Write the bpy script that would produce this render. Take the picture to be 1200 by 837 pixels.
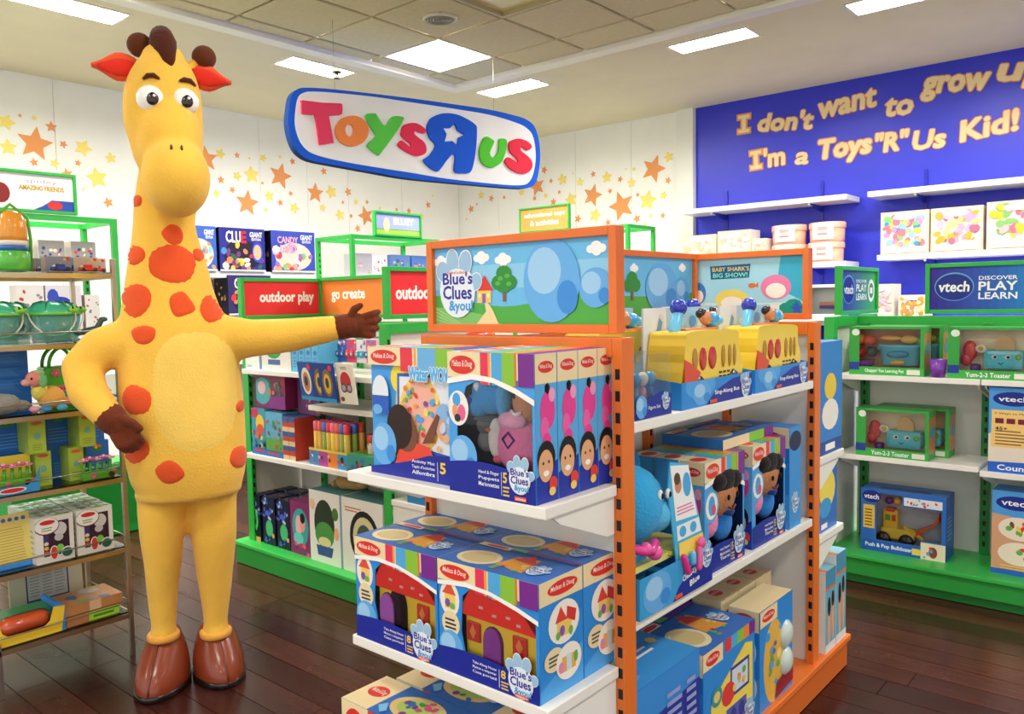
import bpy, bmesh, math, random
from mathutils import Vector, Matrix
from mathutils.geometry import tessellate_polygon
from mathutils.bvhtree import BVHTree
for o in list(bpy.data.objects): bpy.data.objects.remove(o, do_unlink=True)
SC = bpy.context.scene; COL = SC.collection
PI = math.pi; rad = math.radians
random.seed(11)
# ------------------------------------------------------------------ camera
def make_camera():
    yaw, pitch, roll = rad(40.5156), rad(3.8526), rad(-1.0804)
    cy, sy = math.cos(yaw), math.sin(yaw)
    F = Vector((-sy, cy, 0)); R = Vector((cy, sy, 0)); U = Vector((0, 0, 1))
    F2 = F*math.cos(pitch)-U*math.sin(pitch); U2 = U*math.cos(pitch)+F*math.sin(pitch)
    R3 = R*math.cos(roll)+U2*math.sin(roll); U3 = U2*math.cos(roll)-R*math.sin(roll)
    m = Matrix((R3, U3, -F2)).transposed().to_4x4(); m.translation = (0, 0, 1.4)
    cd = bpy.data.cameras.new('camera'); cd.sensor_width = 36; cd.lens = 950.96/1200*36; cd.clip_start = .05
    c = bpy.data.objects.new('camera', cd); c.matrix_world = m; COL.objects.link(c); SC.camera = c
make_camera()
# ------------------------------------------------------------------ world, exposure
W = bpy.data.worlds.new('world'); SC.world = W; W.use_nodes = True
W.node_tree.nodes['Background'].inputs[0].default_value = (1, .98, .95, 1)
W.node_tree.nodes['Background'].inputs[1].default_value = 1.3
SC.view_settings.view_transform = 'Standard'; SC.view_settings.look = 'None'
SC.view_settings.exposure = 0.0; SC.view_settings.gamma = 1; SC.view_settings.use_curve_mapping = False
LAMP_GLOW = 105.0; PANEL_GLOW = 32.0   # radiance of the long and the square ceiling lamps
ZC = 3.3; XW = -7.25; YW = 7.5
# ceiling fixtures: x0,x1,y0,y1 openings in the plaster ceiling (long lamps) 
def lc(x, y): return (x*1.9/1.5, y*1.9/1.5)
LAMPS = []
for (x0, x1, y0, y1) in [(-4.42, -4.22, 2.965, 3.43), (-4.42, -4.22, 1.45, 1.985), (-4.0, -3.50, 4.345, 4.545), (-2.475, -1.99, 4.38, 4.56), (-1.46, -.95, 4.41, 4.61), (-.45, .05, 4.41, 4.61), (.55, 1.05, 4.41, 4.61), (-4.42, -4.22, -.05, .45), (-4.42, -4.22, -1.5, -1.0)]:
    a = lc(x0, y0); b = lc(x1, y1); LAMPS.append((a[0], b[0], a[1], b[1]))
# ------------------------------------------------------------------ materials
def lin(c):
    if isinstance(c, str):
        c = c.lstrip('#'); c = [int(c[i:i+2], 16)/255 for i in (0, 2, 4)]
    return tuple((v/12.92 if v <= .04045 else ((v+.055)/1.055)**2.4) for v in c[:3])
def nmat(name, rough=.5, metal=0, bump=0, bscale=200, mottle=0, mscale=8, coat=0, sheen=0, spec=.5, trans=0, alpha=1, sss=0, ior=1.45):
    m = bpy.data.materials.new(name); m.use_nodes = True; nt = m.node_tree; N = nt.nodes; L = nt.links
    b = N['Principled BSDF']; a = N.new('ShaderNodeAttribute'); a.attribute_name = 'Col'
    col = a.outputs['Color']
    if mottle:
        t = N.new('ShaderNodeTexCoord'); n = N.new('ShaderNodeTexNoise'); n.inputs['Scale'].default_value = mscale; n.inputs['Detail'].default_value = 5
        L.new(t.outputs['Object'], n.inputs['Vector'])
        r = N.new('ShaderNodeMapRange'); r.inputs['From Min'].default_value = .3; r.inputs['From Max'].default_value = .7
        r.inputs['To Min'].default_value = 1-mottle; r.inputs['To Max'].default_value = 1+mottle*.5
        L.new(n.outputs['Fac'], r.inputs['Value'])
        x = N.new('ShaderNodeVectorMath'); x.operation = 'SCALE'; L.new(col, x.inputs[0]); L.new(r.outputs[0], x.inputs['Scale']); col = x.outputs[0]
    L.new(col, b.inputs['Base Color'])
    b.inputs['Roughness'].default_value = rough; b.inputs['Metallic'].default_value = metal
    b.inputs['Coat Weight'].default_value = coat; b.inputs['Coat Roughness'].default_value = .1
    b.inputs['Sheen Weight'].default_value = sheen; b.inputs['Specular IOR Level'].default_value = spec
    b.inputs['Transmission Weight'].default_value = trans; b.inputs['Alpha'].default_value = alpha; b.inputs['IOR'].default_value = ior
    if bump:
        t = N.new('ShaderNodeTexCoord'); n = N.new('ShaderNodeTexNoise'); n.inputs['Scale'].default_value = bscale; n.inputs['Detail'].default_value = 3
        L.new(t.outputs['Object'], n.inputs['Vector']); bp = N.new('ShaderNodeBump'); bp.inputs['Strength'].default_value = bump; bp.inputs['Distance'].default_value = .01
        L.new(n.outputs['Fac'], bp.inputs['Height']); L.new(bp.outputs[0], b.inputs['Normal'])
    return m
MT = {
 'card': nmat('printed_card', rough=.38, spec=.4),
 'matte': nmat('matte_paint', rough=.85, spec=.25, mottle=.03, mscale=3),
 'powder': nmat('powder_coated_metal', rough=.32, bump=.06, bscale=400),
 'laminate': nmat('white_laminate', rough=.35, mottle=.02, mscale=5),
 'plastic': nmat('toy_plastic', rough=.25, coat=.3),
 'plush': nmat('plush_fabric', rough=.95, spec=.15, sheen=.12, bump=.35, bscale=130, mottle=.13, mscale=9),
 'fur': nmat('short_pile_fabric', rough=.95, spec=.1, sheen=.2, bump=.3, bscale=150, mottle=.14, mscale=3.5),
 'leather': nmat('brown_vinyl', rough=.28, coat=.25, bump=.05, bscale=300, mottle=.12, mscale=12),
 'chrome': nmat('brushed_chrome', rough=.34, metal=1),
 'wallblue': nmat('blue_gloss_paint', rough=.38, spec=.5, mottle=.03, mscale=2),
 'ceil': nmat('ceiling_tile_board', rough=.95, spec=.1, bump=.3, bscale=150, mottle=.05, mscale=30),
}
def clear(name, tint, gl=.12, rough=.03):
    m = bpy.data.materials.new(name); m.use_nodes = True; N = m.node_tree.nodes; L = m.node_tree.links
    N.remove(N['Principled BSDF']); o = N['Material Output']
    t = N.new('ShaderNodeBsdfTransparent'); t.inputs[0].default_value = (*tint, 1)
    g = N.new('ShaderNodeBsdfGlossy'); g.inputs['Roughness'].default_value = rough
    f = N.new('ShaderNodeFresnel'); f.inputs['IOR'].default_value = 1.45
    mu = N.new('ShaderNodeMath'); mu.operation = 'MULTIPLY'; mu.inputs[1].default_value = gl/.04*.5; mu.use_clamp = True
    L.new(f.outputs[0], mu.inputs[0])
    x = N.new('ShaderNodeMixShader'); L.new(mu.outputs[0], x.inputs[0]); L.new(t.outputs[0], x.inputs[1]); L.new(g.outputs[0], x.inputs[2]); L.new(x.outputs[0], o.inputs[0])
    return m
MT['film'] = clear('clear_plastic_film', (.97, .98, .98), .08)
MT['glass'] = clear('shelf_glass', (.80, .92, .87), .10)
def semi(name, c, a):
    m = bpy.data.materials.new(name); m.use_nodes = True; N = m.node_tree.nodes; L = m.node_tree.links; b = N['Principled BSDF']; o = N['Material Output']
    b.inputs['Base Color'].default_value = (*c, 1); b.inputs['Roughness'].default_value = .2
    t = N.new('ShaderNodeBsdfTransparent'); t.inputs[0].default_value = (.92, .99, .97, 1); x = N.new('ShaderNodeMixShader'); x.inputs[0].default_value = a
    L.new(t.outputs[0], x.inputs[1]); L.new(b.outputs[0], x.inputs[2]); L.new(x.outputs[0], o.inputs[0]); return m
MT['tealplastic'] = semi('translucent_teal_plastic', (.22, .62, .55), .42)
def emat(name, c, s):
    m = bpy.data.materials.new(name); m.use_nodes = True; N = m.node_tree.nodes
    b = N['Principled BSDF']; b.inputs['Base Color'].default_value = (.9, .9, .9, 1); b.inputs['Emission Color'].default_value = (*c, 1); b.inputs['Emission Strength'].default_value = s
    return m
MT['lamp'] = emat('lamp_diffuser_glow', (1, .96, .89), LAMP_GLOW); MT['panel'] = emat('panel_diffuser_glow', (1, .96, .89), PANEL_GLOW)
def wood_floor():
    m = bpy.data.materials.new('dark_red_wood'); m.use_nodes = True; N = m.node_tree.nodes; L = m.node_tree.links
    b = N['Principled BSDF']; t = N.new('ShaderNodeTexCoord'); mp = N.new('ShaderNodeMapping'); mp.inputs['Scale'].default_value = (1.2, 26, 10)
    L.new(t.outputs['Object'], mp.inputs[0]); n = N.new('ShaderNodeTexNoise'); n.inputs['Scale'].default_value = 2.2; n.inputs['Detail'].default_value = 8; n.inputs['Roughness'].default_value = .65
    L.new(mp.outputs[0], n.inputs['Vector']); a = N.new('ShaderNodeAttribute'); a.attribute_name = 'Col'
    r = N.new('ShaderNodeMapRange'); r.inputs['From Min'].default_value = .25; r.inputs['From Max'].default_value = .75; r.inputs['To Min'].default_value = .55; r.inputs['To Max'].default_value = 1.45
    L.new(n.outputs['Fac'], r.inputs['Value']); x = N.new('ShaderNodeVectorMath'); x.operation = 'SCALE'; L.new(a.outputs['Color'], x.inputs[0]); L.new(r.outputs[0], x.inputs['Scale'])
    L.new(x.outputs[0], b.inputs['Base Color'])
    n2 = N.new('ShaderNodeTexNoise'); n2.inputs['Scale'].default_value = 3.5; n2.inputs['Detail'].default_value = 6; L.new(t.outputs['Object'], n2.inputs['Vector'])
    r2 = N.new('ShaderNodeMapRange'); r2.inputs['To Min'].default_value = .12; r2.inputs['To Max'].default_value = .36; L.new(n2.outputs['Fac'], r2.inputs['Value']); L.new(r2.outputs[0], b.inputs['Roughness'])
    bp = N.new('ShaderNodeBump'); bp.inputs['Strength'].default_value = .12; bp.inputs['Distance'].default_value = .004; L.new(n.outputs['Fac'], bp.inputs['Height']); L.new(bp.outputs[0], b.inputs['Normal'])
    b.inputs['Specular IOR Level'].default_value = .38
    return m
MT['floor'] = wood_floor()
# ------------------------------------------------------------------ mesh builder
def T(x=0, y=0, z=0, rz=0, rx=0, ry=0, s=1):
    return Matrix.Translation((x, y, z)) @ Matrix.Rotation(rad(rz), 4, 'Z') @ Matrix.Rotation(rad(ry), 4, 'Y') @ Matrix.Rotation(rad(rx), 4, 'X') @ Matrix.Scale(s, 4)
class MB:
    def __init__(s, xf=None): s.v = []; s.f = []; s.c = []; s.sm = []; s.xf = xf or Matrix.Identity(4)
    def add(s, vs, fs, c, sm=False, xf=None):
        X = s.xf @ xf if xf else s.xf; n = len(s.v)
        s.v += [tuple(X @ Vector(p)) for p in vs]; s.f += [tuple(i+n for i in f) for f in fs]
        if c and isinstance(c, list): s.c += [lin(q) for q in c]
        else: s.c += [lin(c)]*len(fs)
        s.sm += [sm]*len(fs); return s
    def box(s, x0, y0, z0, x1, y1, z1, c, b=0, xf=None):
        if b <= 0:
            V = [(x, y, z) for z in (z0, z1) for y in (y0, y1) for x in (x0, x1)]
            return s.add(V, [(0, 2, 3, 1), (4, 5, 7, 6), (0, 1, 5, 4), (2, 6, 7, 3), (0, 4, 6, 2), (1, 3, 7, 5)], c, xf=xf)
        bm = bmesh.new(); bmesh.ops.create_cube(bm, size=1)
        for v in bm.verts: v.co = Vector(((x0+x1)/2+v.co.x*(x1-x0), (y0+y1)/2+v.co.y*(y1-y0), (z0+z1)/2+v.co.z*(z1-z0)))
        bmesh.ops.bevel(bm, geom=bm.edges[:], offset=min(b, .45*min(x1-x0, y1-y0, z1-z0)), segments=2, affect='EDGES', profile=.6)
        bm.verts.index_update(); s.add([v.co[:] for v in bm.verts], [[v.index for v in f.verts] for f in bm.faces], c, xf=xf); bm.free(); return s
    def loft(s, rings, c, caps=True, sm=True, xf=None):
        n = len(rings[0]); V = [p for r in rings for p in r]; F = []
        for i in range(len(rings)-1):
            for j in range(n): F.append((i*n+j, i*n+(j+1) % n, (i+1)*n+(j+1) % n, (i+1)*n+j))
        if caps: F.append(tuple(reversed(range(n)))); F.append(tuple(range((len(rings)-1)*n, len(rings)*n)))
        return s.add(V, F, c, sm, xf)
    def ell(s, c0, r, c, n=14, m=9, xf=None):
        if not hasattr(r, '__len__'): r = (r, r, r)
        rings = []
        for i in range(m+1):
            a = -PI/2+PI*i/m; a = max(-PI/2+.02, min(PI/2-.02, a)); q = math.cos(a)
            rings.append([(c0[0]+r[0]*q*math.cos(2*PI*j/n), c0[1]+r[1]*q*math.sin(2*PI*j/n), c0[2]+r[2]*math.sin(a)) for j in range(n)])
        return s.loft(rings, c, xf=xf)
    def tube(s, pts, r, c, n=10, xf=None, caps=True):
        P = [Vector(p) for p in pts]; rs = r if hasattr(r, '__len__') else [r]*len(P); rings = []
        up = Vector((0, 0, 1)); prev = None
        for i, p in enumerate(P):
            d = (P[min(i+1, len(P)-1)]-P[max(i-1, 0)]).normalized()
            a = prev if prev is not None else (up if abs(d.dot(up)) < .9 else Vector((1, 0, 0)))
            u = (a-d*a.dot(d)).normalized(); w = d.cross(u); prev = u
            rings.append([tuple(p+(u*math.cos(2*PI*j/n)+w*math.sin(2*PI*j/n))*rs[i]) for j in range(n)])
        return s.loft(rings, c, xf=xf, caps=caps)
    def cap(s, a, b, ra, rb, c, n=12, xf=None):
        a = Vector(a); b = Vector(b); d = (b-a).normalized(); pts = []; rs = []
        for t in (-.97, -.8, -.45, 0): pts.append(a+d*ra*t); rs.append(ra*math.sqrt(max(0, 1-t*t)))
        for t in (0, .45, .8, .97): pts.append(b+d*rb*t); rs.append(rb*math.sqrt(max(0, 1-t*t)))
        return s.tube(pts, rs, c, n, xf)
    def lathe(s, prof, c, n=20, xf=None, sx=1, sy=1, caps=True):
        return s.loft([[(r*sx*math.cos(2*PI*j/n), r*sy*math.sin(2*PI*j/n), z) for j in range(n)] for r, z in prof], c, xf=xf, caps=caps)
    def prism(s, loops, d0, d1, c, xf=None, side=None):
        """loops in x,z ; extruded along y from d0 (front, smaller) to d1"""
        if not isinstance(loops[0][0], (list, tuple)): loops = [loops]
        tri = tessellate_polygon([[Vector((x, z, 0)) for x, z in l] for l in loops])
        flat = [p for l in loops for p in l]; n = len(flat)
        V = [(x, d0, z) for x, z in flat]+[(x, d1, z) for x, z in flat]
        F = []
        for t in tri:
            a, b, q = [Vector(flat[i]) for i in t]; cr = (b-a).cross(q-a) if False else (b.x-a.x)*(q.y-a.y)-(b.y-a.y)*(q.x-a.x)
            if abs(cr) < 1e-12: continue
            t = tuple(t) if cr > 0 else tuple(reversed(t))
            F.append(t); F.append(tuple(i+n for i in reversed(t)))
        cols = [c]*len(F); k = 0
        for l in loops:
            m = len(l); ar = sum(l[i][0]*l[(i+1) % m][1]-l[(i+1) % m][0]*l[i][1] for i in range(m))
            hole = k > 0
            for i in range(m):
                i0 = k+i; i1 = k+(i+1) % m
                f = (i0, i0+n, i1+n, i1)
                if (ar > 0) == hole: f = tuple(reversed(f))
                F.append(f); cols.append(side or c)
            k += m
        return s.add(V, F, cols, xf=xf)
    def build(s, name, mat, parent=None, loc=None, rz=0):
        me = bpy.data.meshes.new(name); me.from_pydata(s.v, [], s.f)
        ca = me.color_attributes.new('Col', 'FLOAT_COLOR', 'CORNER')
        buf = []
        for f, q in zip(s.f, s.c): buf += [q[0], q[1], q[2], 1.0]*len(f)
        ca.data.foreach_set('color', buf)
        me.polygons.foreach_set('use_smooth', s.sm); me.update()
        me.materials.append(MT[mat] if isinstance(mat, str) else mat)
        o = bpy.data.objects.new(name, me); COL.objects.link(o)
        if parent: o.parent = parent
        if loc: o.location = loc
        if rz: o.rotation_euler.z = rad(rz)
        return o
def tag(o, label=None, cat=None, group=None, kind=None):
    if label: o['label'] = label
    if cat: o['category'] = cat
    if group: o['group'] = group
    if kind: o['kind'] = kind
    return o
def empty(name, loc=(0, 0, 0), rz=0, label=None, cat=None, group=None):
    o = bpy.data.objects.new(name, None); o.empty_display_size = .05; COL.objects.link(o); o.location = loc; o.rotation_euler.z = rad(rz)
    return tag(o, label, cat, group)
KIDS = {}
def kids(o): return [c for c in bpy.data.objects if c.parent == o] if o.name not in KIDS else KIDS[o.name]
def dup(o, loc, rz=None, label=None, group=None):
    ks = [(k, [g for g in bpy.data.objects if g.parent == k]) for k in bpy.data.objects if k.parent == o]
    r = o.copy(); COL.objects.link(r); r.location = loc
    if rz is not None: r.rotation_euler.z = rad(rz)
    if label: r['label'] = label
    if group: r['group'] = group
    for k, gs in ks:
        c = k.copy(); COL.objects.link(c); c.parent = r
        for g in gs:
            d = g.copy(); COL.objects.link(d); d.parent = c
    return r
# ------------------------------------------------------------------ lettering
_TX = {}
def txt(s, bold=.02, shear=0):
    k = (s, bold, shear)
    if k in _TX: return _TX[k]
    cu = bpy.data.curves.new('t', 'FONT'); cu.body = s; cu.size = 1; cu.offset = bold; cu.resolution_u = 2; cu.shear = shear; cu.fill_mode = 'FRONT'
    ob = bpy.data.objects.new('t', cu); COL.objects.link(ob)
    dg = bpy.context.evaluated_depsgraph_get(); dg.update()
    e = ob.evaluated_get(dg); me = e.to_mesh()
    V = [(v.co.x, v.co.y) for v in me.vertices]; F = [tuple(p.vertices) for p in me.polygons]
    e.to_mesh_clear(); bpy.data.objects.remove(ob); bpy.data.curves.remove(cu)
    if not V: V = [(0, 0), (1, 0), (0, 1)]; F = []
    x0 = min(v[0] for v in V); x1 = max(v[0] for v in V); y0 = min(v[1] for v in V); y1 = max(v[1] for v in V)
    V = [((x-x0)/(x1-x0), (y-y0)/(y1-y0)) for x, y in V]
    _TX[k] = (V, F, (x1-x0)/(y1-y0)); return _TX[k]
class Art:
    """flat print on one face; coordinates 0..1 across W (x) and H (z); frame: front is local -y"""
    def __init__(s, mb, W, H, xf=None, step=.00014): s.m = mb; s.W = W; s.H = H; s.xf = xf or Matrix.Identity(4); s.l = 0; s.st = step; s.clip = True; s.win = False
    def nx(s): s.l += 1; return -s.st*s.l
    def poly(s, p, c, y=None):
        if y is None: y = s.nx()
        if s.clip:
            for ax, lim, sg in ((0, 0, 1), (0, 1, -1), (1, 0, 1), (1, 1, -1)):
                q = []
                for i in range(len(p)):
                    a, b = p[i-1], p[i]; ia = (a[ax]-lim)*sg >= 0; ib = (b[ax]-lim)*sg >= 0
                    if ia != ib:
                        t = (lim-a[ax])/(b[ax]-a[ax]); q.append((a[0]+(b[0]-a[0])*t, a[1]+(b[1]-a[1])*t))
                    if ib: q.append(b)
                p = q
                if len(p) < 3: return s
        pts = [(x*s.W, z*s.H) for x, z in p]
        tri = tessellate_polygon([[Vector((x, z, 0)) for x, z in pts]]); F = []
        for t in tri:
            a, b, q = [pts[i] for i in t]; cr = (b[0]-a[0])*(q[1]-a[1])-(b[1]-a[1])*(q[0]-a[0])
            if abs(cr) < 1e-12: continue
            F.append(tuple(t) if cr > 0 else tuple(reversed(t)))
        s.m.add([(x, y, z) for x, z in pts], F, c, xf=s.xf); return s
    def rect(s, x0, z0, x1, z1, c):
        if s.win and (x0, z0, x1, z1) == (0, 0, 1, 1): return s
        return s.poly([(x0, z0), (x1, z0), (x1, z1), (x0, z1)], c)
    def ell(s, cx, cz, rx, rz, c, n=18, rot=0):
        cr, sr = math.cos(rad(rot)), math.sin(rad(rot)); P = []
        for i in range(n):
            a = 2*PI*i/n; u = rx*math.cos(a)*s.W; w = rz*math.sin(a)*s.H
            P.append((cx+(u*cr-w*sr)/s.W, cz+(u*sr+w*cr)/s.H))
        return s.poly(P, c)
    def disc(s, cx, cz, r, c, n=18): return s.ell(cx, cz, r, r*s.W/s.H, c, n)
    def stripes(s, x0, z0, x1, z1, cols):
        y = s.nx(); n = len(cols)
        for i, c in enumerate(cols):
            a = x0+(x1-x0)*i/n; b = x0+(x1-x0)*(i+1)/n; s.poly([(a, z0), (b, z0), (b, z1), (a, z1)], c, y)
        return s
    def rows(s, x0, z0, x1, z1, n, c, fill=.45, jit=.25):
        y = s.nx(); h = (z1-z0)/n; R = random.Random(n*7+int(x0*100))
        for i in range(n):
            e = x1-(x1-x0)*jit*R.random(); s.poly([(x0, z0+i*h), (e, z0+i*h), (e, z0+(i+fill)*h), (x0, z0+(i+fill)*h)], c, y)
        return s
    def scatter(s, x0, z0, x1, z1, n, cols, r=.05, seed=1):
        R = random.Random(seed)
        for i in range(n):
            s.ell(R.uniform(x0, x1), R.uniform(z0, z1), r*R.uniform(.5, 1.2), r*s.W/s.H*R.uniform(.5, 1.2), R.choice(cols), 7, R.uniform(0, 90))
        return s
    def text(s, t, x0, z0, x1, z1, c, bold=.02, rot=0, outline=None, shear=0, ow=.06):
        V, F, _ = txt(t, .008, shear); hh = z1-z0
        for cc, bo in ([(outline, ow)] if outline else [])+[(c, bold)]:
            y = s.nx(); n = 1 if bo < .012 else (4 if bo < .035 else 8)
            for k in range(n):
                dx = bo*.9*hh*s.H/s.W*math.cos(2*PI*k/n+.39) if n > 1 else 0; dz = bo*.9*hh*math.sin(2*PI*k/n+.39) if n > 1 else 0
                P = []
                for u, w in V:
                    x = x0+(x1-x0)*u+dx; z = z0+(z1-z0)*w+dz
                    if rot:
                        cx, cz = (x0+x1)/2, (z0+z1)/2; du = (x-cx)*s.W; dw = (z-cz)*s.H; q = rad(rot)
                        x = cx+(du*math.cos(q)-dw*math.sin(q))/s.W; z = cz+(du*math.sin(q)+dw*math.cos(q))/s.H
                    P.append((x*s.W, y-k*1e-6, z*s.H))
                s.m.add(P, F, cc, xf=s.xf)
        return s
    def star(s, cx, cz, r, c, rot=0, k=.45): return s.poly([(cx+r*(1 if i % 2 == 0 else k)*math.cos(rad(90+rot+36*i)), cz+r*s.W/s.H*(1 if i % 2 == 0 else k)*math.sin(rad(90+rot+36*i))) for i in range(10)], c)
def smooth_loop(P, n=4):
    out = []; m = len(P)
    for i in range(m):
        p0, p1, p2, p3 = [P[(i+k-1) % m] for k in range(4)]
        for j in range(n):
            t = j/n
            out.append(tuple(.5*((2*p1[a])+(-p0[a]+p2[a])*t+(2*p0[a]-5*p1[a]+4*p2[a]-p3[a])*t*t+(-p0[a]+3*p1[a]-3*p2[a]+p3[a])*t**3) for a in (0, 1)))
    return out
OR = '#e8762c'; GR = '#2fb045'; WH = '#f4f2ea'; CREAM = '#f3dfb0'; MDRED = '#e0352f'; BLU = '#2f86dd'; NAVY = '#20309c'; LBL = '#5db4ee'; YEL = '#f6cf45'; PUR = '#7b2e91'; LIM = '#8cc63e'; PNK = '#ec6fa8'; ORG = '#f08b3a'; REDD = '#e2303a'

# measured outlines, stars, lettering and figure sections (metres)
SIGN={"outer":[[-1.017,2.585],[-1.004,2.686],[-0.988,2.747],[-0.955,2.787],[-0.891,2.811],[-0.666,2.831],[-0.107,2.854],[0.232,2.861],[0.597,2.866],[0.855,2.852],[0.962,2.837],[1.043,2.795],[1.089,2.696],[1.101,2.572],[1.084,2.445],[1.047,2.348],[0.977,2.306],[0.842,2.293],[0.335,2.289],[-0.124,2.291],[-0.406,2.31],[-0.703,2.333],[-0.863,2.348],[-0.935,2.376],[-0.979,2.422],[-1.007,2.494]],"inner":[[-0.972,2.599],[-0.959,2.692],[-0.939,2.75],[-0.901,2.778],[-0.846,2.792],[-0.686,2.807],[-0.388,2.822],[-0.108,2.825],[0.231,2.828],[0.596,2.826],[0.854,2.798],[0.96,2.77],[1.021,2.72],[1.046,2.629],[1.048,2.525],[1.021,2.419],[0.978,2.353],[0.91,2.322],[0.711,2.31],[0.216,2.314],[-0.123,2.333],[-0.3,2.341],[-0.605,2.359],[-0.796,2.38],[-0.888,2.406],[-0.941,2.459],[-0.967,2.532]],"T":[[-0.922,2.723],[-0.783,2.726],[-0.659,2.739],[-0.643,2.726],[-0.645,2.678],[-0.662,2.663],[-0.734,2.649],[-0.738,2.619],[-0.715,2.488],[-0.726,2.474],[-0.803,2.455],[-0.819,2.468],[-0.838,2.632],[-0.856,2.64],[-0.92,2.637],[-0.931,2.65],[-0.929,2.709]],"o":[[-0.45,2.583],[-0.458,2.55],[-0.477,2.52],[-0.505,2.494],[-0.541,2.476],[-0.579,2.467],[-0.617,2.468],[-0.651,2.479],[-0.677,2.498],[-0.693,2.524],[-0.698,2.555],[-0.691,2.586],[-0.673,2.616],[-0.645,2.642],[-0.61,2.66],[-0.572,2.67],[-0.534,2.67],[-0.5,2.66],[-0.472,2.64],[-0.455,2.614]],"o_in":[[-0.562,2.575],[-0.567,2.553],[-0.579,2.537],[-0.596,2.529],[-0.612,2.533],[-0.623,2.547],[-0.627,2.567],[-0.622,2.588],[-0.609,2.605],[-0.593,2.612],[-0.577,2.609],[-0.565,2.595]],"y":[[-0.474,2.682],[-0.402,2.706],[-0.387,2.699],[-0.324,2.629],[-0.262,2.702],[-0.182,2.71],[-0.174,2.692],[-0.228,2.608],[-0.36,2.445],[-0.386,2.429],[-0.451,2.467],[-0.46,2.493],[-0.397,2.549],[-0.407,2.574]],"s":[[-0.191,2.608],[-0.173,2.651],[-0.118,2.676],[-0.053,2.677],[0.008,2.645],[0.004,2.621],[-0.032,2.617],[-0.076,2.628],[-0.088,2.606],[-0.056,2.582],[-0.012,2.558],[0.009,2.523],[0.003,2.48],[-0.048,2.454],[-0.103,2.456],[-0.168,2.477],[-0.221,2.509],[-0.209,2.537],[-0.187,2.544],[-0.134,2.513],[-0.118,2.515],[-0.123,2.533],[-0.171,2.56],[-0.194,2.585]],"R":[[0.073,2.741],[0.16,2.778],[0.277,2.786],[0.384,2.761],[0.45,2.73],[0.462,2.697],[0.452,2.568],[0.424,2.438],[0.392,2.376],[0.337,2.365],[0.253,2.37],[0.262,2.472],[0.239,2.494],[0.185,2.445],[0.119,2.368],[0.09,2.359],[0.034,2.38],[-0.015,2.427],[0.037,2.465],[0.09,2.541],[0.04,2.592],[0.022,2.656],[0.038,2.704]],"star":[[0.263,2.72],[0.288,2.672],[0.351,2.647],[0.296,2.62],[0.282,2.559],[0.236,2.589],[0.168,2.577],[0.188,2.632],[0.157,2.676],[0.221,2.681]],"u":[[0.554,2.656],[0.622,2.631],[0.615,2.605],[0.582,2.542],[0.594,2.508],[0.626,2.511],[0.665,2.56],[0.674,2.641],[0.693,2.656],[0.745,2.649],[0.737,2.577],[0.702,2.493],[0.65,2.448],[0.585,2.428],[0.517,2.446],[0.485,2.498],[0.489,2.562],[0.522,2.63]],"s2":[[0.797,2.654],[0.864,2.674],[0.945,2.665],[0.992,2.639],[0.991,2.613],[0.956,2.594],[0.903,2.615],[0.883,2.607],[0.889,2.582],[0.969,2.539],[1.002,2.495],[0.987,2.447],[0.939,2.414],[0.858,2.41],[0.779,2.434],[0.73,2.476],[0.735,2.506],[0.768,2.52],[0.846,2.489],[0.857,2.502],[0.834,2.526],[0.782,2.562],[0.767,2.601],[0.777,2.637]]}
CABLE=[[-0.667,2.826],[0.669,2.865]]
STAR_L=[[2.39,2.896,0.063,"y"],[2.489,2.963,0.015,"o"],[2.594,2.961,0.021,"y"],[2.718,2.909,0.044,"o"],[2.589,2.756,0.129,"o"],[2.391,2.7,0.063,"y"],[2.573,2.604,0.033,"o"],[2.805,2.778,0.032,"o"],[2.96,2.77,0.07,"y"],[2.729,2.614,0.037,"y"],[2.912,2.638,0.027,"o"],[3.186,2.712,0.048,"y"],[2.82,2.536,0.046,"o"],[3.062,2.529,0.087,"y"],[3.145,2.327,0.044,"o"],[2.945,2.421,0.013,"y"],[4.073,2.812,0.114,"o"],[4.223,2.878,0.052,"y"],[4.401,2.886,0.03,"o"],[4.691,2.896,0.04,"y"],[4.533,2.874,0.014,"y"],[4.887,2.932,0.022,"y"],[5.036,2.902,0.035,"o"],[4.392,2.685,0.046,"y"],[4.218,2.63,0.037,"o"],[4.335,2.545,0.033,"o"],[4.553,2.713,0.084,"y"],[4.167,2.493,0.041,"y"],[4.492,2.43,0.122,"o"],[4.883,2.737,0.126,"o"],[4.743,2.519,0.056,"y"],[4.999,2.569,0.026,"o"],[4.871,2.464,0.035,"o"],[5.037,2.423,0.058,"y"],[4.7,2.382,0.026,"y"],[4.67,2.644,0.017,"o"],[5.427,2.844,0.041,"o"],[5.517,2.631,0.074,"y"],[5.746,2.652,0.047,"o"],[5.397,2.452,0.041,"y"],[5.622,2.39,0.061,"y"],[5.307,2.601,0.102,"o"],[5.668,2.533,0.021,"o"],[5.85,2.55,0.033,"y"],[6.009,2.563,0.024,"o"],[5.987,2.405,0.106,"o"],[5.777,2.391,0.024,"o"],[5.865,2.259,0.038,"o"],[6.644,2.51,0.035,"o"],[6.962,2.606,0.041,"o"],[7.039,2.724,0.016,"y"],[6.448,2.511,0.02,"o"],[6.195,2.51,0.02,"y"],[6.847,2.456,0.041,"y"]]
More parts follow.
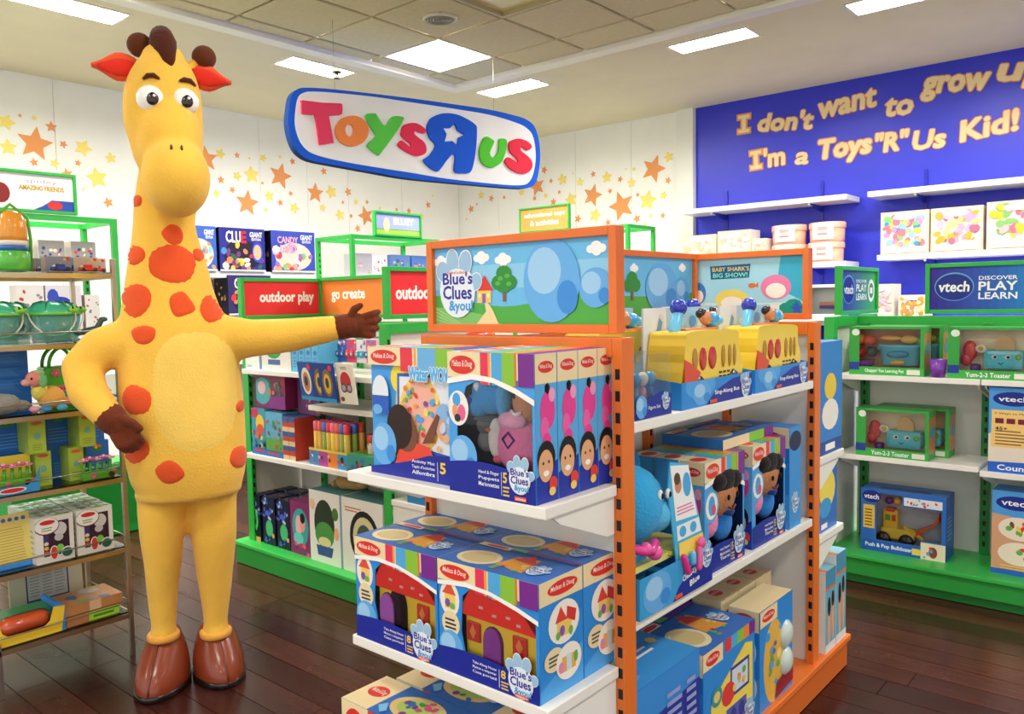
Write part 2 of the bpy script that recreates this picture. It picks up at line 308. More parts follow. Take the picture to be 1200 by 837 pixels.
STAR_B=[[-7.118,2.458,0.021,"y"],[-7.036,2.575,0.048,"o"],[-6.861,2.735,0.049,"y"],[-6.692,2.675,0.041,"o"],[-6.484,2.669,0.024,"o"],[-6.937,2.628,0.014,"o"],[-5.863,2.921,0.043,"o"],[-5.975,2.745,0.108,"o"],[-6.209,2.702,0.048,"y"],[-5.767,2.785,0.028,"o"],[-5.606,2.785,0.067,"y"],[-5.65,2.646,0.025,"o"],[-5.846,2.624,0.032,"y"],[-6.014,2.61,0.029,"o"],[-5.738,2.542,0.043,"o"],[-5.486,2.545,0.084,"y"],[-5.36,2.729,0.047,"y"],[-5.179,2.794,0.034,"o"],[-5.0,2.74,0.064,"y"],[-4.83,2.699,0.033,"o"],[-4.687,2.647,0.053,"y"],[-4.656,2.786,0.023,"y"],[-5.193,2.563,0.12,"o"],[-4.961,2.588,0.03,"o"],[-4.817,2.414,0.153,"o"],[-5.16,2.343,0.077,"y"],[-5.394,2.324,0.045,"o"],[-4.99,2.252,0.037,"o"],[-4.611,2.512,0.023,"o"],[-4.491,2.442,0.101,"y"],[-4.419,2.761,0.137,"o"],[-4.238,2.86,0.055,"y"],[-4.248,2.623,0.035,"o"],[-4.301,2.475,0.043,"y"],[-4.311,2.269,0.032,"o"],[-4.451,2.282,0.023,"y"],[-4.527,2.192,0.023,"y"],[-4.623,2.262,0.046,"o"],[-4.757,2.798,0.01,"y"],[-5.455,2.835,0.01,"y"]]
WORDS=[["I",-3.482,2.985,-3.364,2.984,0.167],["don't",-3.282,2.975,-2.768,2.926,0.165],["want",-2.699,3.002,-2.211,3.036,0.157],["to",-2.14,2.933,-1.923,2.922,0.144],["grow",-1.855,3.06,-1.365,3.013,0.14],["up",-1.306,3.06,-0.937,3.017,0.137],["I'm",-3.352,2.623,-3.018,2.638,0.172],["a",-2.924,2.624,-2.805,2.614,0.104],["Toys",-2.702,2.642,-2.254,2.647,0.163],["\"R\"",-2.211,2.634,-1.948,2.637,0.161],["Us",-1.915,2.618,-1.672,2.613,0.151],["Kid!",-1.555,2.634,-1.144,2.675,0.165]]
ROWS=[[-0.006,0.067,2.312],[-0.029,0.089,2.288],[-0.058,0.116,2.258],[-0.085,0.138,2.213],[-0.104,0.15,2.153],[-0.109,0.153,2.093],[-0.107,0.153,2.032],[-0.092,0.148,1.981],[-0.081,0.149,1.927],[-0.085,0.14,1.851],[-0.091,0.125,1.775],[-0.096,0.113,1.714],[-0.104,0.123,1.652],[-0.116,0.141,1.591],[-0.127,0.156,1.53],[-0.138,0.168,1.468],[-0.149,0.186,1.406],[-0.162,0.22,1.344],[-0.165,0.241,1.281],[-0.168,0.245,1.219],[-0.172,0.253,1.125],[-0.171,0.259,1.03],[-0.17,0.261,0.935],[-0.16,0.26,0.839],[-0.149,0.252,0.775],[-0.131,0.238,0.736],[-0.115,0.213,0.717]]
LEGS={"l":[[-0.126,0.052,0.752],[-0.13,0.039,0.657],[-0.126,0.026,0.562],[-0.116,0.016,0.466],[-0.112,0.0,0.371],[-0.107,-0.009,0.291],[-0.101,-0.015,0.226],[-0.111,-0.01,0.191]],"r":[[0.052,0.22,0.733],[0.048,0.216,0.636],[0.05,0.212,0.538],[0.057,0.199,0.441],[0.068,0.186,0.342],[0.077,0.173,0.26],[0.08,0.165,0.204],[0.07,0.173,0.171]]}
GP={"muz":[0.05,1.852],"muzl":[-0.054,1.848],"muzr":[0.16,1.856],"muzb":[0.044,1.714],"ebl":[-0.015,2.111],"ebr":[0.093,2.116],"er":[0.028,2.114],"browl":[-0.011,2.183],"browr":[0.104,2.186],"nl":[0.054,1.934],"nr":[0.079,1.936],"earl0":[-0.045,2.245],"earl1":[-0.196,2.237],"earlt":[-0.111,2.283],"earlb":[-0.115,2.201],"earr0":[0.115,2.242],"earr1":[0.252,2.217],"earrt":[0.183,2.266],"earrb":[0.166,2.195],"hl":[-0.044,2.328],"hlb":[-0.019,2.265],"hr":[0.167,2.304],"hrb":[0.116,2.254],"tuft0":[0.052,2.218],"tuft1":[0.03,2.365],"tuftl":[-0.014,2.307],"tuftr":[0.072,2.304],"sh_l":[-0.112,1.311],"el_l":[-0.301,1.21],"wr_l":[-0.202,1.034],"hand_l0":[-0.169,1.02],"hand_l1":[-0.125,0.954],"sh_r":[0.212,1.288],"el_r":[0.404,1.284],"wr_r":[0.626,1.317],"hand_r":[0.701,1.332],"hand_r1":[0.774,1.357],"th0":[0.668,1.353],"th1":[0.69,1.393],"shoeltop":[-0.059,0.204],"shoerm":[0.122,0.184],"sl_l":[-0.178,0.104],"sl_r":[0.013,0.099],"sl_tip":[-0.145,0.007],"sr_l":[0.051,0.091],"sr_r":[0.228,0.057],"sr_b":[0.141,-0.009],"bellyT":[0.036,1.328],"bellyB":[0.017,0.889],"bellyL":[-0.058,1.13],"bellyR":[0.235,1.113]}
PATCH=[[0.036,1.659,0.043],[0.032,1.554,0.093],[-0.093,1.591,0.047],[-0.095,1.439,0.075],[0.051,1.412,0.053],[0.153,1.397,0.062],[-0.073,1.31,0.047],[-0.111,1.086,0.068],[-0.127,0.917,0.062],[-0.009,0.828,0.056],[0.228,0.848,0.05],[0.241,1.035,0.025],[0.117,1.592,0.028],[-0.079,1.787,0.028]]

# ================================================================== THE SETTING
def grid_slab(mb, x0, x1, y0, y1, z0, z1, holes, c):
    xs = sorted({x0, x1, *[h[0] for h in holes], *[h[1] for h in holes]}); ys = sorted({y0, y1, *[h[2] for h in holes], *[h[3] for h in holes]})
    xs = [x for x in xs if x0 <= x <= x1]; ys = [y for y in ys if y0 <= y <= y1]
    for a, b in zip(xs, xs[1:]):
        for p, q in zip(ys, ys[1:]):
            mx, my = (a+b)/2, (p+q)/2
            if any(h[0] < mx < h[1] and h[2] < my < h[3] for h in holes): continue
            mb.box(a, p, z0, b, q, z1, c)
CEILC = '#f0e6c8'
ceiling = MB(); CX, CY = -5.05, 5.22
grid_slab(ceiling, XW, CX-.08, -4.2, YW+.1, ZC, ZC+.07, LAMPS, CEILC)
grid_slab(ceiling, CX-.08, 6.1, CY+.08, YW+.1, ZC, ZC+.07, LAMPS, CEILC)
ceiling.box(XW, -4.2, ZC+.16, 6.1, YW+.1, ZC+.2, '#8b8472')
ceiling = tag(ceiling.build('ceiling', 'matte'), kind='structure')
# pale cove trim round the tiled field
m = MB(); m.box(CX-.08, -4.2, ZC-.035, CX+.03, CY+.08, ZC+.07, '#f6f2e4'); m.build('cove_trim', 'laminate', ceiling)
m = MB(); m.box(CX+.03, CY-.03, ZC-.035, 6.1, CY+.08, ZC+.07, '#f6f2e4'); m.build('cove_trim', 'laminate', ceiling)
GX0, GY1 = -4.855, 4.83
lampcells = [(0, 0), (0, 4), (0, 8), (0, 12), (5, 0), (5, 4), (5, 8), (5, 12), (9, 0), (9, 4), (9, 8), (9, 12)]
m = MB()
for k in range(-1, 18): m.box(GX0+.61*k-.012, -4.2, ZC+.012, GX0+.61*k+.012, CY, ZC+.02, '#cdbf9b') if k >= 0 else None
for k in range(-14, 1): m.box(CX, GY1+.61*k-.012, ZC+.0125, 6.1, GY1+.61*k+.012, ZC+.0205, '#cdbf9b')
tag(m.build('ceiling_grid', 'matte', ceiling), kind='stuff')
def tile(x0, y0, x1, y1):
    m = MB(); m.box(x0+.016, y0+.016, ZC-.004, x1-.016, y1-.016, ZC+.014, random.choice(['#e2d5ae', '#dfd2ab', '#e6d9b3']), b=.006); return m.build('ceiling_tile', 'ceil', ceiling)
for i in range(-1, 6):
    for j in range(-1, 6):
        x0 = GX0+.61*i if i >= 0 else CX+.03; x1 = GX0+.61*(i+1); y1 = GY1-.61*j if j >= 0 else CY-.03; y0 = GY1-.61*(j+1)
        if (i, j) in lampcells or (i, j) == (2, 1): continue
        tile(x0, y0, x1, y1)
m = MB(); grid_slab(m, GX0+.61*6, 6.1, -4.2, GY1+.4, ZC, ZC+.014, [(GX0+.61*i, GX0+.61*(i+1), GY1-.61*(j+1), GY1-.61*j) for i, j in lampcells], '#e2d5ae')
grid_slab(m, CX+.03, GX0+.61*6, -4.2, GY1-.61*6, ZC, ZC+.014, [(GX0+.61*i, GX0+.61*(i+1), GY1-.61*(j+1), GY1-.61*j) for i, j in lampcells], '#c9bd98')
tag(m.build('ceiling_tile_field', 'ceil', ceiling), kind='stuff')
# lamps
def lamp_label(k):
    return {0: 'long white ceiling lamp to the right of the giraffe head', 1: 'long white ceiling lamp at the top left corner', 2: 'long white ceiling lamp just above the right half of the hanging sign', 3: 'long white ceiling lamp in front of the blue wall, left one of two', 4: 'long white ceiling lamp at the top edge before the blue wall, right one of two'}.get(k, 'long white ceiling lamp outside the view, %s' % ('nearer one by the blue wall', 'further one by the blue wall', 'nearer one by the left wall', 'further one by the left wall')[(k-5) % 4])
for k, (x0, x1, y0, y1) in enumerate(LAMPS):
    e = empty('ceiling_lamp', ((x0+x1)/2, (y0+y1)/2, ZC), 0, lamp_label(k), 'lamp', 'long recessed ceiling lamps')
    w, d = (x1-x0)/2, (y1-y0)/2
    m = MB(); m.add([(-w, -d, .035), (w, -d, .035), (w, d, .035), (-w, d, .035)], [(3, 2, 1, 0)], '#ffffff'); m.build('lamp_diffuser', 'lamp', e)
    m = MB()
    for a, b, c, f in ((-w-.02, -w+.004, -d-.02, d+.02), (w-.004, w+.02, -d-.02, d+.02), (-w+.004, w-.004, -d-.02, -d+.004), (-w+.004, w-.004, d-.004, d+.02)): m.box(a, c, -.004, b, f, .05, '#efe9d6')
    m.build('lamp_frame', 'laminate', e)
for k, (i, j) in enumerate(lampcells):
    x0 = GX0+.61*i; y0 = GY1-.61*(j+1)
    e = empty('ceiling_panel_lamp', (x0+.305, y0+.305, ZC), 0, 'square recessed ceiling lamp in the tiled ceiling above the hanging sign' if k == 0 else 'square recessed ceiling lamp above the shop floor outside the view, number %s' % ('two three four five six seven eight nine ten eleven twelve thirteen'.split()[k]), 'lamp', 'square recessed ceiling lamps')
    m = MB(); m.add([(-.285, -.285, .03), (.285, -.285, .03), (.285, .285, .03), (-.285, .285, .03)], [(3, 2, 1, 0)], '#ffffff'); m.build('lamp_diffuser', 'panel', e)
    m = MB()
    for a, b, c, f in ((-.305, -.285, -.305, .305), (.285, .305, -.305, .305), (-.285, .285, -.305, -.285), (-.285, .285, .285, .305)): m.box(a, c, -.003, b, f, .05, '#efe9d6')
    m.build('lamp_frame', 'laminate', e)
e = empty('ceiling_panel_lamp', (GX0+.61*2.5, GY1-.61*1.5, ZC), 0, 'unlit yellowish square ceiling lamp at the top edge of the view', 'lamp')
m = MB(); m.box(-.28, -.28, .02, .28, .28, .028, '#e6d79a'); m.build('lamp_diffuser', 'plastic', e)
m = MB()
for a, b, c, f in ((-.3, -.275, -.3, .3), (.275, .3, -.3, .3), (-.275, .275, -.3, -.275), (-.275, .275, .275, .3)): m.box(a, c, -.006, b, f, .03, '#b9aa80')
m.build('lamp_frame', 'powder', e)
e = empty('ceiling_vent', (-3.93, 3.93, ZC), 0, 'round grey ceiling speaker grille in a tile at the top middle', 'vent')  # round air diffuser of the ceiling ventilation
m = MB(); m.lathe([(.12, -.004), (.12, -.014), (.098, -.02), (.098, -.008)], '#d9cfb2', 28); m.build('vent_rim', 'plastic', e)
m = MB()
for r in (.09, .072, .054, .036, .018): m.lathe([(r, -.009), (r, -.018), (r-.009, -.018), (r-.009, -.009)], '#8e8672', 24)
m.box(-.09, -.09, -.008, .09, .09, -.006, '#6d6757'); m.build('vent_grille', 'plastic', e)
e = empty('sprinkler_head', (-5.42, 4.22, ZC), 0, 'small dark sprinkler head under the ceiling above the hanging sign', 'sprinkler')
m = MB(); m.lathe([(.04, 0), (.04, -.012), (.015, -.014), (.012, -.05), (.03, -.055), (.03, -.06)], '#4a453c', 14); m.build('sprinkler_body', 'chrome', e)
# walls
m = MB(); m.box(XW-.15, -4.2, 0, XW-.012, YW+.15, ZC+.2, '#f3f2ea'); wl = tag(m.build('wall_left', 'matte'), kind='structure')
cuts = [-4.2, -2.0, -.2, .9, 1.85, 2.745, 3.7, 4.65, 5.21, 5.75, 6.54, YW]
for a, b in zip(cuts, cuts[1:]):
    m = MB(); m.box(XW-.012, a+.002, 0, XW, b-.002, ZC, '#fbfaf4'); m.build('wall_panel', 'matte', wl)
m = MB(); m.box(XW-.15, YW+.012, 0, -3.93, YW+.15, ZC+.2, '#f3f2ea'); wb = tag(m.build('wall_back', 'matte'), kind='structure')
cuts = [XW, -6.58, -6.0, -5.42, -4.69, -4.12]
for a, b in zip(cuts, cuts[1:]):
    m = MB(); m.box(a+.002, YW, 0, b-.002, YW+.012, ZC, '#fbfaf4'); m.build('wall_panel', 'matte', wb)
m = MB(); m.box(-4.12, YW-.06, 0, -3.935, YW+.012, ZC, '#f7f6ef'); m.build('wall_pilaster', 'matte', wb)
BLUEC = '#3038d2'
m = MB(); m.box(-3.93, YW, 0, 6.1, YW+.15, ZC+.2, BLUEC); wblue = tag(m.build('wall_blue', 'wallblue'), kind='structure')
OC = {'o': '#eea063', 'y': '#fbe77f'}
def starpoly(r, rot, k=.46): return [(r*(1 if i % 2 == 0 else k)*math.sin(rad(rot+36*i)), r*(1 if i % 2 == 0 else k)*math.cos(rad(rot+36*i))) for i in range(10)]
for y, z, r, c in STAR_L:
    m = MB(T(XW+.003, y, z, 90)); m.prism(starpoly(r*1.08, random.uniform(-25, 25), .46 if c == 'o' else .52), -.002, .002, OC[c]); m.build('star_decal', 'matte', wl)
for x, z, r, c in STAR_B:
    m = MB(T(x, YW-.003, z, 0)); m.prism(starpoly(r*1.08, random.uniform(-25, 25), .46 if c == 'o' else .52), -.002, .002, OC[c]); m.build('star_decal', 'matte', wb)
for t, x0, z0, x1, z1, h in WORDS:
    L = math.hypot(x1-x0, z1-z0); a = math.degrees(math.atan2(z1-z0, x1-x0))
    desc = .32 if any(ch in t for ch in 'gpy') else 0
    m = MB(T(x0, YW-.002, z0) @ Matrix.Rotation(rad(-a), 4, 'Y'))
    A = Art(m, 1, 1, step=.0015); A.clip = False
    if t[0] == 'I':
        wI = L if t == 'I' else L*.33; tx_ = .02
        for cc, g in (('#f0a055', .016), ('#fbe6b4', 0)):
            y_ = A.nx(); a_, b_ = -g, wI+g
            A.poly([(a_, -g), (b_, -g), (b_, h*.2+g), (wI*.68+g, h*.2+g), (wI*.68+g, h*.8-g), (b_, h*.8-g), (b_, h+g), (a_, h+g), (a_, h*.8-g), (wI*.32-g, h*.8-g), (wI*.32-g, h*.2+g), (a_, h*.2+g)], cc, y_)
        if t == 'I': m.build('wall_lettering', 'matte', wblue); continue
        A.text(t[1:], L*.42, 0, L, h, '#fbe6b4', .045, outline='#f0a055', shear=.05, ow=.10); m.build('wall_lettering', 'matte', wblue); continue
    A.text(t, 0, -desc*h, L, h if t != 'a' else h, '#fbe6b4', .045, outline='#f0a055', shear=.12, ow=.10)
    m.build('wall_lettering', 'matte', wblue)
# floor with planks
m = MB(); m.box(XW-.15, -4.2, -.1, 6.1, YW+.15, -.004, '#3a1a12'); fl = tag(m.build('floor', 'floor'), kind='structure')
R2 = random.Random(5); n = 0; PW = .128
PC = ['#41201a', '#4a261c', '#381813', '#4f2a20', '#43221a', '#341712']
y = .62
while y < 4.3:
    x = -4.45+R2.uniform(-.6, 0)
    x_end = .75 if y > 1.8 else -.9
    while x < x_end:
        l = R2.uniform(1.0, 1.7)
        c = lin(R2.choice(PC)); m = MB(); m.box(x+.0015, y+.0015, -.004, x+l-.0015, y+PW-.0015, 0, R2.choice(PC)); m.build('floor_plank', 'floor', fl); n += 1
        x += l
    y += PW
m = MB(); yy = -4.0
while yy < YW:
    xs = XW
    while xs < 6:
        l = 1.4
        if not (.62-.13 < yy < 4.32 and -5.2 < xs+l and xs < (2.2 if yy > 1.7 else .6)): m.box(xs+.002, yy+.002, -.004, xs+l-.002, yy+.126, -.001, R2.choice(PC))
        xs += l
    yy += PW
tag(m.build('floor_plank_field', 'floor', fl), kind='stuff')
# ================================================================== HANGING SIGN
sg = empty('hanging_sign', (-4.3, 4.1, 0), 79, 'white shop sign with blue border and colourful letters hanging by cables below the ceiling', 'sign')
out = smooth_loop(SIGN['outer'], 4); inn = smooth_loop(SIGN['inner'], 4)
m = MB(); m.prism([out], 0, .07, '#1e5fdc', side='#123a7c'); m.build('sign_board', 'matte', sg)
m = MB(); m.prism([inn], -.004, 0, '#f6f6f8'); m.build('sign_face', 'matte', sg)
def sgl(k, c, holes=(), n=4, y=-.022): 
    m = MB(); L = [smooth_loop(SIGN[k], n)] + [smooth_loop(SIGN[h], n) if h != 'star' else SIGN[h] for h in holes]
    m.prism(L, y, -.004, c, side=c); return m.build('sign_letter', 'matte', sg)
sgl('T', '#e8446a', n=2); sgl('o', '#f08a4a', ('o_in',), 2); sgl('y', '#5cc94e', n=3); sgl('s', '#e6365a'); sgl('R', '#1f5bd8', ('star',), 4); sgl('u', '#57c63a'); sgl('s2', '#e6364e')
for s_, z_ in CABLE:
    m = MB(); m.tube([(s_, .035, z_), (s_, .035, ZC)], .0016, '#b0ab98', 6); m.build('sign_cable', 'chrome', sg)

# ================================================================== FIXTURES
def slots(mb, x, z0, z1, y, axis='x', pitch=.05, xf=None):
    z = z0+.03
    while z < z1-.03:
        if axis == 'x': mb.box(x-.006, y-.0008, z, x+.006, y+.002, z+.024, '#1a1613', xf=xf)
        else: mb.box(y-.0008, x-.006, z, y+.002, x+.006, z+.024, '#1a1613', xf=xf)
        z += pitch
def header(parent, loc, rz, W, H, fc, artfn, name='header_sign', bw=.02, panelmat='card'):
    xf = T(*loc, rz)
    m = MB(xf)
    m.box(0, -.018, 0, bw, .018, H, fc, .002); m.box(W-bw, -.018, 0, W, .018, H, fc, .002)
    m.box(bw, -.018, H-bw, W-bw, .018, H, fc, .002); m.box(bw, -.018, 0, W-bw, .018, bw, fc, .002)
    f = m.build(name, 'powder', parent)
    m = MB(xf @ T(bw, 0, bw)); m.box(0, -.004, 0, W-2*bw, .006, H-2*bw, '#eeeeee')
    artfn(Art(m, W-2*bw, H-2*bw, T(0, -.0045, 0), .00008)); m.build('sign_panel', panelmat, f)
    return f
def cloud(A, x, z, s, c='#fdfdfd'):
    for dx, dz, r in ((-.9, 0, .7), (0, .35, .9), (.9, .05, .75), (.1, -.3, .8)): A.ell(x+dx*s*A.H/A.W, z+dz*s, r*s*A.H/A.W, r*s*.8, c, 14)
def paw_logo(A, x, z, w, big=True):
    """blue's clues & you! wordmark on its white paw; x,z centre, w width fraction"""
    h = w*A.W/A.H*1.15
    for c, g in (('#ffffff', .0), ('#9fc6e6', -.012)):
        k = 1+g*8
        for dx, dz, rx, rz, ro in ((-.36, .22, .17, .17, 15), (-.12, .36, .16, .2, 5), (.18, .34, .16, .19, -8), (.42, .05, .14, .14, -25)):
            A.ell(x+dx*w, z+dz*h, rx*w*k, rz*h*k, c, 16, ro)
        A.ell(x-.02*w, z-.08*h, .42*w*k, .40*h*k, c, 20)
    A.ell(x-.02*w, z-.1*h, .40*w, .36*h, '#e8f3fb', 20)
    A.text("Blue's", x-.36*w, z+.02*h, x+.34*w, z+.2*h, '#3a2a9c', .03); A.text('Clues', x-.36*w, z-.2*h, x+.32*w, z-.0*h, '#3a2a9c', .03)
    A.text('&you!', x-.22*w, z-.42*h, x+.34*w, z-.22*h, '#3f9fe0', .03)
def little_house(A, x, z, w):
    h = w*A.W/A.H
    A.rect(x-.42*w, z, x+.42*w, z+.6*h, '#f8cf63'); A.poly([(x-.55*w, z+.55*h), (x+.55*w, z+.55*h), (x+.05*w, z+1.25*h)], '#df3b35')
    A.rect(x-.12*w, z, x+.1*w, z+.42*h, '#8d62b0'); A.ell(x-.27*w, z+.33*h, .09*w, .11*h, '#fff1a8', 10); A.ell(x+.26*w, z+.33*h, .09*w, .11*h, '#fff1a8', 10)
def blob(A, x, z, w, h, dark='#3d8fe0', mid='#66b0ee', lite='#9fd0f6'):
    """plain rounded blue shape, no face and no outline of any figure"""
    A.ell(x, z, .5*w, .5*h, mid, 24); A.ell(x-.12*w, z+.12*h, .3*w, .28*h, lite, 20); A.ell(x+.28*w, z-.2*h, .18*w, .2*h, dark, 18)
def art_meadow(A, side=False):
    A.rect(0, 0, 1, 1, '#6cc0ef'); A.rect(0, .45, 1, .75, '#8fd0f3')
    A.poly([(0, 0), (1, 0), (1, .42)]+[(1-t/12, .30+.08*math.sin(t*.55+1)) for t in range(13)], '#4fae46')
    A.poly([(0, 0), (.42, 0), (.30, .12), (.12, .2), (0, .22)], '#7cc46a')
    for k in range(4): A.poly([(.0, .2-.05*k), (.16-.02*k, 0), (.17-.02*k, 0), (.0, .215-.05*k)], '#a6d98f')
    cl = ((.04, .82), (.30, .84), (.43, .80), (.93, .86)) if not side else ((.1, .85), (.32, .78), (.85, .85))
    for x, z in cl: cloud(A, x, z, .085)
    hx = .325 if not side else .16
    A.poly([(hx-.06, 0), (hx+.075, 0), (hx+.04, .18), (hx+.012, .27), (hx-.008, .27), (hx+.0, .16)], '#f3dca4')
    little_house(A, hx-.01, .27, .10 if not side else .18)
    tx = .435 if not side else .36
    A.rect(tx-.008, .28, tx+.01, .45, '#8a5a2e')
    for dx, dz, r in ((-.03, 0, .045), (.03, .0, .045), (0, .09, .045), (.0, -.02, .05)): A.ell(tx+dx, .52+dz*1.3, r, r*A.W/A.H*.75, '#2f8f37', 12)
    for dx, dz in ((-.02, .05), (.02, .08), (.03, -.02), (-.035, -.01)): A.ell(tx+dx, .52+dz, .016, .03, '#59b34b', 8)
    if side: blob(A, .72, .5, .44, .8)
    else:
        blob(A, .70, .52, .30, 1.0); blob(A, .925, .42, .16, .46)
        paw_logo(A, .155, .50, .27)
        A.text('nickelodeon', .085, .655, .215, .695, '#ef6a2f', .02)
def art_sea(A):
    A.rect(0, 0, 1, 1, '#a9e0f1'); A.rect(0, 0, 1, .14, '#f2efe0'); A.poly([(0, .14), (1, .14), (1, .2), (.6, .17), (.3, .21), (0, .18)], '#d9f0ee')
    A.poly([(0, .2), (.1, .3), (.14, 1), (0, 1)], '#4db9dc'); A.poly([(1, .2), (.9, .35), (.84, .6), (.86, 1), (1, 1)], '#3fb3d6')
    A.poly([(.13, .5), (.2, .7), (.2, 1), (.14, 1)], '#7dd0e8')
    A.poly([(.405, .63), (.66, .645), (.67, .89), (.40, .87)], '#1d5f96'); A.text("BABY SHARK'S", .415, .77, .66, .85, '#f8dc4a', .012); A.text('BIG SHOW!', .42, .66, .65, .74, '#8ff0c0', .03)
    for x, z, w, h, c in ((.545, .26, .22, .36, '#f7df6a'), (.83, .46, .19, .44, '#ee86b4'), (.32, .38, .10, .40, '#3b86cf')):
        A.ell(x, z, .5*w, .5*h, c, 22); A.ell(x, z-.06, .33*w, .3*h, '#fbf7ea', 18)
    A.ell(.68, .50, .025, .045, '#e4763a', 12); A.poly([(.70, .50), (.72, .56), (.72, .45)], '#e4763a')
    for x, z in ((.9, .1), (.94, .16), (.97, .08), (.92, .02)): A.ell(x, z, .05, .09, '#1f9a86', 9)
    A.star(.96, .08, .045, '#2f61c4'); A.star(.955, .14, .025, '#2f61c4')
def art_plain(c, words, tc='#fbfbf5', x0=.2, x1=.8, z0=.38, z1=.62, bold=.035):
    def f(A): A.rect(0, 0, 1, 1, c); A.text(words, x0, z0, x1, z1, tc, bold)
    return f
def art_vtech(A):
    n = 24; y = A.nx()
    for i in range(n):
        t = i/(n-1)
        a = (.22, .16, .62); b = (.13, .60, .86); g = (.30, .72, .30)
        q = [a[k]+(b[k]-a[k])*min(1, t*1.7) if t < .59 else b[k]+(g[k]-b[k])*(t-.59)/.41 for k in range(3)]
        A.poly([(i/n, 0), ((i+1)/n+.001, 0), ((i+1)/n+.001, 1), (i/n, 1)], tuple(q), y)
    A.ell(.12, .54, .098, .335, '#6aa6dc', 28); A.ell(.12, .53, .093, .31, '#1c2f8c', 28); A.text('vtech', .045, .42, .195, .66, '#ffffff', .03, shear=.1)
    A.text('DISCOVER', .24, .68, .42, .77, '#ffffff', .02); A.text('PLAY', .24, .44, .42, .64, '#ffffff', .03); A.text('LEARN', .24, .24, .42, .39, '#ffffff', .03)
def gondola(name, label, origin, rz, L, hw, fc, D, bays, backc, frame_h=1.315, base=None, yoff=0):
    """local x along the bays, front is -y, spine at y=0; end frames at x=0 and x=L"""
    e = empty(name, origin, rz, label, 'shelving')
    def frame(x, wh='end_frame'):
        m = MB()
        for y in (-hw, hw-.027): m.box(x, y, .12, x+.052, y+.027, frame_h, fc, .003)
        m.box(x, -hw+.027, frame_h-.045, x+.052, hw-.027, frame_h, fc, .003)
        # slots on the faces
        for y in (-hw+.012, hw-.012):
            slots(m, y, .14, frame_h-.05, x, 'y'); 
            z = .17
            while z < frame_h-.08: m.box(x+.05, y-.006, z, x+.0528, y+.006, z+.024, '#1a1613'); z += .05
        f = m.build(wh, 'powder', e)
        m = MB(); m.box(x+.02, -hw+.027, .12, x+.03, hw-.027, frame_h-.045, '#eceae0'); m.build('infill_panel', 'laminate', f)
    frame(0); frame(L-.05)
    m = MB(); m.box(.05, -.012, .12, L-.05, .012, frame_h, backc); m.build('back_panel', 'laminate', e)
    m = MB(); m.box(.05, -.02, frame_h-.05, L-.05, .02, frame_h, fc, .002); m.build('top_rail', 'powder', e)
    for x in bays:
        m = MB(); m.box(x-.016, -.035, .12, x+.016, -.012, frame_h-.05, fc, .002); slots(m, x, .15, frame_h-.08, -.035); m.build('slotted_upright', 'powder', e)
    return e
def shelf(parent, x0, x1, y0, y1, z, c='#f6f4ec', t=.026, front='y-', brackets=True, name='shelf'):
    """z is the top of the board; front edge y0"""
    m = MB(); m.box(x0, y0, z-t, x1, y1, z, c, .003)
    s = m.build(name, 'laminate', parent)
    if brackets:
        for x in (x0+.012, x1-.012):
            mb = MB()
            L = [(y0+.03, z-t), (y1, z-t), (y1, z-t-.085), (y1-.03, z-t-.085), (y0+.05, z-t-.02)]
            mb.prism([[(p, q) for p, q in L]], x-.004, x+.004, c, xf=Matrix(((0, 1, 0, 0), (1, 0, 0, 0), (0, 0, 1, 0), (0, 0, 0, 1))))
            mb.build('shelf_bracket', 'laminate', s)
    return s
def art_meadow_wide(A):
    # visible far half: meadow, house and tree, plain blue shape
    class Sub: pass
    A.poly([(0, 0), (1, 0), (1, .4), (.8, .33), (.5, .36), (.2, .3), (0, .34)], '#4fae46')
    for x, z in ((.1, .84), (.3, .8), (.52, .86), (.635, .8), (.93, .84)): cloud(A, x, z, .08)
    A.poly([(.50, 0), (.58, 0), (.56, .16), (.535, .27), (.52, .27), (.53, .14)], '#f3dca4')
    little_house(A, .525, .27, .085); A.rect(.617, .28, .63, .45, '#8a5a2e')
    for dx, dz, r in ((-.018, 0, .028), (.018, .0, .028), (0, .09, .028)): A.ell(.624+dx, .53+dz*1.2, r, r*A.W/A.H*.75, '#2f8f37', 12)
    blob(A, .80, .48, .20, .86); blob(A, .93, .42, .09, .5); blob(A, .25, .46, .2, .8)
# ---- orange gondola: local x = world +Y, local -y = world +X ; origin at spine
ox, oy = -1.33, 1.552
og = gondola('orange_gondola', 'orange gondola with white shelves stocked with blue toy boxes, middle of the floor', (ox, oy, 0), 90, 1.25, .33, OR, .33, [.62, 1.17], '#e9e7de')
for z in (1.115, .64): shelf(og, .055, 1.195, -.326, -.036, z)
# end-cap shelves are built in the same local frame through a turned helper empty-free matrix
def shelf_end(parent, xf, W, y0, y1, z, t=.026, c='#f6f4ec'):
    m = MB(xf); m.box(0, y0, z-t, W, y1, z, c, .003); s = m.build('shelf', 'laminate', parent)
    for x in (.012, W-.012):
        mb = MB(xf); L = [(y0+.03, z-t), (y1, z-t), (y1, z-t-.09), (y1-.03, z-t-.09), (y0+.06, z-t-.022)]
        mb.prism([L], x-.004, x+.004, c, xf=Matrix(((0, 1, 0, 0), (1, 0, 0, 0), (0, 0, 1, 0), (0, 0, 0, 1)))); mb.build('shelf_bracket', 'laminate', s)
    return s
# near end cap faces world -Y: local matrix maps (x right, -y front) to gondola local


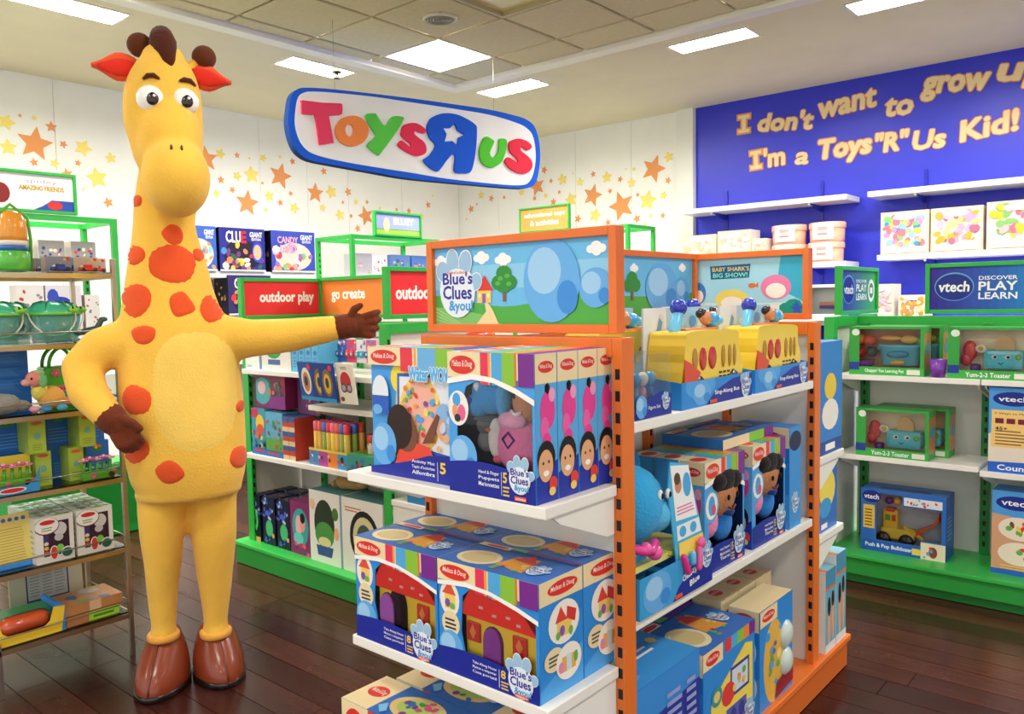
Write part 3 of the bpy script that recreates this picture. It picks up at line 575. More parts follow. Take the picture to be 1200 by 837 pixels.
def near_shelf(z):
    s = shelf_end(og, Matrix.Translation((0, .33, 0)) @ Matrix.Rotation(rad(-90), 4, 'Z'), .645, -.268, -.002, z)
near_shelf(.978); near_shelf(.548)
FE = Matrix.Translation((1.25, -.33, 0)) @ Matrix.Rotation(rad(90), 4, 'Z')
for z in (.84, .56): shelf_end(og, FE, .645, -.25, -.002, z)
m = MB(); m.box(-.33, -.345, .1, 1.55, .345, .122, '#ee7a2e', .004); b_ = m.build('base_deck', 'powder', og)
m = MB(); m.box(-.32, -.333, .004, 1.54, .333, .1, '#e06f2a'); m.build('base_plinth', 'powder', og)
header(og, (.052, .335, 1.322), -90, .63, .252, OR, lambda A: art_meadow(A), 'header_sign', .022)
header(og, (.07, .14, 1.322), 0, 1.16, .245, OR, lambda A: (A.rect(0, 0, 1, 1, '#6cc0ef'), art_meadow_wide(A)), 'header_sign', .02)
header(og, (1.248, .335, 1.322), -90, .63, .245, OR, art_sea, 'header_sign', .022)

# ---- green corner gondola at the back left (front faces -Y)
cg = gondola('green_gondola', 'green shelf gondola with red and orange header signs behind the outstretched arm', (-3.97, 2.72, 0), 0, 1.19, .33, GR, .36, [.28, .62, 1.0], '#ebe8dc')
shelf(cg, .05, 1.14, -.365, -.036, 1.072); shelf(cg, .05, 1.14, -.365, -.036, .618); shelf(cg, .60, 1.14, -.34, -.036, .912)
m = MB(); m.box(-.06, -.395, .105, 1.75, .345, .125, '#39c452', .004); m.build('base_deck', 'powder', cg)
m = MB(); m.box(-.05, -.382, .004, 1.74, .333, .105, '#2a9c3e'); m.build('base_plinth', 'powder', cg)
FE2 = Matrix.Translation((1.19, -.33, 0)) @ Matrix.Rotation(rad(90), 4, 'Z')
for z in (1.13, .84, .52): shelf_end(cg, FE2, .645, -.3, -.002, z)
header(cg, (.0, -.33, 1.335), 90, .64, .225, GR, art_plain('#ee3436', 'outdoor play', x0=.17, x1=.76, z0=.30, z1=.70), 'header_sign', .02)
header(cg, (.0, .2, 1.33), 0, 1.17, .235, GR, lambda A: (A.rect(0, 0, 1, 1, '#f58b3e'), A.text('go create', .08, .36, .345, .70, '#fbfbf5', .04)), 'header_sign', .02)
for k in range(4): m = MB(); m.tube([(.70+.1*k, -.37, 1.085), (.70+.1*k, -.40, 1.085), (.70+.1*k, -.40, 1.13)], .003, '#9a9a96', 6); m.build('peg_hook', 'chrome', cg)
header(cg, (1.19, -.33, 1.335), 90, .64, .235, GR, lambda A: (A.rect(0, 0, 1, 1, '#ee3436'), A.text('outdoor play', .07, .26, .68, .66, '#fbfbf5', .035)), 'header_sign', .02)
# ---- green wall gondola at the right (front faces -Y)
rg = empty('green_gondola', (-1.42, 4.4, 0), 0, 'long green shelf gondola with blue header signs along the right side', 'shelving')
m = MB(); 
for y in (-.38, .26): m.box(0, y, .14, .05, y+.05, 1.30, GR, .003)
m.box(0, -.33, 1.25, .05, .26, 1.30, GR, .003); f = m.build('end_frame', 'powder', rg)
m = MB(); m.box(.02, -.33, .14, .03, .26, 1.25, '#e4e2d6'); m.build('infill_panel', 'laminate', f)
m = MB(); m.box(.05, -.012, .14, 3.2, .012, 1.27, '#ece9dc'); m.build('back_panel', 'laminate', rg)
m = MB(); m.box(.05, -.025, 1.235, 3.2, .025, 1.295, GR, .002); m.build('top_rail', 'powder', rg)
for x in (.09, .645, 1.3): 
    m = MB(); m.box(x-.02, -.04, .14, x+.02, -.012, 1.26, '#23923a', .002); slots(m, x, .16, 1.2, -.04); m.build('slotted_upright', 'powder', rg)
shelf(rg, .052, .672, -.34, -.042, 1.02); shelf(rg, .676, 1.3, -.34, -.042, 1.02)
shelf(rg, .052, .672, -.34, -.042, .628); shelf(rg, .676, 1.3, -.34, -.042, .612)
m = MB(); m.box(-.05, -.40, .13, 3.2, .35, .15, '#35b84c', .004); m.build('base_deck', 'powder', rg)
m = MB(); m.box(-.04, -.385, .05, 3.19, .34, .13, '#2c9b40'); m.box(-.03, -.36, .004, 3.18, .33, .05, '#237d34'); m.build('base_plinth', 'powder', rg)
def art_vt_side(A):
    n = 10; y = A.nx()
    for i in range(n): t = i/(n-1); A.poly([(i/n, 0), ((i+1)/n+.001, 0), ((i+1)/n+.001, 1), (i/n, 1)], (.2+.08*t, .25+.45*t, .68-.3*t), y)
    A.ell(.22, .53, .17, .36, '#6aa6dc', 24); A.ell(.22, .52, .155, .33, '#1c2f8c', 24); A.text('vtech', .1, .42, .35, .64, '#ffffff', .02)
    A.text('DISCOVER', .43, .70, .73, .78, '#ffffff', .0); A.text('PLAY', .43, .48, .73, .66, '#ffffff', .02); A.text('LEARN', .43, .26, .73, .42, '#ffffff', .02)
    A.ell(.87, .5, .10, .3, '#f2f5f2', 20); A.ell(.87, .5, .07, .2, '#4c8f5a', 16); A.rect(.83, .42, .91, .58, '#f2f5f2')
header(rg, (.03, -.27, 1.305), 90, .60, .245, GR, art_vt_side, 'header_sign', .02)
header(rg, (.365, .0, 1.305), 0, .92, .245, GR, art_vtech, 'header_sign', .02)
# ---- tall green shelving on the left wall, two bays
def tall_unit(label, y0, y1, zt=1.99, zs=(1.67, 1.2), signs=None, x0=-5.9, x1=-5.4, low=None):
    e = empty('tall_green_frame', (x1, y0, 0), 90, label, 'shelving'); L = y1-y0; D = x1-x0; b = .035
    for x in (0, L-b):
        for y in (0, D-b):
            m = MB(); m.box(x, y, .0, x+b, y+b, zt, GR, .002)
            if y > 0: slots(m, x+b/2, .1, zt-.1, y)
            m.build('frame_post', 'powder', e)
    for (a, c, p, q) in ((b, L-b, 0, b), (b, L-b, D-b, D), (0, b, b, D-b), (L-b, L, b, D-b)):
        m = MB(); m.box(a, p, zt-b, c, q, zt, GR, .002); m.build('frame_rail', 'powder', e)
    for z in zs:
        m = MB(); m.box(.01, .02, z-.025, L-.01, D-.01, z, '#f5f3ea'); m.build('shelf', 'laminate', e)
    m = MB(); m.box(-.02, -.02, 0, L+.02, D, .14 if low is None else low, '#2fae45', .004); m.build('base_deck', 'powder', e)
    return e
ta = tall_unit('tall green open frame with a sign of red figures at the far left', .6, 2.393, zs=(1.67, 1.20, .8))
header(ta, (.62, .01, 1.995), 0, .93, .25, GR, lambda A: (A.rect(0, 0, 1, 1, '#fbfaf5'), A.ell(.33, .5, .09, .42, '#d9382f', 18), A.ell(.33, .2, .14, .2, '#d9382f', 14), A.ell(.55, .42, .055, .28, '#8c2a2a', 16), A.ell(.14, .4, .05, .3, '#dfe3ee', 14),
    A.text('spidey', .70, .72, .9, .86, '#c9a9c4', .0), A.text('AMAZING FRIENDS', .66, .55, .94, .68, '#d8b43c', .03, outline='#5b5b5b'), A.poly([(.74, 0), (1, 0), (1, .3), (.86, .3), (.8, .12)], '#2b4fb0'), A.ell(.88, .15, .05, .12, '#d9382f', 12)), 'header_sign', .018)
tb = tall_unit('tall green open frame behind the go create sign, with a small landscape sign on top', 4.30, 5.32, zs=(1.64, 1.2))
header(tb, (.25, .01, 1.99), 0, .545, .215, GR, lambda A: (A.rect(0, 0, 1, 1, '#a5b3de'), A.rect(0, 0, 1, .22, '#a6cf52'), A.rect(0, .22, 1, .27, '#7fa64a'), A.ell(.24, .45, .07, .36, '#efd9a8', 14), A.text('BLUEY', .40, .5, .86, .82, '#ffffff', .05)), 'header_sign', .018)
tc = empty('tall_green_frame', (-5.62, 6.6, 0), 0, 'green frame with the orange educational toys sign at the back wall', 'shelving')
for x in (0, 1.42):
    m = MB(); m.box(x, 0, 0, x+.035, .035, 2.12, GR); m.build('frame_post', 'powder', tc)
    m = MB(); m.box(x, .465, 0, x+.035, .5, 2.12, GR); m.build('frame_post', 'powder', tc)
    m = MB(); m.box(x, .035, 2.085, x+.035, .465, 2.12, GR); m.build('frame_rail', 'powder', tc)
for y in (0, .465): m = MB(); m.box(.035, y, 2.085, 1.42, y+.035, 2.12, GR); m.build('frame_rail', 'powder', tc)
for z in (1.7, 1.2, .7, .2): m = MB(); m.box(.0, .02, z-.025, 1.455, .48, z, '#f5f3ea'); m.build('shelf', 'laminate', tc)

header(tc, (.12, .01, 2.12), 0, .645, .255, GR, lambda A: (A.rect(0, 0, 1, 1, '#f3a456'), A.text('educational toys', .07, .56, .93, .80, '#fbf7ea', .04), A.text('& activities', .2, .22, .80, .46, '#fbf7ea', .04)), 'header_sign', .016)
# ---- white shelves with board games on the left wall
ws = empty('white_wall_shelving', (-6.85, 3.55, 0), 90, 'white shelving with board games on the left wall', 'shelving')
for z in (2.19, 1.735, 1.33, .9, .45):
    m = MB(); m.box(.0, .0, z-.06 if z > 1.7 else z-.03, 1.46, .4, z, '#fbfaf5', .003); m.build('shelf', 'laminate', ws)
for x in (.0, 1.44): m = MB(); m.box(x, .01, .0, x+.02, .4, 2.19, '#f7f6f0'); m.build('side_panel', 'laminate', ws)
m = MB(); m.box(.02, .38, 0, 1.44, .4, 2.19, '#b9b5a8'); m.build('back_panel', 'laminate', ws)
# ---- shelves on the blue wall
def wall_shelf(x0, x1, z, dep, label, brx):
    e = empty('wall_shelf', (x0, YW, z), 0, label, 'shelf'); L = x1-x0
    m = MB(); m.box(0, -dep, -.045, L, -.015, 0, '#fbfaf6', .003); m.build('shelf_board', 'laminate', e)
    for x in brx:
        m = MB(); m.prism([[(-dep+.05, -.047), (-.012, -.047), (-.012, -.10), (-.06, -.10)]], x-.004, x+.004, '#2a2fb8', xf=Matrix(((0, 1, 0, 0), (1, 0, 0, 0), (0, 0, 1, 0), (0, 0, 0, 1)))); b = m.build('shelf_bracket', 'powder', e)
        m = MB(); m.ell((x, -dep+.03, -.055), .013, '#f4f4ee', 8, 6); m.build('bracket_knob', 'plastic', b)
        m = MB(); m.box(x-.014, -.012, -.5, x+.014, -.001, .18, '#1f29b4'); m.build('wall_standard', 'powder', e)
wall_shelf(-3.92, -2.34, 2.265, .36, 'empty white shelf high on the blue wall, left one of two', (.32, 1.25))
wall_shelf(-2.17, -.4, 2.265, .36, 'empty white shelf high on the blue wall, right one of two', (.36, 1.4))
wall_shelf(-3.92, -2.34, 1.70, .36, 'white shelf with peach pots and white boxes on the blue wall', (.32, 1.25))
wall_shelf(-2.09, -.4, 1.735, .36, 'white shelf with craft kits under the lettering of the blue wall', (.36, 1.4))
wall_shelf(-3.92, -2.34, 1.20, .55, 'low white shelf on the blue wall mostly hidden by the fish sign', (.32, 1.25))
wall_shelf(-2.17, -.4, 1.20, .55, 'low white shelf on the blue wall behind the blue header signs', (.36, 1.4))
# ---- chrome and glass rack at the left
rk = empty('chrome_rack', (-3.267, .52, 0), 90, 'chrome rack with glass shelves full of toys at the left edge', 'rack')
RL = .915
for x in (0, RL-.018):
    for y in (0, .40):
        m = MB(); m.box(x, y, 0, x+.018, y+.018, 1.60, '#c2bfb2', .002); m.build('rack_post', 'chrome', rk)
for x in (.44-.018,):
    m = MB(); m.box(x-.0, 0, 0, x+.018, .018, .20, '#c2bfb2', .002); m.build('rack_post', 'chrome', rk)
RZ = (.18, .45, .735, 1.02, 1.28, 1.545)
for z in RZ:
    m = MB()
    for (a, b, c, d) in ((.018, RL-.018, 0, .012), (.018, RL-.018, .406, .418), (0, .012, .018, .40), (RL-.012, RL, .018, .40)): m.box(a, c, z-.022, b, d, z-.004, '#c9bb98')
    s_ = m.build('shelf_rail', 'chrome', rk)
    m = MB(); m.box(.012, .012, z-.004, RL-.012, .406, z+.002, '#dfeee6'); m.build('glass_shelf', 'glass', s_)
    if z < 1.5:
        m = MB()
        for (p, q) in (((.01, .006, z+.04), (RL-.01, .006, z+.04)), ((RL-.006, .01, z+.04), (RL-.006, .41, z+.04)), ((.006, .01, z+.04), (.006, .41, z+.04))): m.tube([p, q], .003, '#b5b0a2', 6)
        m.build('guard_wire', 'chrome', s_)

# ================================================================== PRODUCTS
def F_front(w, d, h): return T(-w/2, -d/2, 0)
def F_right(w, d, h): return T(w/2, -d/2, 0, 90)
def F_left(w, d, h): return T(-w/2, d/2, 0, -90)
def F_top(w, d, h): return Matrix(((1, 0, 0, -w/2), (0, 0, 1, -d/2), (0, -1, 0, h), (0, 0, 0, 1)))
def carton_mesh(w, d, h, base, arts, window=None, inside='#1b2a55', film=True, cols=None):
    m = MB(); x, y = w/2, d/2; cols = cols or {}
    V = [(-x, -y, 0), (x, -y, 0), (x, y, 0), (-x, y, 0), (-x, -y, h), (x, -y, h), (x, y, h), (-x, y, h)]
    faces = {'bottom': (3, 2, 1, 0), 'top': (4, 5, 6, 7), 'right': (1, 2, 6, 5), 'back': (2, 3, 7, 6), 'left': (3, 0, 4, 7)}
    if not window: faces['front'] = (0, 1, 5, 4)
    for k, f in faces.items(): m.add(V, [f], cols.get(k, base))
    if window:
        loops = [[(0, 0), (w, 0), (w, h), (0, h)], [(a*w, b*h) for a, b in window]]
        m.prism(loops, -.001, .001, base, xf=F_front(w, d, h))
        e = .002; yb = min(y-e, -y+.09); V2 = [(-x+e, -y+e, e), (x-e, -y+e, e), (x-e, yb, e), (-x+e, yb, e), (-x+e, -y+e, h-e), (x-e, -y+e, h-e), (x-e, yb, h-e), (-x+e, yb, h-e)]
        for f in ((0, 1, 2, 3), (7, 6, 5, 4), (5, 6, 2, 1), (6, 7, 3, 2), (7, 4, 0, 3)): m.add(V2, [f], inside)
    for k, fn in arts.items():
        W, H, X = {'front': (w, h, F_front(w, d, h) @ T(0, -.001, 0)), 'right': (d, h, F_right(w, d, h)), 'left': (d, h, F_left(w, d, h)), 'top': (w, d, F_top(w, d, h))}[k]
        A_ = Art(m, W, H, X); A_.win = bool(window) and k == 'front'; fn(A_)
    return m
def film_pane(parent, w, d, h, window):
    m = MB(); tri = [(a*w-w/2, -d/2-.0002, b*h) for a, b in window]
    m.add(tri, [tuple(range(len(tri)))], '#ffffff'); return m.build('window_film', 'film', parent)
def product(name, w, d, h, base, arts, loc, rz, label, cat='box', group=None, window=None, inside='#1b2a55', parts=None, film=True, cols=None):
    body = carton_mesh(w, d, h, base, arts, window, inside, cols=cols)
    if parts or (window and film):
        e = empty(name, loc, rz, label, cat, group); body.build('carton', 'card', e)
        if window and film: film_pane(e, w, d, h, window)
        if parts: parts(e)
        return e
    o = body.build(name, 'card', None, loc, rz); return tag(o, label, cat, group)
def at(rz, fx, fy, w, d, side=0):
    """centre of a product of depth d whose front-left corner sits at fx,fy"""
    c = Matrix.Rotation(rad(rz), 3, 'Z') @ Vector((w/2, d/2, 0)); return (fx+c.x, fy+c.y)
def md_oval(A, x0, z0, x1, z1, t='Melissa & Doug'):
    A.ell((x0+x1)/2, (z0+z1)/2, (x1-x0)/2, (z1-z0)/2, MDRED, 20); A.text(t, x0+.1*(x1-x0), z0+.3*(z1-z0), x1-.1*(x1-x0), z1-.25*(z1-z0), '#fff6e8', .0, shear=.2)
def md_top(A, z=.84, arc=True):
    A.rect(0, z-.02, 1, 1, CREAM)
    for x0, x1, c in ((.40, .49, '#e83a5a'), (.49, .515, '#f6a04a'), (.53, .65, '#55ace4'), (.65, .79, LIM), (.79, .81, '#e07a30'), (.83, 1, PUR)): A.rect(x0, z-.06, x1, 1, c)
    P = [(0, z-.03), (.3, z+.01), (.55, z-.01), (.8, z-.07), (1, z-.14), (1, z-.18), (.8, z-.11), (.55, z-.045), (.3, z-.03), (0, z-.07)]
    A.poly(P, '#fdfbf4'); md_oval(A, .03, z+.005, .34, .975)
def navy_foot(A, words, num, logo=.84, curve=True):
    A.poly([(0, 0), (1, 0), (1, .17)]+[(1-t/10, .17+.07*math.sin(t/10*PI*.8)) for t in range(11)]+[(0, .06)], '#1d2b9a')
    for i, wd in enumerate(words): A.text(wd, .36, .155-.04*i, .60, .185-.04*i, '#ffffff', .0)
    A.rect(.625, .03, .629, .19, '#ffffff'); A.text(num, .645, .12, .69, .19, YEL, .03); A.rows(.645, .03, .72, .11, 3, YEL)
    paw_logo(A, logo, .18, .28)
    A.rect(logo-.06, .015, logo+.07, .045, '#ef5a2a'); A.text('nickelodeon', logo-.05, .02, logo+.06, .04, '#ffffff', 0)
def house_front(A):
    A.poly([(0, 0), (.28, 0), (.24, .8), (0, .8)], '#3c97e2') if False else None
    A.ell(.12, .66, .105, .16, '#f4ede0', 20); A.poly([(.04, .70), (.19, .70), (.12, .82)], '#e2563a'); A.rect(.07, .57, .18, .70, '#f2cf70'); A.ell(.10, .62, .03, .04, '#7a55a0', 8); A.ell(.15, .6, .03, .03, '#6fb653', 8)
    A.ell(.13, .44, .095, .115, '#efdcae', 18); A.rows(.07, .39, .19, .50, 3, '#3b3b48', .5)
    blob(A, .13, .22, .26, .32)
    md_top(A); navy_foot(A, ('Take-Along House', 'Maison a emporter', 'Casa portatil'), '8')
def callouts(A, seed=0):
    A.rect(0, .0, 1, .83, '#2f8de0'); A.poly([(0, .1), (1, .35), (1, 0), (0, 0)], '#4aa4ec'); A.ell(.8, .75, .35, .12, '#2780d3', 16)
    A.rect(0, .80, 1, 1, CREAM); md_oval(A, .18, .84, .88, .965)
    A.ell(.55, .60, .36, .185, '#f8f3e6', 24); A.rect(.38, .48, .72, .62, '#f2cf70'); A.poly([(.34, .61), (.62, .61), (.47, .74)], '#e2463a'); A.poly([(.62, .72), (.84, .66), (.80, .56), (.60, .62)], '#d93a38'); A.ell(.5, .53, .06, .045, '#8a5ab0', 10); A.ell(.7, .5, .05, .04, '#6fb653', 10); A.ell(.40, .50, .05, .035, '#6fb653', 10)
    A.ell(.30, .32, .22, .10, '#efdcae', 20); A.rows(.18, .27, .42, .37, 3, '#4b4b50', .5)
    A.ell(.64, .25, .30, .155, '#f8f3e6', 22); A.rect(.48, .17, .80, .30, '#f0b54f'); A.rect(.58, .17, .70, .31, '#cfe3f2'); A.ell(.46, .22, .07, .05, '#e98fb4', 10); A.ell(.8, .26, .05, .05, '#69b455', 10)
def lid_art(A):
    A.rect(0, 0, 1, 1, '#3b72c8'); A.ell(.25, .4, .2, .3, '#efe2b4', 18); A.ell(.25, .4, .16, .22, '#d9c38c', 14)
    A.poly([(.45, .3), (.75, .2), (.7, .8), (.5, .75)], '#e8a13c'); A.poly([(.5, .62), (.75, .55), (.6, .92)], '#e2463a'); A.scatter(.4, .1, .9, .5, 8, ['#c64a86', '#4aa4ec', '#6fb653', '#f2cf70'], .03, 4)
    A.rect(.02, .86, .34, 1, CREAM); A.ell(.2, .93, .12, .05, MDRED, 12); paw_logo(A, .83, .4, .18); A.rect(.5, .90, 1, 1, '#6a3a94'); A.rect(.35, .9, .5, 1, '#6fb653')
HWIN = [(.28, .21), (.97, .17), (.97, .68), (.85, .75), (.6, .805), (.34, .80), (.26, .72), (.24, .4)]
def toy_house_parts(open_door):
    def f(e):
        w = .215; x0 = -.078; y0 = -.0635
        m = MB(); m.box(x0, y0, .045, x0+w, y0+.09, .15, '#ffdf4a', .004)
        if open_door:
            m.prism([[(x0+.075+.03*math.cos(a)*1.05, .108+.045*max(math.sin(a), -1.2)) for a in [PI*i/10 for i in range(11)]]+[(x0+.044, .05), (x0+.107, .05)][:0]+[(x0+.0435, .05), (x0+.1065, .05)]], y0-.003, y0-.001, '#20150f')
        o = m.build('toy_house', 'plastic', e)
        m = MB(); m.prism([[(x0-.012, .146), (x0+w+.006, .142), (x0+w-.08, .236), (x0+.045, .238)]], y0-.012, y0+.095, '#ff473e'); 
        for px, pz in ((.06, .17), (.10, .20), (.14, .165), (.17, .155), (.10, .16)): m.box(x0+px-.006, y0-.0135, pz, x0+px+.006, y0-.012, pz+.006, '#f3c9b8')
        m.build('toy_roof', 'plastic', o)
        m = MB(); dx = x0+(.035 if open_door else .085); yy = y0-.004
        L = [(dx-.026, .048), (dx+.026, .048), (dx+.026, .095)]+[(dx+.026*math.cos(a), .095+.035*math.sin(a)) for a in [PI*i/8 for i in range(1, 8)]]+[(dx-.026, .095)]
        m.prism([[(dx+(a-dx)*1.14, b+.002) for a, b in L]], yy+.002, yy+.004, '#5a2f7a'); m.prism([L], yy-.003, yy+.002, '#a24fb4' if not open_door else '#c873d6'); m.build('toy_door', 'plastic', o)
        for wx in ((.165,) if open_door else (.028, .165)):
            m = MB(); q = x0+wx; m.box(q-.02, yy-.002, .085, q+.02, yy+.003, .13, '#e2403c', .003); m.poly = None
            m.prism([[(q, .09), (q+.01, .108), (q, .126), (q-.01, .108)]], yy-.003, yy-.002, '#f79b5a'); m.build('toy_window', 'plastic', o)
    return f
Y0 = 1.292; zs = .548
hb = product('toy_box', .30, .155, .262, '#2f8de0', {'front': house_front, 'right': callouts, 'top': lid_art}, (-1.35+.0-.147, Y0+.078, zs), 0, 'blue boxed toy house with its purple door open, left one on the lower end shelf', group='boxed toy houses', window=HWIN, parts=toy_house_parts(True))
hb2 = product('toy_box', .30, .155, .262, '#2f8de0', {'front': house_front, 'right': callouts, 'top': lid_art}, (-1.193, Y0+.078, zs), 0, 'blue boxed toy house with closed purple door, front right on the lower end shelf', group='boxed toy houses', window=HWIN, parts=toy_house_parts(False))
dup(hb, (-1.497, Y0+.078+.159, zs), 0, 'blue boxed toy house standing behind the open door one on the lower end shelf')
dup(hb2, (-1.193, Y0+.078+.159, zs), 0, 'blue boxed toy house at the back right of the lower end shelf')
# ---- hand puppet boxes, a row of four
def pup_front(A):
    A.rect(0, 0, .0, 0, BLU) if False else None
    A.ell(.12, .60, .125, .125, '#f7f3ea', 22); A.ell(.10, .66, .05, .05, '#4aa4ec', 10); A.ell(.08, .58, .035, .05, '#e8a06c', 10); A.ell(.16, .57, .05, .06, '#e86a9c', 10); A.ell(.11, .53, .04, .03, '#333333', 8)
    blob(A, .17, .26, .34, .30)
    md_top(A); navy_foot(A, ('Hand & Finger', 'Puppets', 'Marionnettes'), '5')
def pup_side(A):
    A.rect(0, 0, 1, .80, '#5aaee8'); A.poly([(0, .0), (1, .0), (1, .28), (0, .18)], '#2434a4'); A.rect(0, .8, 1, 1, CREAM); md_oval(A, .14, .87, .86, .95)
    A.ell(.55, .62, .34, .13, '#e8439a', 18); A.ell(.40, .50, .2, .08, '#f063ae', 12); A.ell(.75, .72, .15, .05, '#f7a3cc', 10); A.ell(.5, .42, .2, .05, '#e8439a', 12, 30)
    A.ell(.45, .30, .42, .12, '#181418', 16); A.ell(.42, .25, .34, .11, '#eab084', 18); A.ell(.30, .27, .04, .012, '#20150f', 8); A.ell(.55, .275, .04, .012, '#20150f', 8); A.ell(.42, .20, .14, .02, '#ffffff', 10)
    A.ell(.75, .12, .2, .05, '#e2403c', 12); A.ell(.7, .07, .16, .03, '#f2cf70', 10)
def pup_top(A): A.rect(0, 0, 1, 1, CREAM); A.stripes(.3, 0, 1, 1, ['#55ace4', LIM, '#f08a3c', PUR]); A.ell(.15, .5, .12, .3, MDRED, 14)
PWIN = [(.10, .22), (.97, .16), (.97, .66), (.85, .72), (.6, .79), (.34, .80), (.22, .76), (.10, .5)]
BL1 = '#3fa4e6'
def pup_toys(e):
    m = MB(); m.ell((-.03, .0, .225), (.052, .03, .05), BL1); m.ell((-.062, -.006, .195), (.035, .026, .028), BL1); m.ell((.018, -.012, .215), (.016, .02, .045), '#5ab6f0'); m.ell((-.048, -.026, .24), (.009, .006, .012), '#ffffff', 8, 6); m.ell((-.072, -.028, .205), (.012, .008, .01), '#2b3fa8', 8, 6)
    m.build('blue_puppet', 'plush', e)
    m = MB(); m.ell((.075, .0, .215), (.036, .03, .055), '#d8966a'); m.ell((.092, .004, .24), (.036, .03, .04), '#1a1416'); m.ell((.06, -.028, .225), (.004, .004, .007), '#20150f', 8, 6); m.tube([(.05, -.026, .192), (.065, -.03, .185), (.08, -.028, .19)], .004, '#ffffff', 6)
    m.build('person_puppet', 'plush', e)
    m = MB(); m.ell((.055, -.005, .115), (.062, .028, .065), '#f58fbe'); m.ell((.05, -.022, .17), (.04, .015, .02), '#f7b5d3'); m.build('pink_puppet', 'plush', e)
    m = MB(); m.tube([(.028, -.030, .13), (.045, -.032, .145), (.062, -.032, .13), (.045, -.032, .112), (.028, -.030, .13)], .003, '#6a2a86', 6); m.build('toy_glasses', 'plastic', e)
    m = MB(); m.ell((-.045, -.0, .15), (.025, .02, .022), '#6b6d70'); m.ell((-.045, 0, .165), (.034, .026, .006), '#606265'); m.ell((-.045, 0, .115), (.022, .02, .025), '#808286'); m.build('grey_puppet', 'plush', e)
    m = MB(); m.ell((-.008, -.008, .125), (.02, .018, .045), '#f3f1ea'); m.ell((-.018, -.024, .145), (.006, .008, .004), '#f08a3c', 8, 6); m.ell((.015, 0, .175), (.02, .018, .02), '#5c5e61'); m.ell((-.002, -.008, .08), (.014, .014, .01), '#f06a8a'); m.build('bird_puppet', 'plush', e)
pz = .978; px = -1.167
pb = product('puppet_box', .25, .073, .315, '#4aa4ec', {'front': pup_front, 'right': pup_side, 'top': pup_top}, (px, 1.29+.0365, pz), 0, 'boxed plush hand puppets, frontmost of the row of four on the upper end shelf', 'box', 'boxed hand puppets in a row', window=PWIN, inside='#14264f', parts=pup_toys)
for k, (yy, nm) in enumerate(((1.366, 'second'), (1.441, 'third'), (1.516, 'rearmost'))): dup(pb, (px, yy+.0365, pz), 0, 'boxed plush hand puppets, %s of the row of four on the upper end shelf' % nm)
# ---- water mat box
def mat_front(A):
    A.rect(0, 0, 1, 1, '#4aa0e6'); A.poly([(.26, .14), (1, .1), (1, .9), (.35, .88), (.3, .62)], '#f6dc3a'); A.ell(.36, .76, .12, .12, '#f6dc3a', 16)
    A.poly([(.30, .24), (1, .16), (1, .82), (.32, .80)], '#3a66c2'); A.poly([(.33, .27), (1, .2), (1, .79), (.345, .775)], '#e7ecf2')
    A.ell(.58, .50, .24, .29, '#f6d36a', 28); A.ell(.58, .5, .2, .25, '#f4b6a0', 24); A.scatter(.42, .34, .74, .68, 26, ['#e2403c', '#5aa9e6', '#7a55b0', '#69b455', '#f2a03c', '#f6e27a'], .03, 8)
    for k in range(16): A.ell(.58+.22*math.cos(k*.393), .5+.27*math.sin(k*.393), .02, .02, ['#f08a3c', '#f6e27a', '#e8663c'][k % 3], 8)
    A.ell(.86, .46, .10, .14, '#8fb9e6', 16); A.ell(.84, .40, .05, .08, '#f0a06a', 10); A.scatter(.75, .25, .95, .55, 8, ['#6a8fd8', '#c9d8ec', '#e8b48a'], .04, 2)
    # child seen from behind
    A.poly([(.30, .10), (.78, .14), (.70, .26), (.5, .29), (.36, .24)], '#e84a3a'); A.poly([(.62, .28), (.74, .3), (.82, .5), (.79, .52), (.7, .4)], '#7a4a34')
    A.ell(.44, .34, .13, .14, '#7d4c36', 18); A.ell(.36, .39, .15, .175, '#2c1a14', 20); A.ell(.30, .30, .07, .13, '#2c1a14', 14)
    A.ell(.14, .64, .10, .14, '#e6eef6', 18); A.rect(.04, .48, .24, .62, '#2b5fc0'); A.ell(.1, .51, .06, .04, '#6fb5f0', 10)
    blob(A, .17, .24, .30, .34)
    A.poly([(0, 0), (1, 0), (1, .22), (.7, .2), (.45, .13), (.2, .08), (0, .05)], '#1d2b9a')
    for i, wd in enumerate(('Activity Mat', "Tapis d'activites", 'Alfombra')): A.text(wd, .5, .125-.04*i, .76, .155-.04*i, '#ffffff', 0)
    A.rect(.79, .02, .794, .16, '#ffffff'); A.text('5', .82, .08, .88, .16, YEL, .04)
    A.rect(0, .86, 1, 1, CREAM)
    for x0, x1, c in ((.40, .54, '#e83a4a'), (.56, .58, '#f6a04a'), (.6, .80, '#6fb5e8'), (.8, 1, LIM)): A.rect(x0, .82, x1, 1, c)
    md_oval(A, .04, .87, .36, .98); A.text('Water WOW!', .50, .755, .99, .86, '#5db4ee', .05, outline='#ffffff', ow=.10)
product('water_mat_box', .305, .06, .318, '#4aa4ec', {'front': mat_front, 'top': pup_top}, (-1.60+.1525, 1.325+.03, .978), 0, 'flat box of a water drawing mat showing a child, left on the upper end shelf')
product('water_mat_box', .305, .06, .318, '#4aa4ec', {'front': mat_front, 'top': pup_top}, (-1.60+.1525, 1.395+.03, .978), 0, 'flat drawing mat box standing behind the front one on the upper end shelf')
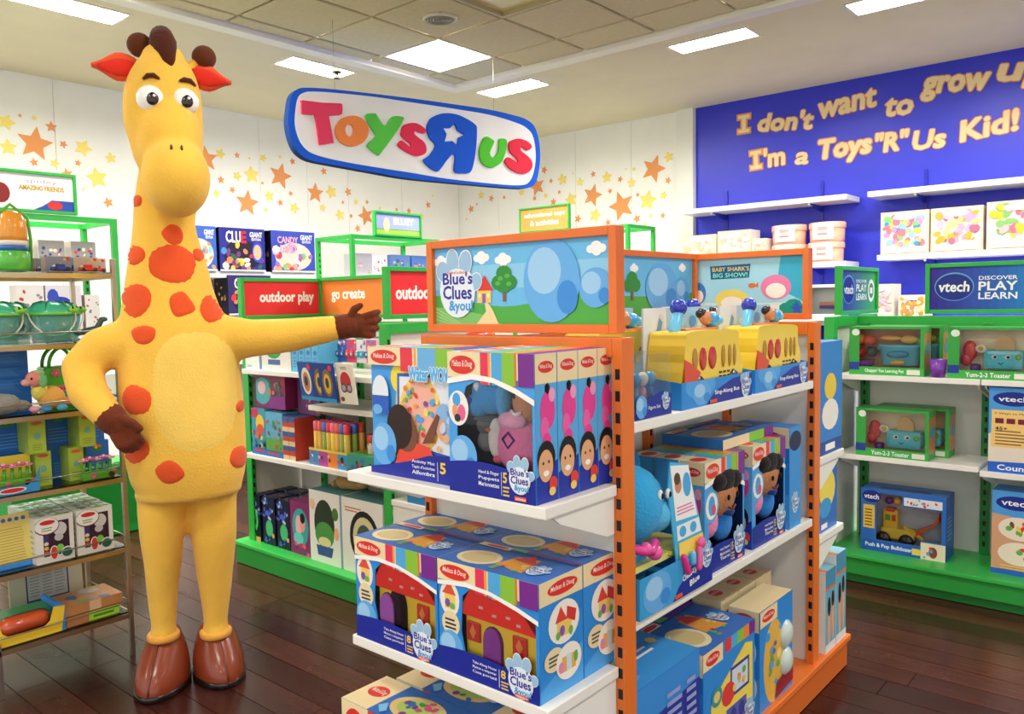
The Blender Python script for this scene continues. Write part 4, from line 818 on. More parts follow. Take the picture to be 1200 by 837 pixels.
# ---- lying boxes on the base in front
def low_front(A): A.rect(0, 0, .32, 1, CREAM); md_oval(A, .03, .55, .29, .95); A.rect(.32, 0, .40, 1, '#e83a5a'); A.rect(.4, 0, 1, 1, '#3c7fd0'); A.scatter(.5, .1, .95, .9, 10, ['#f2cf70', '#e2403c', '#69b455'], .05, 3)
def low_top(A):
    A.rect(0, 0, .30, 1, CREAM); md_oval(A, .06, .35, .26, .7); A.rect(.30, 0, 1, 1, '#2f6fc4'); A.ell(.62, .5, .26, .36, '#e6c98a', 24); A.ell(.62, .5, .2, .26, '#b7d06a', 18); A.scatter(.45, .2, .8, .8, 16, ['#d94a8a', '#3b8f4a', '#f2cf70', '#7a3aa0', '#2f6fc4'], .03, 6); A.poly([(.33, .2), (.42, .05), (.45, .15), (.37, .35)], '#7fc4f4'); paw_logo(A, .9, .5, .12)
for k, (xx, yy, nm) in enumerate(((-1.50, 1.245, 'front left'), (-1.16, 1.245, 'front right'), (-1.47, 1.405, 'back left'), (-1.14, 1.405, 'back right'))):
    product('activity_box', .33, .152, .27, '#3c7fd0', {'front': low_front, 'top': low_top, 'right': callouts}, (xx, yy+.078, .122), 0, 'cream and blue box under the toy house boxes, %s of four' % nm, group='activity boxes on the orange base')

# ------------------------------------------------------------------ side bay of the orange gondola (faces world +X)
def facing_x(x_front, y0, z, w, d): return (x_front-d/2, y0+w/2, z)
def gen(seed, base, band=None, pic=None, cols=('#e2403c', '#f6cf45', '#69b455', '#5aa9e6', '#7a55b0'), words=None, foot=None, oval=False):
    def f(A):
        R = random.Random(seed); A.rect(0, 0, 1, 1, base)
        if pic: A.ell(.5+R.uniform(-.08, .08), .48, .36, .28, pic, 20); 
        A.scatter(.14, .16, .86, .74, 14, list(cols), .07, seed)
        if band: A.rect(0, .82, 1, 1, band)
        if foot: A.rect(0, 0, 1, .16, foot); A.rows(.1, .03, .7, .13, 2, '#ffffff', .5)
        if oval: md_oval(A, .2, .85, .8, .97)
        if words: A.text(words, .12, .84, .88, .94, '#ffffff', .02)
    return f
def flat(c): return lambda A: A.rect(0, 0, 1, 1, c)
def bus_front(A):
    A.rect(0, 0, 1, 1, '#2f8de0'); A.ell(.25, .8, .2, .5, '#4fa8ee', 18); A.poly([(.32, 0), (1, 0), (1, .95), (.7, .85), (.45, .5)], '#20309c'); A.text('Sing-Along Bus', .44, .30, .80, .50, '#ffffff', .02); blob(A, .26, .5, .24, .9); paw_logo(A, .90, .52, .16); A.rect(.36, .06, .46, .18, '#ef5a2a')
def card_back(A):
    A.rect(0, 0, 1, 1, '#a9d4ea'); A.rect(.0, 0, .32, 1, '#eef0ee'); A.poly([(.05, .3), (.22, .9), (.27, .85), (.12, .28)], '#7ab8e0'); A.scatter(.4, .3, .95, .9, 18, ['#8fb56a', '#d86a9c', '#6aa6dc', '#dcdcc8', '#b07ac0'], .05, 3); A.rect(0, 0, 1, .3, '#5fa45a')
def bus_parts(side_fig=True):
    def f(e):
        m = MB(); prof = [(-.165, .05), (.135, .05), (.165, .06), (.17, .10), (.15, .135), (.145, .17), (.12, .195), (-.13, .2), (-.165, .18), (-.175, .12)]
        m.prism([smooth_loop(prof, 3)], -.055, .055, '#f7d23e'); b = m.build('toy_bus', 'plastic', e)
        m = MB(); m.box(-.10, -.02, .198, .08, .035, .205, '#e88a3a', .002); m.build('bus_roof_hatch', 'plastic', b)
        for x, w_ in ((-.12, .018), (-.075, .026), (-.02, .03), (.045, .014), (.085, .012), (.115, .01)):
            m = MB(); m.ell((x, -.056, .125), (w_*.8, .004, .032), '#c9332f' if w_ > .02 else '#b8892c', 12, 6); m.build('bus_window', 'plastic', b)
        m = MB()
        for x in (.02, .045, .07, .10): m.box(x, -.0565, .078, x+.016, -.055, .084, '#20150f'); m.box(x, -.0565, .066, x+.016, -.055, .072, '#20150f')
        m.build('bus_trim', 'plastic', b)
        for x in (-.10, .11):
            m = MB(); m.lathe([(.028, -.06), (.03, -.055), (.03, .055), (.028, .06)], '#1b1b1b', 16, xf=T(x, 0, .052, 0, 90)); m.build('bus_wheel', 'plastic', b)
        m = MB(); m.cap((-.13, .0, .20), (-.10, .005, .245), .016, .016, '#6ec1ea'); m.ell((-.095, .006, .262), .024, '#2b3fb8'); m.build('toy_microphone', 'plastic', e)
        m = MB(); m.ell((.04, -.005, .232), (.02, .018, .022), '#c98a5c'); m.ell((.036, .004, .243), (.021, .018, .016), '#1a1416'); m.ell((.085, 0, .225), (.034, .02, .024), '#3fa4e6'); m.ell((.115, -.004, .222), (.02, .016, .014), '#66bdf0'); m.build('toy_figure', 'plastic', e)
        m = MB(); m.box(-.19, .06, .0, .19, .064, .262, '#cfe2ea'); Art(m, .38, .262, T(-.19, .059, 0)); card_back(Art(m, .38, .262, T(-.19, .0595, 0))); m.build('backing_card', 'card', e)
        m = MB(); m.prism([[(-.19, 0), (-.19, .13), (-.16, .12), (-.10, .09)]], -.063, -.0615, '#e2543a'); m.build('card_flap', 'card', e)
        m = MB(); m.box(-.188, -.058, .0, .188, .062, .004, '#ffffff'); m.build('tray_floor', 'card', e)
    return f
def tray(name, w, d, h, base, frontfn, loc, rz, label, group, parts, sideh=None):
    e = empty(name, loc, rz, label, 'box', group); m = MB(); x, y = w/2, d/2; sh = sideh or h*1.2; t = .0015
    m.box(-x, -y, 0, x, -y+t, h, base); m.box(-x, y-t, 0, x, y, sh, base); m.box(-x, -y, 0, x, y, t, base)
    for sx in (-x, x-t): m.prism([[(-y+t, 0), (y-t, 0), (y-t, sh), (-y+t, h)]], sx, sx+t, base, xf=Matrix(((0, 1, 0, 0), (1, 0, 0, 0), (0, 0, 1, 0), (0, 0, 0, 1))))
    frontfn(Art(m, w, h, F_front(w, d, h))); m.build('display_tray', 'card', e); parts(e); return e
zt = 1.115
b1 = tray('bus_toy', .42, .13, .07, '#2f8de0', bus_front, facing_x(-1.01, 1.845, zt, .42, .13), 90, 'yellow toy bus in a blue tray, nearer one of the two front buses', 'yellow toy buses in trays', bus_parts())
dup(b1, facing_x(-1.01, 2.29, zt, .42, .13), 90, 'yellow toy bus in a blue tray, further one of the two front buses')
dup(b1, facing_x(-1.187, 1.70, zt, .42, .13), 90, 'yellow toy bus in a tray standing behind the clear figure sets')
dup(b1, facing_x(-1.155, 2.20, zt, .42, .13), 90, 'yellow toy bus in a tray at the back, mostly hidden by the nearer bus')
def fig_set(loc, label):
    w, d, h = .17, .085, .155; e = empty('figure_set', loc, 90, label, 'toy set', 'clear boxed figure sets')
    m = MB(); m.box(-w/2, -d/2, 0, w/2, d/2, .003, '#3a7fd0'); m.box(-w/2, d/2-.002, 0, w/2, d/2, h, '#a8cfe6'); A = Art(m, w, h, T(-w/2, d/2-.003, 0)); A.scatter(.1, .2, .9, .9, 16, ['#7fb56a', '#d86a9c', '#4a90d8', '#e8d070'], .08, 5)
    m.prism([[(0, 0), (w, 0), (w, .05), (w*.75, .062), (w*.4, .05), (0, .015)]], -.001, 0, '#20309c', xf=F_front(w, d, h)); A = Art(m, w, h, F_front(w, d, h) @ T(0, -.0012, 0)); A.text('Figure Set', .35, .12, .68, .19, '#fff'+'fff', 0); paw_logo(A, .83, .22, .22); blob(A, .14, .2, .3, .36)
    m.build('backing_card', 'card', e)
    m = MB(); rows = (('#c98a5c', '#d9447a', -.055), ('#3fa4e6', '#3fa4e6', -.02), ('#f3f1ea', '#e8b0c8', .015), ('#5ab6f0', '#4a90d8', .05))
    for hc, bc, x in rows: m.cap((x, .0, .03), (x, 0, .06), .014, .012, bc); m.ell((x, -.002, .09), (.017, .015, .018), hc)
    m.ell((-.055, .004, .1), (.019, .015, .014), '#2a1a16'); m.build('toy_figures', 'plastic', e)
    m = MB(); x, y = w/2-.0005, d/2-.0005
    m.box(-x, -y, .004, x, y, h, '#ffffff'); m.build('clear_cover', 'film', e)
    return e
f1 = fig_set(facing_x(-1.012, 1.625, zt, .17, .085), 'clear boxed figure set at the near end of the top side shelf, front one')
dup(f1, facing_x(-1.10, 1.625, zt, .17, .085), 90, 'clear boxed figure set behind the front one on the top side shelf')
# middle side shelf
zm = .64
def puppet_big(A):
    A.ell(.17, .60, .17, .15, '#5aaee8', 20); A.ell(.17, .60, .14, .12, '#f7f3ea', 18); A.ell(.17, .6, .08, .09, '#4aa4ec', 10); A.ell(.22, .56, .05, .05, '#e84a6a', 8); md_top(A); navy_foot(A, ('Hand Puppets', 'Marionnettes', 'Titeres'), '5')
def boy_doll(e):
    m = MB(T(-.012, -.002, -.05) @ Matrix.Diagonal((1.25, 1.0, 1.25, 1))); m.ell((.02, -.012, .20), (.062, .035, .05), '#c07f52'); m.ell((-.05, -.015, .20), (.012, .012, .016), '#c07f52'); m.ell((.088, -.015, .2), (.012, .012, .016), '#c07f52')
    m.ell((.02, -.01, .235), (.072, .04, .035), '#1b1718'); m.ell((-.02, -.03, .238), (.035, .022, .02), '#1b1718'); m.ell((.06, -.03, .232), (.03, .022, .022), '#241e1e')
    for x in (-.002, .042): m.ell((x, -.054, .202), (.005, .004, .007), '#20150f', 8, 6)
    m.tube([(.002, -.05, .178), (.02, -.054, .172), (.038, -.05, .178)], .0025, '#7a3a2a', 6)
    m.build('doll_head', 'plush', e)
    m = MB(); m.ell((.045, .0, .11), (.05, .03, .055), '#2f86dd'); m.tube([(.0, -.03, .155), (.02, -.045, .148), (.05, -.035, .15)], .008, '#24408c', 8); m.build('doll_body', 'plush', e)
    m = MB(); m.ell((-.055, -.005, .135), (.045, .032, .05), '#f58fbe'); m.ell((-.075, -.02, .17), (.02, .015, .025), '#f7a5cb'); m.build('pink_puppet', 'plush', e)
PWIN2 = [(.10, .22), (.97, .16), (.97, .66), (.85, .72), (.6, .79), (.34, .80), (.22, .76), (.10, .5)]
pm = product('puppet_box', .25, .073, .315, '#4aa4ec', {'front': puppet_big, 'left': pup_side, 'top': pup_top}, facing_x(-1.02, 1.985, zm, .25, .073), 90, 'puppet box with a dark haired doll, nearer one on the middle side shelf', group='doll puppet boxes', window=PWIN2, inside='#14264f', parts=boy_doll, film=False)
dup(pm, facing_x(-1.02, 2.29, zm, .25, .073), 90, 'puppet box with a dark haired doll, further one on the middle side shelf')
k = 0
for yy, zz, lab in ((1.985, .315, 'nearer'), (2.29, .315, 'further')):
    for j in range(2):
        dup(pb, facing_x(-1.10-.078*j, yy, zm, .25, .073), 90, 'puppet box %s behind the %s doll box on the middle side shelf' % (('directly', 'second')[j], lab), 'boxes filling the middle side shelf')
product('flat_game_box', .36, .20, .03, '#2f78c8', {'front': lambda A: (A.rect(0, 0, 1, 1, CREAM), A.rect(.5, 0, 1, 1, LIM), A.rect(.8, 0, 1, 1, PUR)), 'top': lid_art}, (-1.16, 2.36, zm+.316), 90, 'flat blue box lying on top of the puppet boxes', group=None)
product('tall_puppet_box', .10, .20, .335, '#2f86dd', {'front': lambda A: (A.rect(0, 0, 1, 1, '#3c97e2'), A.ell(.5, .86, .5, .1, '#14264f', 16), paw_logo(A, .5, .24, .6)), 'left': callouts}, facing_x(-1.015, 2.565, zm, .10, .20), 90, 'tall blue box at the far end of the middle side shelf')
# check-up plush in a tray
def checkup(e):
    m = MB(); m.ell((-.075, -.02, .245), (.108, .085, .10), '#39a9e4'); m.ell((-.01, -.05, .215), (.062, .055, .05), '#5cc0ee'); m.ell((-.135, .0, .32), (.045, .035, .05), '#2f8fd4'); m.ell((.0, .02, .33), (.03, .025, .045), '#2f8fd4')
    for x, z in ((-.05, .275), (-.012, .272)): m.ell((x, -.098, z), (.010, .006, .014), '#fbfbf5', 8, 6); m.ell((x+.002, -.103, z-.002), (.005, .004, .008), '#161b3a', 8, 6)
    m.ell((.045, -.066, .235), (.020, .018, .017), '#2a3cc4')
    m.ell((-.095, -.01, .10), (.08, .065, .075), '#39a9e4'); m.build('blue_plush', 'plush', e)
    m = MB(); m.tube([(-.175, -.09, .17), (-.14, -.105, .155), (-.11, -.108, .15), (-.08, -.1, .165)], .012, '#ec3f9c', 8); m.ell((-.085, -.102, .14), .020, '#f25fae'); m.ell((-.13, -.104, .16), .016, '#f25fae'); m.build('pink_stethoscope', 'plastic', e)
    m = MB(); m.box(.0, -.10, .11, .01, .10, .12, '#e8e060'); m.box(-.18, -.09, .10, .15, .1, .115, '#f3ee8a'); m.build('yellow_insert', 'card', e)
    # slanting picture card with medical toys
    xf = T(.075, -.118, .03, 0, -4)
    m = MB(xf); m.prism([[(-.065, 0), (.09, 0), (.075, .10), (.02, .30), (-.07, .32), (-.09, .25)]], 0, .004, '#4ab4e6')
    A = Art(m, .15, .32, xf=T(-.07, -.0005, 0)); A.clip = False
    A.poly([(.05, .52), (.80, .50), (.60, .93), (-.02, .97)], '#f3f6f6'); A.ell(.2, .80, .12, .07, '#c98a6a', 12); A.ell(.18, .85, .11, .05, '#5a3a2a', 12); A.ell(.5, .78, .14, .1, '#4aa9e4', 12); A.rows(.1, .56, .7, .64, 3, '#e56aa8', .4); A.poly([(.05, .36), (.9, .36), (.84, .48), (.05, .48)], '#eaf3f8'); A.ell(.25, .42, .12, .045, '#4aa9e4', 10); A.ell(.62, .42, .12, .045, '#4aa9e4', 10)
    A.poly([(.08, .03), (1.02, .03), (.95, .34), (.08, .34)], '#f7d75e'); m.build('picture_card', 'card', e)
    m = MB(xf); m.cap((-.04, -.012, .035), (-.055, -.012, .075), .010, .008, '#e8358c'); m.cap((.02, -.012, .03), (.03, -.012, .08), .009, .007, '#f05aa6'); m.ell((.04, -.014, .09), (.018, .008, .016), '#f05aa6'); m.cap((-.01, -.012, .05), (-.008, -.012, .07), .009, .009, '#5cc0ee'); m.build('toy_medical_tools', 'plastic', e)
def chk_front(A): A.rect(0, 0, 1, 1, '#3ba3e0'); A.poly([(.42, 0), (1, 0), (1, 1), (.8, .9), (.5, .3)], '#1f2f9c'); A.text('Check-Up Time', .56, .42, .88, .62, '#ffffff', .03, rot=8); A.text('Blue', .66, .2, .8, .36, '#ffffff', .03, rot=8); blob(A, .22, .5, .36, 1.0); A.rect(.45, .04, .55, .14, '#ef5a2a')
ck = tray('plush_doctor_set', .37, .24, .10, '#3ba3e0', chk_front, facing_x(-.995, 1.612, zm, .37, .24), 90, 'large blue plush in a tray with pink medical toys on the middle side shelf', None, checkup, sideh=.12)
m = MB(); A = Art(m, .075, .12, xf=T(.115, -.1215, .005)); A.clip = False; paw_logo(A, .5, .6, .8); m.build('logo_card', 'card', ck)
# base deck products
zb = .122
def shape_front(A):
    A.rect(0, 0, 1, 1, '#2f8de0'); A.rect(0, .84, .36, 1, CREAM); md_oval(A, .05, .86, .30, .97); A.stripes(.40, .88, 1, 1, ['#e2403c', '#55ace4', LIM, '#f08a3c', PUR])
    A.poly([(.12, .08), (.96, .04), (.95, .80), (.80, .84), (.35, .62), (.14, .5)], '#f6df5a'); A.rect(.50, .42, .88, .70, '#35489c'); A.rect(.53, .45, .85, .67, '#d6e3ef'); A.ell(.46, .48, .13, .11, '#e2403c', 10); A.rect(.42, .16, .82, .34, '#5a62b8'); A.ell(.55, .25, .06, .07, '#3a3f9a', 12); A.ell(.72, .25, .06, .07, '#3a3f9a', 12); A.ell(.24, .54, .10, .09, '#3f9aa0', 16); A.ell(.24, .54, .06, .05, '#f2cf70', 10)
    A.ell(.2, .22, .13, .13, '#f2e6c8', 18); A.rect(.14, .14, .26, .30, '#2b2b33'); A.scatter(.55, .48, .82, .62, 8, ['#f2cf70', '#69b455', '#e8843c'], .03, 9); paw_logo(A, .87, .16, .2)
def cash_front(A):
    A.rect(0, 0, 1, 1, '#2a3aa0'); A.poly([(0, .70), (0, 1), (1, 1), (1, .78)], '#3a8fe0'); A.poly([(0, .0), (.9, .0), (.75, .48), (0, .36)], '#2f8de0'); A.ell(.40, .18, .32, .26, '#f2b45a', 20); A.ell(.40, .12, .24, .2, '#5aa9e6', 16); A.scatter(.2, .02, .6, .25, 9, ['#e2403c', '#f6cf45', '#e86a9c'], .05, 7)
    A.rows(.46, .52, .72, .86, 5, '#9aa6dc', .5); A.rows(.77, .52, .96, .86, 5, '#9aa6dc', .5); A.rows(.05, .42, .40, .62, 4, '#7f8fd0', .4); A.ell(.78, .26, .12, .15, '#14205c', 16); A.rows(.72, .20, .85, .32, 3, '#f2cf70', .4)
def wheel_front(A):
    A.rect(0, 0, 1, 1, '#2f8de0'); A.ell(.42, .42, .30, .42, '#e9b74c', 20); A.scatter(.2, .1, .62, .75, 16, ['#e2403c', '#5aa9e6', '#7a55b0', '#69b455', '#f6e27a'], .06, 12); A.rect(0, .84, .5, 1, CREAM); md_oval(A, .06, .87, .42, .97)
    A.poly([(.45, .02), (1, .06), (1, .24), (.5, .18)], '#9a2438')
cb = product('activity_box', .325, .30, .345, '#2f7fd6', {'front': cash_front, 'top': lambda A: (A.rect(0, 0, 1, 1, '#3d9be6'), blob(A, .2, .3, .3, .4), A.scatter(.4, .4, .9, .9, 10, ['#e86a6a', '#f2cf70', '#9fd0f6'], .05, 3), A.rows(.3, .3, .8, .45, 2, '#ffffff', .4)), 'right': callouts}, facing_x(-1.005, 1.60, zb, .325, .30), 90, 'big dark and light blue box, nearest on the orange base')
sb = product('activity_box', .33, .22, .315, '#2f8de0', {'front': shape_front, 'top': lid_art, 'left': callouts}, facing_x(-1.005, 1.945, zb, .33, .22), 90, 'blue box with yellow picture panel, middle of the orange base', window=None)
wb_ = product('activity_box', .26, .10, .32, '#2f8de0', {'front': wheel_front, 'top': flat(CREAM), 'left': callouts}, facing_x(-1.005, 2.31, zb, .26, .10), 90, 'blue box with two round clear bubbles toward the far end of the orange base',
    parts=lambda e: [ (lambda mm: mm.build('round_bubble', 'plastic', e))(MB().lathe([(.045, 0), (.045, .004), (.03, .016), (.012, .02)], '#cfe0d8', 18, xf=T(.075, -.05, zz, 0, 90))) for zz in (.19, .10)])
def mdlid(A): A.rect(0, 0, 1, 1, '#ecd6a4'); md_oval(A, .28, .28, .72, .72)
for k, yy in enumerate((2.30, 2.43, 2.56)):
    product('cream_box', .125, .10, .33, '#ecd6a4', {'top': mdlid, 'front': lambda A: md_oval(A, .1, .7, .9, .9)}, facing_x(-1.125, yy, zb, .125, .10), 90, 'cream box with red oval behind the bubble box, %s of three' % ('nearest', 'middle', 'furthest')[k], group='cream boxes on the orange base')
def bub(A): A.rect(0, 0, 1, 1, '#2f63b0'); A.scatter(.05, .05, .95, .95, 26, ['#9fd0f6', '#69b455', '#f2e6c0', '#4a8fd8', '#e86a6a'], .07, 21)
product('patterned_box', .34, .05, .40, '#2f63b0', {'top': bub, 'front': bub}, facing_x(-1.235, 2.02, zb, .34, .05), 90, 'dark blue patterned box at the back of the orange base, nearer one')
product('patterned_box', .34, .05, .40, '#2f63b0', {'top': bub, 'front': bub}, facing_x(-1.235, 2.40, zb, .34, .05), 90, 'dark blue patterned box at the back of the orange base, further one')
# far end cap of the orange gondola
def bsfront(A): A.rect(0, 0, 1, 1, '#2f86d6'); A.ell(.5, .6, .25, .12, '#f4d23c', 14); A.ell(.5, .35, .35, .14, '#f7f4ea', 14); A.rect(0, 0, 1, .12, '#1d4f9c'); A.rect(.3, .03, .7, .09, '#ffffff')
for k in range(4):
    product('blue_puzzle_box', .05, .24, .40, '#2f8de0', {'right': bsfront, 'front': flat('#3c97e2')}, (-1.035-.06*k, 2.80+.13, .84), 0, 'slim blue hanging box at the far end of the orange gondola, %s from the aisle' % ('first', 'second', 'third', 'fourth')[k], group='slim blue boxes at the far end')
for k in range(2):
    product('blue_toy_bag', .09, .20, .24, '#2a6fc4', {'right': lambda A: (A.rect(0, 0, 1, 1, '#2a6fc4'), A.ell(.5, .62, .4, .3, '#f4df5a', 14), A.ell(.4, .35, .3, .15, '#3aa0e0', 12), A.rect(.2, .04, .5, .12, '#ffffff'))}, (-1.06-.11*k, 2.80+.12, .56), 0, 'blue and yellow box low at the far end of the orange gondola, %s one' % ('outer', 'inner')[k], group='blue and yellow boxes at the far end')
def skin_side(A): A.rect(0, 0, 1, 1, '#6fb3d0'); A.rect(0, .78, 1, 1, '#4f93b8'); A.rect(0, .76, 1, .79, '#e8743c'); A.ell(.35, .35, .16, .3, '#e6b08c', 14); A.ell(.35, .55, .14, .12, '#3a2218', 12); A.ell(.7, .4, .14, .3, '#e6b08c', 14); A.ell(.7, .62, .13, .1, '#3a2218', 12); A.rect(0, 0, 1, .1, '#e8eeee')
for k, (xx, yy, nm) in enumerate(((-1.04, 2.86, 'front near'), (-1.04, 2.97, 'front far'), (-1.13, 2.86, 'back near'), (-1.13, 2.97, 'back far'))):
    product('pale_blue_box', .085, .105, .335 if k != 0 else .30, '#dfe9ea', {'right': skin_side, 'top': lambda A: (A.rect(0, 0, 1, 1, '#8fc6dc'), A.rect(0, 0, 1, .2, '#e8743c')), 'front': flat('#e9eeec')}, (xx, yy+.052, .122), 0, 'pale blue box on the far corner of the orange base, %s one' % nm, group='pale blue boxes on the orange base')

# ------------------------------------------------------------------ right green gondola: toys
RY = 4.06
def tools_front(word, kind):
    def f(A):
        A.rect(0, 0, 1, 1, '#3aa846'); A.rect(.0, .86, .14, 1, '#2f9a3e'); A.ell(.09, .88, .055, .07, '#e9f3e4', 14)
        A.rect(0, 0, 1, .16, '#46b84e'); A.rect(.0, .10, .14, .26, '#27439c'); A.text(word, .22, .04, .74, .13, '#ffffff', .02); A.rect(.78, .03, .95, .13, '#f4f1e4')
    return f
def pot_parts(e):
    m = MB(); m.lathe([(.06, .045), (.075, .05), (.08, .13), (.088, .135), (.088, .145), (.07, .145)], '#6fd4ea', 20, xf=T(.05, 0, 0), sx=1.15, sy=.6); m.box(-.05, -.012, .118, .15, .012, .132, '#3aa3c0', .004); b = m.build('toy_pot', 'plastic', e)
    m = MB(); m.ell((.05, -.052, .10), (.05, .008, .018), '#2a8fb0'); m.ell((.05, -.05, .062), (.035, .01, .012), '#f0b83a'); m.build('pot_face', 'plastic', b)
    m = MB(); m.ell((-.085, -.02, .165), (.035, .03, .025), '#e2543a'); m.ell((-.13, -.02, .17), (.026, .024, .026), '#f0a83a'); m.ell((-.13, -.02, .105), (.03, .026, .024), '#dd3030'); m.ell((-.075, -.015, .11), (.028, .026, .026), '#2b4a2e'); m.ell((.01, -.01, .175), (.05, .02, .014), '#f2b84e'); m.ell((.09, -.01, .17), (.04, .02, .02), '#f2c25c'); m.ell((.14, 0, .16), (.03, .02, .03), '#4f9a4a'); m.build('toy_vegetables', 'plastic', e)
    m = MB(); m.lathe([(.028, .03), (.04, .045), (.046, .07), (.04, .07)], '#7a2f9c', 16, xf=T(-.11, -.01, 0)); m.build('toy_bowl', 'plastic', e)
def toaster_parts(e):
    m = MB(); m.box(-.03, -.045, .045, .125, .045, .13, '#62dcea', .018); b = m.build('toy_toaster', 'plastic', e)
    m = MB()
    for x in (.015, .065): m.ell((x, -.046, .10), (.014, .005, .011), '#ffffff', 10, 6); m.ell((x+.003, -.051, .1), (.006, .003, .006), '#2a2030', 8, 6)
    m.tube([(.03, -.047, .075), (.04, -.049, .068), (.05, -.047, .075)], .002, '#17626e', 6); m.ell((.105, -.047, .1), (.013, .005, .013), '#7ac943', 10, 6); m.build('toaster_face', 'plastic', b)
    m = MB(); m.prism([smooth_loop([(.02, .12), (.08, .12), (.085, .165), (.05, .195), (.015, .165)], 3)], -.02, -.008, '#ecc488'); m.build('toy_bread', 'plastic', e)
    m = MB(); m.ell((-.085, -.02, .125), (.03, .012, .045), '#e23a34'); m.ell((-.10, -.02, .085), (.024, .012, .03), '#d92f2c'); m.ell((-.04, -.03, .135), (.024, .008, .02), '#faf7ee'); m.ell((-.04, -.038, .135), (.01, .005, .01), '#f4c62a'); m.build('toy_food', 'plastic', e)
    m = MB(); m.lathe([(.018, .03), (.022, .035), (.022, .06), (.018, .066)], '#6b2f8e', 14, xf=T(-.06, -.035, 0)); m.build('toy_jar', 'plastic', e)
LW = [(.13, .15), (.93, .15), (.93, .92), (.13, .92)]
def gingham(A_or=None): pass
def leapbox(word, parts, inside, loc, label, w=.335, h=.232, d=.12, group=None, rz=0):
    return product('kitchen_toy_box', w, d, h, '#3aa846', {'front': tools_front(word, 0), 'right': lambda A: (A.rect(0, 0, 1, 1, '#c98a5a'), A.rect(0, 0, 1, .14, '#46a84e'), A.rect(0, .86, 1, 1, '#57a850'), A.ell(.5, .55, .3, .12, '#3fa9c4', 12)), 'top': flat('#3f8f46')}, loc, rz, label, group=group, window=[(.14, .17), (.95, .17), (.95, .95), (.14, .95)], inside=inside, parts=parts)
leapbox("Choppin' Fun Learning Pot", pot_parts, '#c98a5c', (-1.148, RY+.075, 1.02), 'green box with blue toy cooking pot on the top right shelf')
leapbox("Choppin' Fun Learning Pot", pot_parts, '#c98a5c', (-1.10, RY+.215, 1.02), 'green box partly hidden behind the cooking pot box')
t1 = leapbox('Yum-2-3 Toaster', toaster_parts, '#ffeec4', (-.715, RY+.075, 1.02), 'green box with blue toy toaster on the top right shelf beside the purple cup')
t2 = leapbox('Yum-2-3 Toaster', toaster_parts, '#ffeec4', (-1.115, RY+.065, .628), 'green box with blue toy toaster alone on the middle right shelf, front one', w=.325)
leapbox('Yum-2-3 Toaster', toaster_parts, '#efc98a', (-1.06, RY+.20, .628), 'green box standing behind the toaster box on the middle right shelf', w=.325)
m = MB(); m.lathe([(.026, 0), (.03, .002), (.038, .082), (.035, .082), (.028, .006)], '#7a3aa8', 20); c = m.build('toy_cup', 'plastic', None, (-.925, RY+.03, 1.02)); tag(c, 'small purple toy cup between two green boxes on the top right shelf', 'cup')
def doz_front(A):
    A.rect(0, 0, 1, 1, '#2f6fc8'); A.ell(.13, .88, .115, .10, '#1c2f8c', 20); A.text('vtech', .04, .84, .22, .92, '#ffffff', .02); A.rect(.03, .36, .17, .74, '#f4c95a'); A.rows(.05, .4, .15, .7, 6, '#7a5a2a', .4)
    A.rect(0, 0, 1, .17, '#2a5fc0'); A.text('Push & Pop Bulldozer', .06, .05, .62, .13, '#ffffff', .02); A.rect(.62, .04, .72, .14, '#f4d25a'); A.rect(.72, .0, 1, .26, '#f0e2c8'); A.ell(.86, .12, .05, .09, '#8a4a3a', 10); A.scatter(.74, .03, .84, .2, 6, ['#e2403c', '#f6cf45', '#5aa9e6'], .02, 2)
    A.rect(.52, .80, .96, .93, '#e8edf2'); A.scatter(.54, .82, .94, .91, 10, ['#e2403c', '#f6cf45', '#69b455', '#5aa9e6'], .018, 7)
def dozer(e):
    m = MB(); m.box(-.10, -.04, .10, -.03, .04, .205, '#f4d040', .012); m.box(-.11, -.045, .06, .045, .045, .115, '#f6d84a', .014); b = m.build('toy_bulldozer', 'plastic', e)
    m = MB(); m.box(-.085, -.045, .195, -.045, .0, .212, '#e2403c', .004); m.box(-.088, -.042, .15, -.065, -.040, .18, '#5aa94a'); m.box(-.058, -.042, .15, -.04, -.040, .18, '#d94a3a'); m.build('bulldozer_cab', 'plastic', b)
    m = MB(); m.prism([[(.05, .09), (.15, .17), (.155, .22), (.13, .16), (.055, .12)]], -.05, .04, '#ee6a2c'); m.prism([[(.0, .12), (.06, .09), (.09, .07), (.09, .082), (.06, .11), (.0, .14)]], -.048, -.042, '#f4d040'); m.build('bulldozer_blade', 'plastic', b)
    for x in (-.095, .01):
        m = MB(); m.lathe([(.03, -.056), (.034, -.05), (.034, .05), (.03, .056)], '#2a2a2c', 16, xf=T(x, 0, .06, 0, 90)); m.lathe([(.018, -.062), (.02, -.056), (.01, -.056)], '#e8642c', 14, xf=T(x, 0, .06, 0, 90)); m.build('bulldozer_wheel', 'plastic', b)
    m = MB()
    for x, c in ((-.075, '#5a2f8c'), (-.035, '#f0c05a'), (.005, '#d93a34')): m.ell((x, -.02, .245), .019, c)
    m.build('toy_ball_row', 'plastic', e)
dz = product('bulldozer_box', .38, .16, .305, '#2f6fc8', {'front': doz_front, 'right': lambda A: (A.rect(0, 0, 1, 1, '#2560b4'), A.rows(.2, .3, .8, .7, 6, '#7aa6de', .4)), 'top': lambda A: (A.rect(0, 0, 1, 1, '#3577c8'), A.rect(.2, .2, .8, .5, '#1d3f7c'))}, (-1.077, 4.12+.08, .15), 0, 'blue box with yellow toy bulldozer on the green base at the right, front one', window=[(.19, .19), (.71, .19), (.73, .28), (.95, .28), (.95, .78), (.5, .78), (.5, .95), (.19, .95)], inside='#a9bcc9', parts=dozer)
